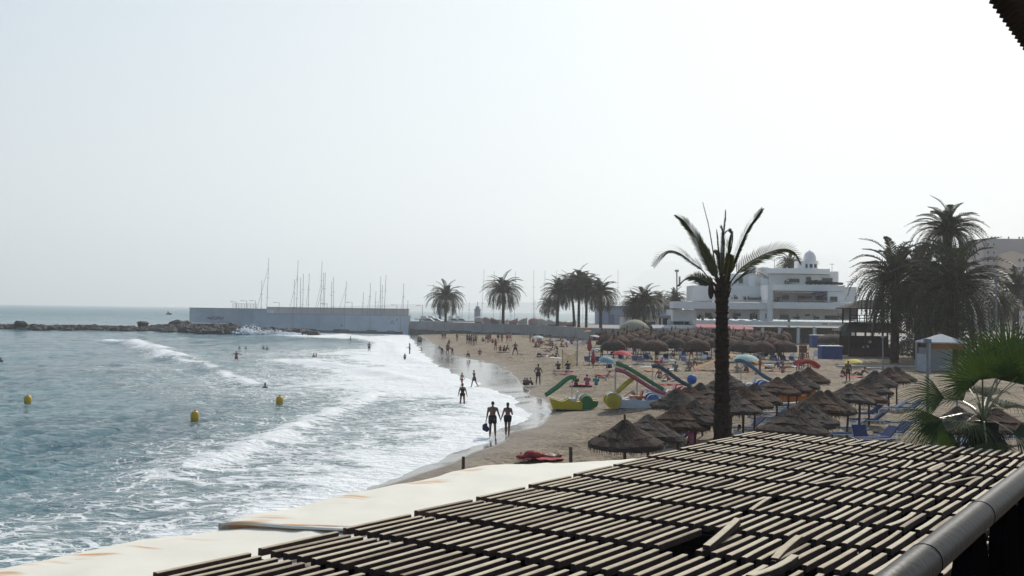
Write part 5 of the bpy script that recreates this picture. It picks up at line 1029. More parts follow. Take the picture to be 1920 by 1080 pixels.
# wooden two-storey hut
YH = 140; k = YH / F; p0 = A(1637, 665, YH); hz_ = H(p0.x, YH); hut = thing('beach_hut', 'dark wooden two-storey beach bar with a railed upper deck', 'hut', (p0.x, YH, hz_)); wd2 = mat('hut_timber', (.028, .016, .014), .8, .3, 3); tl_ = mat('hut_thatch_roof', (.024, .021, .02), .9, .3, 2)
def hx(px): return (px - 1637) * k
def hzz(py): return A(1637, py, YH).z - hz_
for x in (-3.0, -1.0, 1.2, 3.2):
    for y in (0, 4): MB().bx(x - .1, x + .1, y - .1, y + .1, -.5, hzz(620)).build('post', wd2, hut)
MB().bx(-3.1, 3.3, .15, .4, 0, 1.15).build('bar_counter', mat('dark_red_wood', (.06, .018, .015), .7, .3, 2), hut); MB().bx(-3.0, 3.2, 3.9, 4.1, 0, 2.6).build('back_wall', wd2, hut)
def hip(mb, x0, x1, y0, y1, z0, z1, ov=.7, rl=.4):
    cy_ = (y0 + y1) / 2; ax, bx_ = x0 + (x1 - x0) * (.5 - rl / 2), x0 + (x1 - x0) * (.5 + rl / 2)
    vs = [(x0 - ov, y0 - ov, z0), (x1 + ov, y0 - ov, z0), (x1 + ov, y1 + ov, z0), (x0 - ov, y1 + ov, z0), (ax, cy_, z1), (bx_, cy_, z1), (x0 - ov, y0 - ov, z0 - .12), (x1 + ov, y0 - ov, z0 - .12), (x1 + ov, y1 + ov, z0 - .12), (x0 - ov, y1 + ov, z0 - .12)]
    return mb.add(vs, [(0, 1, 5, 4), (1, 2, 5), (2, 3, 4, 5), (3, 0, 4), (0, 6, 7, 1), (1, 7, 8, 2), (2, 8, 9, 3), (3, 9, 6, 0), (9, 8, 7, 6)])
hip(MB(), -3.0, 3.2, 0, 4, hzz(622), hzz(604), .8, .8).build('lower_roof', tl_, hut)
MB().bx(-2.9, 2.6, .4, 3.6, hzz(608), hzz(606)).build('upper_floor', wd2, hut)
for x in (-2.85, -1.9, .3, 2.5):
    for y in (.5, 3.5): MB().bx(x - .08, x + .08, y - .08, y + .08, hzz(606), hzz(577)).build('post', wd2, hut)
rl_ = MB(); 
for z in (hzz(603), hzz(598), hzz(592)): rl_.bx(-2.9, 2.6, .42, .5, z, z + .09)
for i in range(10): x = -2.8 + i * .6; rl_.bx(x - .04, x + .04, .43, .49, hzz(606), hzz(592))
rl_.build('railing', wd2, hut); hip(MB(), -2.9, 2.6, .5, 3.5, hzz(578), hzz(562), .7, .3).build('upper_roof', tl_, hut); MB().bx(-2.8, -1.0, 3.52, 3.6, hzz(600), hzz(580)).build('pale_screen', bw2, hut)
for x, z in ((-.6, 1.3), (-.3, 1.9), (-1.1, 1.2)): MB().ball((x, .3, z), (.22, .18, .2), 8, 6).build('hanging_globe', wht, hut)
# blue cabins
bc = mat('cabin_blue', (.035, .075, .24), .7, .15, 1)
for px, py, Yd, w_, h_, lb in ((1560, 672, 130, 2.5, 1.55, 'near dark blue box cabin with a white top edge on open sand'), (1538, 648, 176, 2.7, 1.95, 'far blue box cabin beside the grey thatched parasol')):
    p = A(px, py, Yd); z = H(p.x, p.y); o = thing('beach_cabin', lb, 'cabin', (p.x, p.y, z), 0, 'blue beach cabins'); MB().bx(-w_ / 2, w_ / 2, 0, 1.6, .05, h_).build('body', bc, o); MB().bx(-w_ / 2 - .04, w_ / 2 + .04, -.05, 1.65, h_, h_ + .1).build('lid', white, o); MB().tube([(.2, -1.0, -.2), (.15, -1.0, h_ * .9)], .03, 6).build('pole', polem, o)
# lifeguard chair
p = G(1507, 693); o = thing('lifeguard_chair', 'wooden lifeguard high chair with splayed legs on open sand', 'lifeguard chair', (p.x, p.y, H(p.x, p.y))); hcw = mat('chair_wood', (.22, .10, .06), .8, .3, 4)
for sx in (-1, 1):
    for sy in (-1, 1): MB().tube([(sx * .62, sy * .5, -.1), (sx * .32, sy * .3, 1.6)], .05, 6).build('leg', hcw, o)
for z in (.4, .8, 1.2): MB().box((0, -.42 + z * .1, z), (.95 - z * .3, .05, .06)).build('rung', hcw, o)
MB().bx(-.4, .4, -.35, .35, 1.6, 1.68).build('seat', hcw, o); MB().box((0, .33, 2.0), (.78, .06, .7)).build('backrest', hcw, o); MB().box((-.38, 0, 1.95), (.05, .6, .06)).build('armrest', hcw, o); MB().box((.38, 0, 1.95), (.05, .6, .06)).build('armrest', hcw, o)
for x in (-.2, .22): MB().tube([(x, .35, 2.2), (x, .35, 3.0)], .03, 6).build('flag_pole', hcw, o)
# white marquee tent
p = A(1777, 690, 103); z = H(p.x, p.y); o = thing('marquee_tent', 'white peaked tent with an orange band behind the fan palm', 'tent', (p.x, p.y, z)); tm_ = mat('tent_canvas', (.42, .43, .46), .8, .06, 1, transl=.2); h0 = A(1777, 642, 103).z - z; h1 = A(1777, 627, 103).z - z; w_ = 1.7
mb = MB(); mb.add([(-w_ - .1, -.1, h0), (w_ + .1, -.1, h0), (w_ + .1, 3.5, h0), (-w_ - .1, 3.5, h0), (-.12, 1.7, h1), (.12, 1.7, h1), (-w_ - .1, -.1, h0 - .12), (w_ + .1, -.1, h0 - .12), (w_ + .1, 3.5, h0 - .12), (-w_ - .1, 3.5, h0 - .12)], [(0, 1, 5, 4), (1, 2, 5), (2, 3, 4, 5), (3, 0, 4), (0, 6, 7, 1), (1, 7, 8, 2), (2, 8, 9, 3), (3, 9, 6, 0)]); mb.build('roof', tm_, o)
for x, y in ((-w_, 0), (w_, 0), (w_, 3.4), (-w_, 3.4)): MB().bx(x - .07, x + .07, y - .07, y + .07, -.1, h0 - .1).build('post', tm_, o)
MB().bx(-w_ + .2, w_ - .1, 3.3, 3.33, .05, h0 - .6).build('back_wall', tm_, o); MB().bx(-w_ + .08, w_ - .08, .05, .1, h0 - .62, h0 - .13).build('orange_band', mat('orange_band', (.32, .12, .03), .8, .2, 2), o); MB().bx(-w_ - .04, -w_ + .0, .1, 3.2, .05, 1.7).build('side_wall', mat('blue_tarp', (.30, .33, .38), .7), o)
# poles and lamps
gp = mat('grey_pole', (.22, .22, .24), .5)
for px, py, Yd, ty, rr_, lb, cat in ((1656, 690, 100, 632, .07, 'grey pole with a small box, in front of the wooden hut', 'pole'), (1740, 730, 62, 640, .09, 'thick pale grey pole left of the white tent', 'pole'), (1795, 745, 58, 706, .06, 'dark short post right below the white tent', 'pole'), (1726, 681, 110, 664, .05, 'thin low post left of the white tent', 'pole'), (1270, 620, 240, 508, .18, 'tall thin mast pole rising above the small far palms', 'pole'), (1869, 690, 88, 522, .09, 'white lamp pole at right with a small lantern top', 'lamp pole')):
    b = A(px, py, Yd); t_ = A(px - 1, ty, Yd); z = H(b.x, b.y) if Yd < 200 else 1.4; o = thing('lamp_pole' if 'lamp' in cat else 'pole', lb, cat, (b.x, b.y, z)); MB().tube([(0, 0, -.3), (t_.x - b.x, 0, t_.z - z)], [rr_, rr_ * .8], 8).build('shaft', gp, o); q = MB(); q.bx(-rr_ * 2.2 + t_.x - b.x, rr_ * 2.2 + t_.x - b.x, -rr_, rr_, t_.z - z - rr_ * 1.2, t_.z - z + rr_ * 1.5)
    if 'tall thin' in lb: q.bx(.2, .55, -.1, .1, t_.z - z - 3.4, t_.z - z - 1.2)
    q.build('lantern' if 'lamp' in cat else 'cap', gp, o)
# boardwalk strips on the sand
bwk = mat('pale_boards', (.50, .42, .36), .8, .15, 1)
for x0, x1, py, Yy, w_, lb in ((1570, 1738, 689, 0, .7, 'pale narrow boardwalk crossing the sand below the hut'), (1625, 1662, 692.5, 0, 1.0, 'short pale plank piece at the foot of the grey pole'), (1692, 1738, 664.5, 0, .8, 'pale low wall or bench edge right of the hut')):
    a = G(x0, py); b = G(x1, py); c_ = (a + b) / 2; d = b - a; o = MB().box((0, 0, 0), (d.length, w_, .16), rz=math.atan2(d.y, d.x)).build('boardwalk', bwk); o.location = (c_.x, c_.y, H(c_.x, c_.y) + .10); tag(o, lb, 'boardwalk')
# parked cars glimpsed under the palms
for px, py, Yd, cn, lb in ((1703, 634, 182, 'white', 'white car parked beyond the palm trunks right of the hut'), (1722, 618, 215, 'grey', 'grey car parked behind the white one under the palms')):
    p = A(px, py, Yd); o = thing('parked_car', lb, 'car', (p.x, p.y, 1.45), R(10), 'cars parked under the palms'); m_ = mat('car_' + cn, (.6, .6, .6) if cn == 'white' else (.12, .13, .14), .3, .05, 1, spec=.6)
    MB().prism([(-2.0, .35), (2.0, .35), (2.05, .75), (1.3, .9), (.7, 1.4), (-.9, 1.42), (-1.6, .95), (-2.05, .85)], -.8, .8).build('body', m_, o); MB().prism([(1.1, .93), (.62, 1.34), (-.85, 1.36), (-1.4, .96)], -.815, .815).build('windows', glass, o)
    for x in (-1.25, 1.25):
        for y in (-.82, .82): MB().prism([(x + math.cos(i * .524) * .32, .32 + math.sin(i * .524) * .32) for i in range(12)], y - .1, y + .1).build('wheel', mat('dark_rubber', (.02, .02, .02)), o)
# market awnings along the promenade
for px, py, Yd, w_, c_, lb in ((1245, 612, 194, 4.0, (.50, .48, .50), 'pale grey awning, left of the two beside the promenade'), (1283, 612, 194, 4.6, (.55, .52, .47), 'cream scalloped awning between the grey and the pink one'), (1352, 611, 192, 8.5, (.62, .22, .22), 'salmon pink awning behind the far parasols'), (1392, 614, 190, 4.0, (.52, .22, .22), 'small dull pink awning right of the tall palm trunk')):
    p = A(px, py, Yd); z = 1.4; h_ = p.z - z; o = thing('stall_awning', lb, 'awning', (p.x, p.y, z), 0, 'stall awnings by the promenade'); m_ = mat('awn_%d' % px, c_, .8, .1, 1, transl=.2); mb = MB(); n = 12; vs = []
    for i in range(n + 1): x = (i / n - .5) * w_; vs += [(x, 0, h_ - .5 - .12 * abs(math.sin(i * 1.57))), (x, 0.02, h_ - .3), (x, 1.5, h_ + .25), (x, 3.0, h_ + .05)]
    mb.add(vs, [(4 * i + k, 4 * i + 4 + k, 4 * i + 5 + k, 4 * i + 1 + k) for i in range(n) for k in range(3)]); mb.build('canopy', m_, o)
    for x in (-w_ / 2 + .1, w_ / 2 - .1): MB().tube([(x, .1, -.2), (x, .1, h_ - .3)], .05, 6).build('post', gp, o)
p = A(1190, 607, 198); o = thing('domed_canopy', 'large pale beige domed canopy left of the white building', 'canopy', (p.x, p.y, 1.4)); h_ = A(1190, 599, 198).z - 1.4; MB().lathe([(.05, h_), (1.0, h_ - .15), (2.0, h_ - .7), (2.7, h_ - 1.5), (2.75, h_ - 1.8), (2.6, h_ - 1.75)], 20).build('cover', mat('beige_cover', (.27, .24, .18), .85, .12, 1), o, True); MB().tube([(0, 0, -.2), (0, 0, h_ - .1)], .1, 8).build('post', polem, o)
# ---------------------------------------------------------------- harbour
mastm = mat('mast_metal', (.20, .21, .22), .4, .1, 2, metal=.3); hullw = mat('boat_hull_white', (.6, .61, .62), .35, .08, 1, spec=.5)
def sailboat(px, topy, Yd, lean, stay, label, L=9.0, r_=.07):
    b = A(px, 600, Yd); t_ = A(px + lean, topy, Yd); o = thing('sailboat', label, 'sailboat', (b.x, b.y, 0), R(random.uniform(-12, 12)), 'sailing boats moored behind the pier')
    o.rotation_euler = (0, 0, 0); hh = L / 2; mb = MB(); N_ = 10; vs = []
    for i in range(N_ + 1): f = i / N_; x = -hh + L * f; w_ = 1.35 * math.sin(math.pi * (.12 + .82 * f)) ** .7 * (1 if f < .9 else .5); vs += [(x, -w_, 1.0 + .15 * f), (x, -w_ * .7, .1), (x, 0, -.4), (x, w_ * .7, .1), (x, w_, 1.0 + .15 * f)]
    mb.add(vs, [(5 * i + k, 5 * i + 5 + k, 5 * i + 6 + k, 5 * i + 1 + k) for i in range(N_) for k in range(4)] + [(5 * i, 5 * i + 4, 5 * i + 9, 5 * i + 5) for i in range(N_)] + [(0, 1, 2, 3, 4), tuple(5 * N_ + q for q in (4, 3, 2, 1, 0))]); mb.build('hull', hullw, o)
    MB().box((-.3, 0, 1.35), (3.2, 1.5, .55), taper=.75).build('cabin', hullw, o); h_ = t_.z; dx = t_.x - b.x; MB().tube([(0, 0, .8), (dx, 0, h_)], [r_, r_ * .75], 6).build('mast', mastm, o); mb = MB(); mb.tube([(0, 0, 2.2), (-3.4, 0, 2.25)], .09, 6); mb.build('boom', mastm, o)
    mb = MB(); 
    for zf in (.45, .72): mb.tube([(dx * zf, -.7, h_ * zf), (dx * zf, .7, h_ * zf)], .03, 4); mb.tube([(dx * zf - .45, .1, h_ * zf), (dx * zf + .45, -.1, h_ * zf)], .03, 4)
    mb.build('spreader', mastm, o)
    if stay: mb = MB(); mb.tube([(dx * .95, 0, h_ * stay[1]), (stay[0], 0, 1.1)], [.03, .055], 5); mb.build('furled_foresail', mat('sail_cover', (.25, .26, .29), .7), o)
SB = [(499, 483, 310, 5, (-3.9, .88)), (489, 526, 318, 2, None), (555, 488, 315, 4, (-3.0, .8)), (551, 524, 322, 1, None), (563, 520, 312, 1, None), (567, 513, 320, 2, None), (577, 513, 316, 3, (-1.2, .85)), (600, 489, 314, 4, (-2.6, .7)), (605, 511, 320, 2, (-3.0, .8)), (607, 511, 312, 3, None), (621, 528, 318, 1, None), (625, 519, 314, 0, None), (644, 527, 317, 6, (-2.8, .9)), (678, 548, 316, 4, None), (692, 530, 312, 3, (-1.4, .8)), (702, 546, 322, 3, None), (713, 518, 313, 1, (-1.8, .7)), (716, 534, 320, 1, None), (719, 516, 318, 5, None), (755, 531, 312, 2, (-1.2, .8)), (763, 563, 318, 2, None)]
for i, (px, ty, Yd, ln, st) in enumerate(SB):
    sailboat(px, ty, Yd, ln, st, ('%s sailboat mast of the row behind the blue-grey pier wall' % nth(i, len(SB))) if i < 8 or i > 12 else '%s sailboat mast, mid row behind the blue-grey pier wall' % ORD[i + 1 if i + 1 < 16 else 15])
SB2 = [(902, 505, 345, 6), (1000, 506, 340, 1), (1020, 507, 342, 2), (964, 508, 345, 3), (1042, 507, 350, 2), (1158, 506, 335, 1), (812, 534, 340, 1), (866, 560, 345, 1), (925, 508, 350, 2), (879, 566, 345, 1), (1003, 562, 338, 0), (938, 562, 336, 0), (958, 556, 345, 0), (1093, 560, 345, 0)]
SB2s = sorted(q[0] for q in SB2)
for i, (px, ty, Yd, ln) in enumerate(SB2): sailboat(px, ty, Yd, ln, None, '%s of the thin yacht masts rising behind the far quay palms' % nth(SB2s.index(px), len(SB2)), 10, .055)
def motorboat(px, py, Yd, L, label, dark=False, z=0.0):
    b = A(px, py, Yd); m_ = hullw if not dark else mat('dark_hull', (.03, .03, .04), .5); o = thing('motorboat', label, 'motorboat', (b.x, b.y, z), random.uniform(-.2, .2), 'motor boats in the harbour'); h = L / 2
    MB().prism([(-h, .1), (h * .6, 0), (h, 1.25), (h * .4, 1.2), (-h, 1.0)], -L * .15, L * .15).build('hull', m_, o); MB().prism([(-h * .6, 1.0), (h * .35, 1.15), (h * .05, 1.9), (-h * .5, 2.0)], -L * .11, L * .11).build('cabin', m_, o); MB().prism([(h * .28, 1.22), (h * .06, 1.75), (-h * .3, 1.8), (-h * .3, 1.3)], -L * .113, L * .113).build('windows', glass, o); MB().prism([(-h * .55, 2.05), (-h * .1, 2.05), (-h * .2, 2.5), (-h * .5, 2.5)], -L * .08, L * .08).build('flybridge', m_, o)
for px, py, Yd, L, lb in ((805, 600, 300, 9, 'white motor yacht right of the pier wall end, leftmost'), (818, 601, 304, 10, 'white motor yacht behind the thin palm trunk'), (1060, 594, 330, 12, 'white motor yacht behind the far palm clump, left'), (1085, 595, 332, 12, 'white motor yacht behind the far palm clump, right'), (852, 604, 312, 7, 'small white boat right of the thin palm trunk'), (866, 604, 315, 7, 'small white boat farther right of the thin palm trunk')): motorboat(px, py, Yd, L, lb, z=2.2 if Yd < 330 else .2)
motorboat(317, 591, 780, 4.5, 'small dark boat far out on the open sea', True, .1)
cov = [mat('cover_cream', (.42, .38, .33), .85, .12, 1), mat('cover_pink', (.34, .22, .20), .85, .15, 1), mat('cover_brown', (.16, .11, .10), .85, .15, 1)]
for i, (px, ci) in enumerate(((897, 0), (914, 1), (928, 2), (944, 0), (962, 1), (980, 0), (1000, 1), (1018, 0), (1036, 0), (1054, 1), (1072, 0))):
    Yd = 281 - (px - 897) * .21; p = A(px, 600, Yd); o = thing('covered_boat', '%s boat under a cloth cover in the row on the far quay' % nth(i, 11), 'covered boat', (p.x, p.y + 2.5, 3.05), 0, 'covered boats on the far quay'); mb = MB(); L = 2.2; vs = []
    for j in range(9): f = j / 8; x = (f - .5) * L * 1.05; hgt = 1.45 + .35 * math.sin(f * 3.1 + i); vs += [(x, -.75, .35), (x, -.55, hgt * .8), (x, 0, hgt), (x, .55, hgt * .8), (x, .75, .35)]
    mb.add(vs, [(5 * j + k, 5 * j + 5 + k, 5 * j + 6 + k, 5 * j + 1 + k) for j in range(8) for k in range(4)] + [(4, 3, 2, 1, 0), (40, 41, 42, 43, 44)]); mb.build('cover', cov[ci], o, True); MB().box((0, 0, .25), (L * .9, 1.0, .45), taper=1.1).build('hull', hullw if i % 2 else cov[2], o)
# lighthouse and beacon
p = A(895, 600, 330); lh = thing('lighthouse', 'small grey lighthouse tower with a lantern cap beyond the quay', 'lighthouse', (p.x, p.y, 0)); zt = A(895, 581, 330).z; lg_ = mat('lighthouse_wall', (.30, .31, .36), .8, .08, 1); MB().lathe([(1.0, 0), (.93, zt), (1.08, zt), (1.08, zt + .25), (.05, zt + .25)], 18).build('tower', lg_, lh); MB().lathe([(.62, zt + .25), (.62, zt + .8), (.72, zt + .8), (.3, zt + 1.15), (.08, zt + 1.3), (.08, zt + 2.1), (.25, zt + 2.2), (.02, zt + 2.4)], 14).build('lantern', lg_, lh)
p = A(825, 600, 322); o = thing('beacon', 'slim blue beacon post left of the thin far palm', 'beacon', (p.x, p.y, 0)); zt = A(825, 582, 322).z; MB().lathe([(.45, 0), (.42, zt), (.25, zt + .3), (.1, zt + .8)], 12).build('tower', mat('beacon_blue', (.10, .14, .20), .7), o); MB().lathe([(.5, zt - .3), (.5, zt - .1)], 12).build('ring', gp, o)
# harbour hut beside the wall end
p = A(787, 612, 279); o = thing('shelter', 'small grey flat-roofed shelter at the right end of the pier wall', 'shelter', (p.x, p.y, 1.0)); MB().bx(-.15, .15, 0, .3, -1, A(787, 599, 279).z - 1).build('post', gp, o); MB().bx(-1.3, 1.3, -.8, 1.2, A(787, 599, 279).z - 1, A(787, 597.5, 279).z - 1).build('roof', gp, o)
# pier lamps and fence
LPs = [(443, 566, 300), (462, 564, 302), (479, 564, 301), (523, 567, 305), (660, 567, 305), (792, 573, 300), (613, 569, 308), (744, 572, 306)]
for i, (px, ty, Yd) in enumerate(sorted(LPs)):
    b = A(px, 585, Yd); t_ = A(px, ty, Yd); o = thing('street_lamp', '%s street lamp standing along the pier' % nth(i, len(LPs)), 'street lamp', (b.x, b.y, 2.8), 0, 'street lamps on the pier'); h_ = t_.z - 2.8; MB().tube([(0, 0, 0), (0, 0, h_)], .055, 6).build('post', gp, o); MB().tube([(0, 0, h_), (-1.0, 0, h_)], .035, 5).build('arm', gp, o); MB().box((-1.25, 0, h_), (.9, .25, .12)).build('lamp_head', gp, o)
f0 = A(435, 570, 301); f1 = A(480, 570, 297.5); o = thing('fence', 'wire mesh fence standing on the tall middle pier wall', 'fence', (f0.x, f0.y, 6.05)); d = f1 - f0; mb = MB()
for i in range(9): f = i / 8; mb.tube([(d.x * f, d.y * f + .8, 0), (d.x * f, d.y * f + .8, 1.35)], .035, 5)
mb.tube([(0, .8, 1.35), (d.x, d.y + .8, 1.35)], .03, 5); mb.build('post', gp, o); mb = MB()
for i in range(60): f = i / 59; mb.tube([(d.x * f, d.y * f + .8, 0), (d.x * f, d.y * f + .8, 1.33)], .006, 3)
for i in range(8): z = .15 * i + .1; mb.tube([(0, .8, z), (d.x, d.y + .8, z)], .006, 3)
mb.build('mesh', gp, o)
# pale back wall of the harbour behind the long pier section
f0 = A(500, 580, 330); f1 = A(766, 580, 325); o = wall('harbour_wall', 'pale concrete harbour wall showing above the long pier wall', [(f0.x, f0.y), (f1.x, f1.y)], 0, A(600, 577.5, 328).z, 1.0, mat('pale_concrete', (.38, .37, .36), .9, .1, .5))
# ---------------------------------------------------------------- people
skin = [mat('tanned_skin', (.26, .125, .08), .55, .12, 8, spec=.4), mat('dark_tan_skin', (.17, .08, .055), .55, .12, 8, spec=.4), mat('fair_skin', (.38, .21, .15), .55, .1, 8, spec=.4)]
hairm = [mat('dark_hair', (.02, .014, .012), .6, .3, 30), mat('brown_hair', (.06, .035, .02), .6, .3, 30), mat('grey_hair', (.25, .24, .22), .6, .2, 30)]
CL = {n: mat('cloth_wear_' + n, c, .85, .15, 12) for n, c in dict(black=(.015, .015, .02), navy=(.02, .025, .07), red=(.35, .03, .04), blue=(.03, .09, .3), white=(.6, .6, .6), teal=(.03, .22, .24), pink=(.42, .08, .14), green=(.05, .16, .06), orange=(.5, .15, .03), grey=(.15, .17, .18), brown=(.09, .05, .03)).items()}
def fuse(mb, vox, sm=3):
    me = mb.mesh('tmp', []) if False else D.meshes.new('tmp'); me.from_pydata(mb.v, [], mb.f); me.update()
    o = D.objects.new('tmp', me); C.objects.link(o); r = o.modifiers.new('r', 'REMESH'); r.mode = 'VOXEL'; r.voxel_size = vox
    s = o.modifiers.new('s', 'SMOOTH'); s.factor = .5; s.iterations = sm
    dg = bpy.context.evaluated_depsgraph_get(); e = o.evaluated_get(dg); out = D.meshes.new_from_object(e)
    D.objects.remove(o); D.meshes.remove(me); out.polygons.foreach_set('use_smooth', [True] * len(out.polygons)); return out
def rc(mb, a, b, ra, rb, n=10):
    mb.tube([a, b], [ra, rb], n); mb.ball(a, ra * 1.0, n, 6); mb.ball(b, rb * 1.0, n, 6)
def rx(v, a): c, s = math.cos(a), math.sin(a); return Vector((v.x, v.y * c - v.z * s, v.y * s + v.z * c))
def ry(v, a): c, s = math.cos(a), math.sin(a); return Vector((v.x * c + v.z * s, v.y, -v.x * s + v.z * c))
def ell(mb, c, r, n=12, m=8): mb.ball(c, r, n, m)
def human(pose, fem=False, wear='shorts', hair='short', fine=False, child=False):
    """joint positions from angles (degrees): legs (forward, knee, splay), arms (forward, out, elbow); faces +Y"""
    lean = R(pose.get('lean', 0)); hd = R(pose.get('head', 0)); lieR = pose.get('lie', 0); sit = pose.get('sit', False)
    vox = .011 if fine else .024; J = {}
    td = rx(Vector((0, 0, 1)), -lean); fw = rx(Vector((0, 1, 0)), -lean)
    H0 = Vector((0, 0, .93)); hw = .095 if fem else .085; sw = .17 if fem else .205
    body = MB(); wearm = MB(); topm = MB(); feet = []
    low = [0]
    segs = []
    for sx, (f, k, sp) in ((-1, pose['L']), (1, pose['R'])):
        hp = H0 + Vector((sx * hw, 0, -.02)); d = rx(Vector((0, 0, -1)), R(f)); d = ry(d, R(-sp * sx) if True else 0); kn = hp + d * .45
        d2 = rx(Vector((0, 0, -1)), R(f - k)); d2 = ry(d2, R(-sp * sx * .6)); an = kn + d2 * .42
        ff = rx(Vector((0, 1, 0)), R(max(-25, (f - k) * .9))) if not (sit or lieR) else rx(Vector((0, 1, 0)), R((f - k) * .8))
        rc(body, hp, hp.lerp(kn, .5), .098 if fem else .096, .084); rc(body, hp.lerp(kn, .5), kn, .084, .062)
        rc(body, kn, kn.lerp(an, .35), .062, .068); rc(body, kn.lerp(an, .35), an, .068, .042)
        hl = an + d2 * .045 - ff * .03; to = an + d2 * .055 + ff * .16; rc(body, hl, to, .034, .026); rc(body, an, hl, .036, .036); segs += [kn, an, hl, to]
        if wear in ('shorts', 'trunks'):
            rc(wearm, hp + Vector((0, 0, .04)), hp.lerp(kn, .5 if wear == 'shorts' else .34), .128, .112, 12)
        elif wear == 'dress':
            rc(wearm, hp + Vector((0, 0, .04)), hp.lerp(kn, .55), .12, .12, 12)
    pel = H0; wa = H0 + td * .17; ch = H0 + td * .33; nb = H0 + td * .52; hc = nb + rx(td, -hd) * .165 + fw * .015
    ell(body, pel, (hw + .085, .115, .12)); ell(body, H0 + td * .10, (.135 if fem else .15, .105, .13)); ell(body, wa + td * .03, (.125 if fem else .148, .10, .14)); ell(body, ch, (.15 if fem else .175, .115, .16)); ell(body, ch + td * .09, (sw * .92, .105, .09))
    if fem:
        for s in (-1, 1): ell(body, ch + fw * .09 + Vector((s * .07, 0, 0)), (.06, .055, .06))
    for s in (-1, 1): ell(body, pel - fw * .05 + Vector((s * .065, 0, -.05)), (.085, .09, .09))
    rc(body, ch + td * .12, nb + td * .03, .075, .052); rc(body, nb, hc - fw * .01, .052, .05)
    for s in (-1, 1): rc(body, nb - td * .03 + Vector((s * .04, 0, 0)), nb - td * .07 + Vector((s * sw * .85, 0, 0)), .05, .055)
    ell(body, hc, (.073, .09, .098)); ell(body, hc + fw * .03 - td * .05, (.052, .06, .06)); ell(body, hc + fw * .095 - td * .015, (.012, .016, .02))
    for s in (-1, 1): ell(body, hc + Vector((s * .078, 0, -.01)), (.012, .022, .03))
    for sx, (f, out, el) in ((-1, pose['l']), (1, pose['r'])):
        sh = nb - td * .075 + Vector((sx * sw, 0, 0)); d = rx(Vector((0, 0, -1)), R(f)); d = ry(d, R(-out * sx)); eb = sh + d * .29
        d2 = rx(Vector((0, 0, -1)), R(f + el)); d2 = ry(d2, R(-out * sx * pose.get('fo', .8))); wr_ = eb + d2 * .25
        ell(body, sh, (.06, .062, .062)); rc(body, sh, eb, .058, .045); rc(body, eb, eb.lerp(wr_, .3), .045, .046); rc(body, eb.lerp(wr_, .3), wr_, .046, .028)
        pm = wr_ + d2 * .05; sd_ = Vector((0, 1, 0)) if abs(d2.y) < .8 else Vector((0, 0, 1)); J['hand' + str(sx)] = wr_ + d2 * .09
        if fine:
            rc(body, wr_, wr_ + d2 * .075 , .024, .026)
            rc(body, wr_ + d2 * .05 - sd_ * .02, wr_ + d2 * .08 - sd_ * .02, .02, .018); rc(body, wr_ + d2 * .05 + sd_ * .02, wr_ + d2 * .08 + sd_ * .02, .02, .018)
            for q in range(4):
                b0 = wr_ + d2 * .085 + sd_ * (.03 - .02 * q); l1 = (.04, .046, .043, .033)[q]; cu = pose.get('curl', 25); k1 = b0 + d2 * l1; inn = Vector((-sx, 0, 0)); d3 = (d2 * math.cos(R(cu)) + inn * math.sin(R(cu))).normalized(); k2_ = k1 + d3 * l1 * .8; d4 = (d2 * math.cos(R(cu * 2)) + inn * math.sin(R(cu * 2))).normalized()
                rc(body, b0, k1, .0098, .0092, 8); rc(body, k1, k2_, .0092, .0088, 8); rc(body, k2_, k2_ + d4 * l1 * .5, .0088, .008, 8)
            t0 = wr_ + d2 * .03 + sd_ * .03; t1 = t0 + (sd_ * .7 + d2 * .7) * .04; rc(body, t0, t1, .012, .0105, 8); rc(body, t1, t1 + (d2 * .9 + sd_ * .2) * .03, .0105, .009, 8)
        else:
            ell(body, wr_ + d2 * .06, (.03, .034, .05)) ; rc(body, wr_ + d2 * .07, wr_ + d2 * .15, .026, .016)
            rc(body, wr_ + d2 * .04 + sd_ * .02, wr_ + d2 * .09 + sd_ * .045, .014, .012)
        if wear == 'shirt': rc(topm, sh, sh.lerp(eb, .7), .068, .06, 12)
    ell(wearm, pel + Vector((0, 0, -.01)), (hw + .12, .155, .13 if wear != 'bikini' else .10)); 
    if fem:
        for s in (-1, 1): ell(wearm, pel - fw * .05 + Vector((s * .065, 0, -.045)), (.105, .118, .10))
    if wear == 'shorts' or wear == 'trunks': ell(wearm, H0 + td * .06, (.18, .14, .08))
    if fem and wear == 'bikini':
        for s in (-1, 1): ell(topm, ch + fw * .09 + Vector((s * .07, 0, 0)), (.068, .062, .05))
        ell(topm, ch + Vector((0, 0, 0)), (.162, .124, .022))
    if wear == 'onepiece':
        ell(topm, ch - td * .02, (.162, .127, .15)); ell(topm, wa, (.14, .115, .16)); 
    if wear == 'shirt' or wear == 'dress': ell(topm, ch, (.19, .135, .18)); ell(topm, wa, (.165, .122, .17)); ell(topm, ch + td * .09, (sw * 1.02, .12, .10))
    hm_ = MB(); ell(hm_, hc + td * .022 - fw * .018, (.083, .094, .095))
    if hair == 'long':
        bk = hc - fw * .06; rc(hm_, bk, bk - td * .16 - fw * .03, .075, .06); rc(hm_, bk - td * .16 - fw * .03, bk - td * .36 - fw * .045, .06, .03)
    if hair == 'bun': ell(hm_, hc - fw * .10 + td * .05, (.045, .045, .045))
    # re-pose: lying, kneeling height, feet on the ground
    ms = [body, wearm, topm, hm_]
    if lieR:
        for m_ in ms: m_.v = [tuple(rx(Vector(v), R(lieR))) for v in m_.v]
        for kx in J: J[kx] = rx(J[kx], R(lieR))
    mz = min(v[2] for v in body.v)
    k = (1 if not child else 1)
    for m_ in ms: m_.v = [(v[0], v[1], v[2] - mz) for v in m_.v]
    for kx in J: J[kx] = J[kx] - Vector((0, 0, mz))
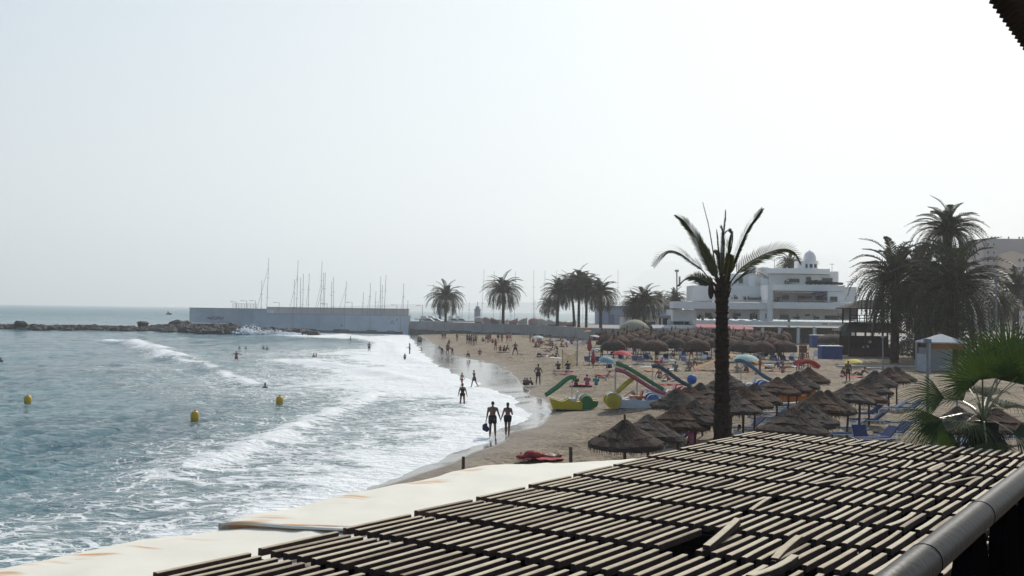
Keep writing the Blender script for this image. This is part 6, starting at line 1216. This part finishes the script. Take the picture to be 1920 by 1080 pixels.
    res = dict(body=fuse(body, vox), hair=fuse(hm_, vox, 2), wear=fuse(wearm, vox, 4), J=J)
    if topm.v: res['top'] = fuse(topm, vox, 3)
    for a, b in (('body', skin[0]), ('hair', hairm[0]), ('wear', CL['black']), ('top', CL['black'])):
        if a in res: res[a].materials.clear(); res[a].materials.append(b)
    return res
def setmat(o, m): o.material_slots[0].link = 'OBJECT'; o.material_slots[0].material = m
PARTN = dict(shorts='swim_shorts', trunks='swim_shorts', bikini='bikini_bottom', onepiece='swimsuit', dress='skirt', shirt='shorts')
def person(res, loc, rz, h, label, wearname='shorts', sk=0, hr=0, col='black', topcol=None, group=None, sink=0):
    s = h / 1.74; o = thing('person', label, 'person', (loc[0], loc[1], loc[2] - sink), rz, group); o.scale = (s, s, s)
    b = link('body', res['body'], o); setmat(b, skin[sk]); q = link('hair', res['hair'], b); setmat(q, hairm[hr])
    q = link(PARTN.get(wearname, 'swimwear'), res['wear'], o); setmat(q, CL[col])
    if 'top' in res: q = link({'bikini': 'bikini_top', 'onepiece': 'swimsuit_top'}.get(wearname, 'shirt'), res['top'], o); setmat(q, CL[topcol or col])
    return o
# --- the couple on the wet sand
man = human(dict(L=(-8, 6, 2), R=(13, 26, 5), l=(2, 10, 6), r=(4, 19, 4), lean=2, head=8, curl=38, fo=1.0), False, 'shorts', 'short', True)
wom = human(dict(L=(10, 10, -1), R=(-7, 12, -2), l=(4, 18, 6), r=(12, 14, 72), lean=2, head=6, curl=34, fo=1.0), True, 'trunks', 'long', True)
p = G(923, 820); gm = H(p.x, p.y); mo = person(man, (p.x, p.y, gm), R(-3), 1.80, 'man in dark swim shorts seen from behind, holding a bag and a woman\'s hand', 'shorts', 1, 0, 'black')
hh_ = man['J']['hand1'] * (1.80 / 1.74); hw_ = wom['J']['hand-1'] * (1.68 / 1.74)
tx = p.x + hh_.x - hw_.x; ty = p.y + hh_.y - hw_.y
wo = person(wom, (tx, ty, H(tx, ty)), 0, 1.68, 'long-haired woman in dark briefs seen from behind, holding the man\'s hand', 'trunks', 1, 0, 'black')
hb = man['J']['hand-1'] * (1.80 / 1.74); bag = thing('bag', 'dark bag hanging from the left hand of the man in swim shorts', 'bag', (p.x + hb.x - .02, p.y + hb.y, gm + hb.z - .02))
mb = MB(); mb.tube([(0, -.06, -.18), (0, -.03, .0), (0, .0, .03), (0, .03, 0), (0, .06, -.18)], .012, 6); mb.build('handle', CL['black'], bag)
mb = MB(); 
for c_, r_ in (((-.05, 0, -.28), (.13, .10, .15)), ((.05, .01, -.40), (.13, .10, .16)), ((-.04, .01, -.38), (.14, .09, .13)), ((.02, 0, -.2), (.07, .06, .1))): ell(mb, c_, r_)
me = fuse(mb, .014); me.materials.clear(); me.materials.append(CL['navy']); link('sack', me, bag)
# --- pose library
PO = {}
def pose(n, *a, **k): PO[n] = (human(*a, **k), a[2] if len(a) > 2 else 'shorts')
pose('stand', dict(L=(0, 2, 4), R=(4, 6, 5), l=(4, 8, 12), r=(0, 10, 8)), False, 'shorts')
pose('standf', dict(L=(2, 4, 2), R=(-2, 2, 3), l=(20, 12, 60), r=(0, 9, 12), head=10), True, 'bikini', 'long')
pose('hips', dict(L=(0, 2, 7), R=(0, 3, 7), l=(-10, 26, 60), r=(-10, 26, 60), fo=-.4), False, 'trunks')
pose('armup', dict(L=(0, 2, 5), R=(6, 10, 5), l=(0, 12, 10), r=(150, 20, 30), lean=3), True, 'bikini', 'bun')
pose('walk', dict(L=(22, 10, 1), R=(-20, 14, 1), l=(-22, 7, 14), r=(24, 7, 16), lean=4), False, 'shorts')
pose('walkf', dict(L=(18, 14, 0), R=(-18, 20, 0), l=(-18, 8, 20), r=(20, 8, 24), lean=3), True, 'bikini', 'long')
pose('stride', dict(L=(0, 4, 24), R=(2, 4, 22), l=(20, 35, 60), r=(20, 35, 60), lean=10), False, 'trunks')
pose('bend', dict(L=(8, 10, 4), R=(-4, 8, 5), l=(75, 6, 8), r=(65, 8, 10), lean=62, head=-20), False, 'trunks')
pose('onef', dict(L=(2, 3, 5), R=(-2, 4, 4), l=(0, 16, 6), r=(0, 18, 8), head=4), True, 'onepiece', 'short')
pose('wade', dict(L=(5, 10, 5), R=(-5, 8, 6), l=(10, 72, 5), r=(15, 70, -5), fo=1.0), False, 'trunks')
pose('sit', dict(L=(142, 126, 8), R=(138, 120, 10), l=(52, 8, 35), r=(48, 8, 40), lean=16, head=12, sit=True), False, 'trunks')
pose('sitf', dict(L=(96, 8, 6), R=(125, 80, 6), l=(-35, 14, 0), r=(-38, 16, 0), lean=-14, sit=True), True, 'bikini', 'long')
pose('sits', dict(L=(136, 120, 14), R=(138, 122, 14), l=(38, 8, 60), r=(36, 8, 60), fo=.2, lean=18, head=15, sit=True), False, 'shirt')
pose('lieb', dict(L=(10, 22, 5), R=(0, 4, 5), l=(10, 16, 8), r=(0, 14, 6), lie=90), False, 'shorts')
pose('lief', dict(L=(-2, 4, 5), R=(0, 6, 4), l=(150, 40, 20), r=(150, 40, 20), lie=-90), True, 'bikini', 'long')
pose('lean', dict(L=(118, 62, 6), R=(93, 6, 4), l=(-60, 16, -10), r=(-55, 14, 0), lean=-38, head=20, sit=True), True, 'bikini', 'bun')
def put(px, py, h, ps, rz, label, col='black', sk=0, hr=0, topcol=None, group=None, water=None, lift=0.0):
    if water is not None: q = P(px, py, 0); loc = (q.x, q.y, max(-.1, seaz(q.x, q.y))); sink = water
    else: q = G(px, py); loc = (q.x, q.y, H(q.x, q.y) + .01 + lift); sink = 0
    r_, wn = PO[ps]; return person(r_, loc, R(rz), h, label, wn, sk, hr, col, topcol, group, sink)
g = 'people walking in the swash'
put(867, 757, 1.66, 'onef', 5, 'woman in a dark swimsuit seen from behind, wading in white foam', 'black', 1, 1, group=g)
put(866, 724, 1.25, 'walkf', -25, 'small child leaning forward in foam just beyond the swimsuit woman', 'pink', 2, 0, group=g)
put(889, 726, 1.45, 'walk', 60, 'slim boy walking left along the wet sand sheen', 'navy', 1, 0, group=g)
put(768, 664, 1.75, 'standf', 90, 'lone person standing on the far edge of the wet sand', 'black', 1, 0, group=g)
put(759, 675, 1.15, 'stand', 40, 'little child standing in foam left of the lone far person', 'navy', 1, 0, group=g)
put(692, 659, 1.6, 'hips', 20, 'bather up to the knees in the far surf, below the pier wall', 'navy', 1, 0, group='bathers in the water', water=.25)
put(657, 642, 1.1, 'walk', -70, 'small bather running in the far surf close to the pier wall', 'navy', 1, 0, group='bathers in the water', water=.1)
put(443, 676, 1.7, 'wade', 0, 'bather waist deep with both arms spread wide', 'red', 1, 0, group='bathers in the water', water=.62)
for px, py, lb in ((449, 654, 'left head of two swimmers beyond the arm-spreading bather'), (461, 654, 'right head of two swimmers beyond the arm-spreading bather'), (494, 653, 'tiny swimmer head alone in front of the pier wall'), (588, 671, 'left head of the two swimmers close together in streaky foam'), (593, 671, 'right head of the two swimmers close together in streaky foam'), (497, 726, 'nearest swimmer, a dark head in green water above the buoys'), (1, 676, 'swimmer head cut by the left frame edge'), (501, 654, 'faint swimmer head right of the one alone before the pier')):
    s_ = 1.0; put(px, py, 1.75, 'stand', random.uniform(0, 360), lb, 'navy', 1, 0, group='bathers in the water', water=1.36 if 'nearest' in lb else 1.30)
put(784, 649, 1.7, 'standf', 0, 'left one of the pair standing at the far waterline', 'black', 1, 0, group='people at the far waterline')
put(788.5, 649, 1.7, 'stand', 0, 'right one of the pair standing at the far waterline', 'black', 1, 0, group='people at the far waterline')
put(829, 666, 1.5, 'bend', 60, 'person bending over with a dark blue cloth at the wet edge', 'navy', 1, 0, group='people at the far waterline', topcol='navy')
put(839, 666, 1.7, 'stand', -30, 'middle person of three at the wet edge, standing', 'black', 1, 0, group='people at the far waterline')
put(848, 667, 1.6, 'bend', 70, 'person bending forward on the right of three at the wet edge', 'brown', 1, 0, group='people at the far waterline')
put(842, 649, 1.2, 'stand', 0, 'child standing behind the three people at the wet edge', 'black', 1, 0, group='people at the far waterline')
g = 'people on the far sand'
for px, py, ps, lb in ((830, 637, 'stand', 'left of two people walking up by the far wall'), (834.5, 636, 'standf', 'right of two people walking up by the far wall'), (857, 640, 'armup', 'person with a raised arm left of the far standing group')): put(px, py, 1.75, ps, 30, lb, 'brown', 1, 0, group=g)
for i, (px, py, ps) in enumerate(((876, 645, 'hips'), (880, 646, 'stand'), (884, 647, 'standf'), (888, 648, 'stand'), (892, 647, 'hips'))):
    put(px, py, 1.75, ps, random.uniform(0, 360), '%s person of the five standing close together on the far sand' % nth(i, 5), random.choice(['black', 'navy', 'brown']), 1, 0, group=g)
cl = [(907, 641, 'sit'), (911, 643, 'stand'), (915, 644, 'standf'), (919, 641, 'stand'), (923, 644, 'sits'), (929, 657, 'standf'), (934, 640, 'stand'), (941, 642, 'onef')]
for i, (px, py, ps) in enumerate(cl): put(px, py, 1.7, ps, random.uniform(0, 360), '%s person of the loose crowd around the orange towel on the far sand' % nth(i, len(cl)), random.choice(['black', 'navy', 'brown', 'red']), 1, 0, group=g)
put(951, 642, 1.75, 'stand', 10, 'person in red left of the one holding up a red cloth', 'red', 2, 1, group=g)
put(957, 642, 1.75, 'armup', 10, 'person in red with a raised arm, right end of the far crowd', 'red', 2, 1, group=g)
for i, (px, py) in enumerate(((938, 659), (944, 659), (949, 658))): put(px, py, 1.7, 'sit', 180 + 40 * i, '%s of three people sitting on a dark mat beside the orange towel' % nth(i, 3), ('red', 'black', 'red')[i], 1, 0, group=g)
put(966, 667, 1.8, 'stride', 180, 'dark person standing with legs wide apart, throwing a ball', 'black', 1, 0, group=g)
put(994, 642, 1.7, 'stand', 90, 'lone person standing by the white umbrella near the far wall', 'brown', 1, 0, group=g)
put(880, 670, 1.6, 'sit', 60, 'hunched person sitting alone near the wet edge', 'grey', 1, 2, group=g)
put(899, 666, 1.7, 'sits', 200, 'person in pink kneeling on the sand right of the hunched one', 'pink', 2, 1, group=g, topcol='pink')
sun_ = [(1004, 652, 'sit'), (1010, 645, 'sits'), (1014, 657, 'lief'), (1019, 647, 'lieb'), (1029, 641, 'lean'), (1034, 646, 'sit'), (1031, 661, 'lean'), (1045, 656, 'sit'), (1042, 670, 'sitf'), (1050, 652, 'lief'), (1025, 668, 'lieb')]
for i, (px, py, ps) in enumerate(sun_): put(px, py, 1.7, ps, random.choice((80, 100, -80, 200)), '%s sunbather of the scattered ones between the white umbrella and the yellow net' % nth(sorted(s_[0] for s_ in sun_).index(px), len(sun_)), random.choice(['black', 'navy', 'red', 'white']), random.choice((0, 2)), 0, group=g)
g = 'beachgoers around the pedal boats'
put(1009, 722, 1.72, 'hips', -20, 'tall standing person in dark clothes beside three seated children', 'navy', 1, 0, group=g)
for i, (px, ps) in enumerate(((983, 'sit'), (990, 'sits'), (998, 'sit'))): put(px, 723, 1.25, ps, (200, 150, 90)[i], '%s of three dark children sitting at the wet edge near the yellow boat' % nth(i, 3), 'black', 1, 0, group=g, topcol='grey')
put(1047, 694, 1.7, 'sits', 10, 'dark figure sitting on the black mat, left one', 'black', 1, 0, group=g, topcol='brown')
put(1066, 694, 1.75, 'sits', 20, 'dark figure sitting on the black mat, right one', 'navy', 1, 0, group=g, topcol='navy')
put(1080, 724, 1.6, 'sits', 0, 'dark-haired person sitting behind the green slide top', 'brown', 1, 0, group=g, topcol='brown')
put(1101, 724, 1.75, 'sits', 0, 'person with a pink and navy shirt sitting with back to us', 'pink', 1, 0, group=g, topcol='pink')
put(1118, 724, 1.6, 'sits', 0, 'person in a teal shirt sitting with back to us', 'teal', 1, 0, group=g, topcol='teal')
put(1135, 712, 1.6, 'lean', 80, 'sunbather reclining on red towel below the pale blue umbrella', 'white', 2, 0, group=g)
put(1236, 710, 1.7, 'sitf', 180, 'tanned person sitting upright with arms out behind the slides', 'brown', 0, 0, group=g)
put(1254, 714, 1.7, 'lean', -60, 'reclining person right of the upright one behind the slides', 'red', 0, 1, group=g)
put(1267, 697, 1.75, 'sits', 0, 'person in a grey-green shirt sitting left of the orange sunshade', 'teal', 1, 0, group=g, topcol='grey')
put(1294, 696, 1.3, 'sits', 90, 'child in red sitting at the left foot of the orange sunshade', 'red', 1, 0, group=g, topcol='red')
put(1190, 668, 1.8, 'stand', 0, 'left of two standing people right of the red umbrella', 'red', 1, 0, group=g)
put(1204, 668, 1.75, 'hips', 0, 'right of two standing people right of the red umbrella', 'black', 1, 0, group=g)
put(1425, 699, 1.8, 'stand', 90, 'person standing beneath the right edge of the mint umbrella', 'red', 0, 0, group=g)
put(1398, 697, 1.7, 'sits', 200, 'person in dark red sitting under the mint umbrella', 'red', 1, 0, group=g, topcol='red')
put(1382, 699, 1.6, 'sit', 160, 'person sitting left of the mint umbrella pole with white towel', 'white', 2, 0, group=g)
put(1614, 705, 1.7, 'lean', 90, 'person lounging on open sand below the yellow umbrella', 'black', 1, 0, group=g)
put(1577, 707, 1.6, 'sit', -80, 'person sitting left of the lounging one below the yellow umbrella', 'white', 1, 0, group=g)
put(1590, 716, 1.7, 'stand', 0, 'person in reddish clothes behind the right parasol cluster', 'brown', 1, 1, group=g)
put(1662, 667, 1.7, 'stand', 0, 'person at the hut, left of two by the grey pole', 'navy', 1, 0, group=g)
put(1671, 666, 1.7, 'standf', 20, 'person at the hut, right of two by the grey pole', 'navy', 1, 0, group=g)
put(1697, 664, 1.75, 'walk', 70, 'person in pale clothes walking right of the hut', 'white', 2, 1, group=g)
put(1545, 668, 1.7, 'stand', 60, 'person beside the near blue cabin, left side', 'red', 1, 0, group=g)
put(1578, 655, 1.7, 'stand', 10, 'person standing between near blue cabin and hut', 'black', 1, 0, group=g)
put(1505, 690, 1.7, 'stand', 10, 'person in red standing right of the lifeguard chair', 'red', 1, 0, group=g)
put(1300, 838, 1.7, 'sits', 20, 'person in purple sitting under a parasol left of the tall palm', 'pink', 1, 0, group=g, topcol='pink')
put(1378, 836, 1.7, 'sits', -60, 'brown-haired person sitting at the right of the tall palm base', 'white', 0, 1, group=g, topcol='white')
# people among the far parasols
fp = [(1128, 671), (1160, 668), (1175, 675), (1222, 676), (1232, 676), (1258, 672), (1275, 676), (1296, 674), (1318, 670), (1410, 668), (1432, 672), (1446, 668), (1462, 678), (1140, 652), (1210, 655), (1248, 650), (1340, 655), (1282, 655)]
for i, (px, py) in enumerate(fp):
    lb = '%s person under the far thatched parasols' % nth(sorted(q[0] for q in fp).index(px), len(fp)); put(px, py, 1.7, random.choice(['stand', 'standf', 'sits', 'hips', 'sit', 'walk']), random.uniform(0, 360), lb, random.choice(['black', 'navy', 'red', 'white', 'teal', 'brown']), 1, 0, group='people under the far parasols', topcol=random.choice(['white', 'red', 'grey', 'navy']))
def towel_mesh(m, lx, ly, root, wr=.03, seed=1, nm='cloth'):
    X, Y = np.meshgrid(np.linspace(-lx / 2, lx / 2, 16), np.linspace(-ly / 2, ly / 2, 9)); Z = .04 + (vnoise(X + seed * 7, Y + 3, .25, seed) - .5) * wr * 2 + (vnoise(X + seed, Y, .6, seed + 1)) * wr
    o = grid(nm, X, Y, Z, m); o.parent = root; md = o.modifiers.new('t', 'SOLIDIFY'); md.thickness = .02; return o
# more bathers and clutter on the middle sand
rq = random.Random(31); zones = [('between the white umbrella and the yellow net, farther row', 1000, 1095, 636, 652, 14), ('on open sand in front of the far loungers', 1150, 1330, 686, 700, 9), ('on the sand between lifeguard chair and far loungers', 1430, 1500, 684, 700, 5), ('on the far sand just below the promenade wall', 1030, 1120, 634, 645, 9)]
for nm, x0, x1, y0, y1, n in zones:
    xs = sorted(rq.uniform(x0, x1) for _ in range(n))
    for i, px in enumerate(xs):
        py = rq.uniform(y0, y1); col = rq.choice(['red', 'blue', 'white', 'teal', 'pink', 'orange', 'black'])
        put(px, py, 1.7, rq.choice(['sit', 'sits', 'lieb', 'lief', 'lean', 'sitf']), rq.uniform(0, 360), '%s bather lying or sitting %s' % (nth(i, n), nm), col, rq.choice((0, 1, 2)), 0, group='bathers resting ' + nm, topcol=col)
    for i in range(max(3, n // 2)):
        px = x0 + (x1 - x0) * (i + .5) / max(3, n // 2); p = G(px, rq.uniform(y0, y1)); o = thing('towel', '%s small towel %s' % (nth(i, max(3, n // 2)), nm), 'towel', (p.x, p.y, H(p.x, p.y)), rq.uniform(0, 3), 'small towels ' + nm); towel_mesh(CL[rq.choice(['red', 'blue', 'white', 'teal', 'pink', 'orange'])], 1.8, .9, o, .04, i + 40)
# sunbather lying close to the pergola
p = G(1012, 862); tw = thing('towel', 'rumpled red towel under the sunbather near the leaning post', 'towel', (p.x, p.y, H(p.x, p.y)), 0, 'towels spread on the sand')
put(977, 860, 1.72, 'lieb', 84, 'sunbather lying flat on a red towel near the cream awning', 'red', 2, 0)
rt = mat('red_towel', (.30, .05, .05), .9, .25, 8); 
towel_mesh(rt, 1.9, 1.0, tw, .06, 2)
mb = MB()
for c_, r_ in (((-.38, 0, .22), (.28, .22, .17)), ((-.15, .02, .2), (.24, .2, .14)), ((-.75, 0, .12), (.25, .18, .09))): ell(mb, c_, r_)
me = fuse(mb, .03); me.materials.clear(); me.materials.append(rt); o = link('red_wrap', me, tw)
tl = [(1060, 701, 'pink', 'long pale pink towel left of the yellow net'), (1135, 704, 'red', 'red and white towel below the pale blue umbrella'), (1090, 722, 'pink', 'pink towel beside the seated person behind the green slide'), (1056, 697, 'black', 'black mat under the two dark seated figures'), (1226, 696, 'orange', 'peach towel left of the grey-green shirted person'), (1262, 714, 'white', 'white towel by the reclining person behind the slides'), (1258, 722, 'red', 'red rimmed towel beside the blue ball'), (1410, 700, 'orange', 'yellowish towel under the mint umbrella'), (943, 661, 'black', 'dark mat under three seated people on the far sand'), (932, 647, 'orange', 'orange towel held in the far crowd'), (1046, 672, 'white', 'white towel among the scattered sunbathers, rightmost'), (1022, 668, 'white', 'white towel among the scattered sunbathers, lower left'), (1285, 697, 'green', 'green and brown towel heap by the child in red'), (1598, 708, 'red', 'red towel under the lounging person below the yellow umbrella')]
for i, (px, py, c_, lb) in enumerate(tl):
    p = G(px, py); o = thing('towel', lb, 'towel', (p.x, p.y, H(p.x, p.y)), 0, 'towels spread on the sand'); towel_mesh(CL[c_], 1.9, .95, o, .05, i + 5)
for px, py, c_, lb in ((1011, 668, 'brown', 'brown bag on the sand left of the yellow net'), (1034, 648, 'black', 'black bag by the far sunbathers'), (978, 666, 'white', 'small white ball right of the striding person'), (1142, 690, 'navy', 'dark bag pile under the pale blue umbrella'), (1388, 692, 'white', 'round white swim ring under the mint umbrella')):
    p = G(px, py); o = thing('ball' if 'ball' in lb else 'swim_ring' if 'ring' in lb else 'bag', lb, 'ball' if 'ball' in lb else 'swim ring' if 'ring' in lb else 'bag', (p.x, p.y, H(p.x, p.y)))
    mb = MB()
    if 'ring' in lb:
        mb.tube([(math.cos(a_ * .5236) * .32, 0, .42 + math.sin(a_ * .5236) * .32) for a_ in range(13)], .10, 8); mb.build('tube', CL[c_], o, True)
    elif 'ball' in lb: mb.ball((0, 0, .16), .17, 14, 10); mb.build('shell', CL[c_], o, True)
    else:
        mb.box((0, 0, .2), (.6, .35, .4), taper=.8); mb.build('sack', CL[c_], o); mb = MB(); mb.tube([(-.2, 0, .38), (-.15, 0, .55), (.15, 0, .55), (.2, 0, .38)], .02, 6); mb.build('handle', CL[c_], o)
HAZE = 0.00027
# ---------------------------------------------------------------- haze
hz = MB(); hz.bx(-13500, 13500, -600, 13500, -6, 1000)
hm = D.materials.new('haze_air'); hm.use_nodes = True; t = hm.node_tree; t.nodes.remove(t.nodes['Principled BSDF'])
pv = t.nodes.new('ShaderNodeVolumePrincipled'); pv.inputs['Color'].default_value = (.97, .985, 1, 1); pv.inputs['Density'].default_value = HAZE
pv.inputs['Anisotropy'].default_value = .35
t.links.new(pv.outputs[0], t.nodes['Material Output'].inputs['Volume'])
ho = hz.build('haze', hm); tag(ho, kind='stuff'); ho.display_type = 'WIRE'
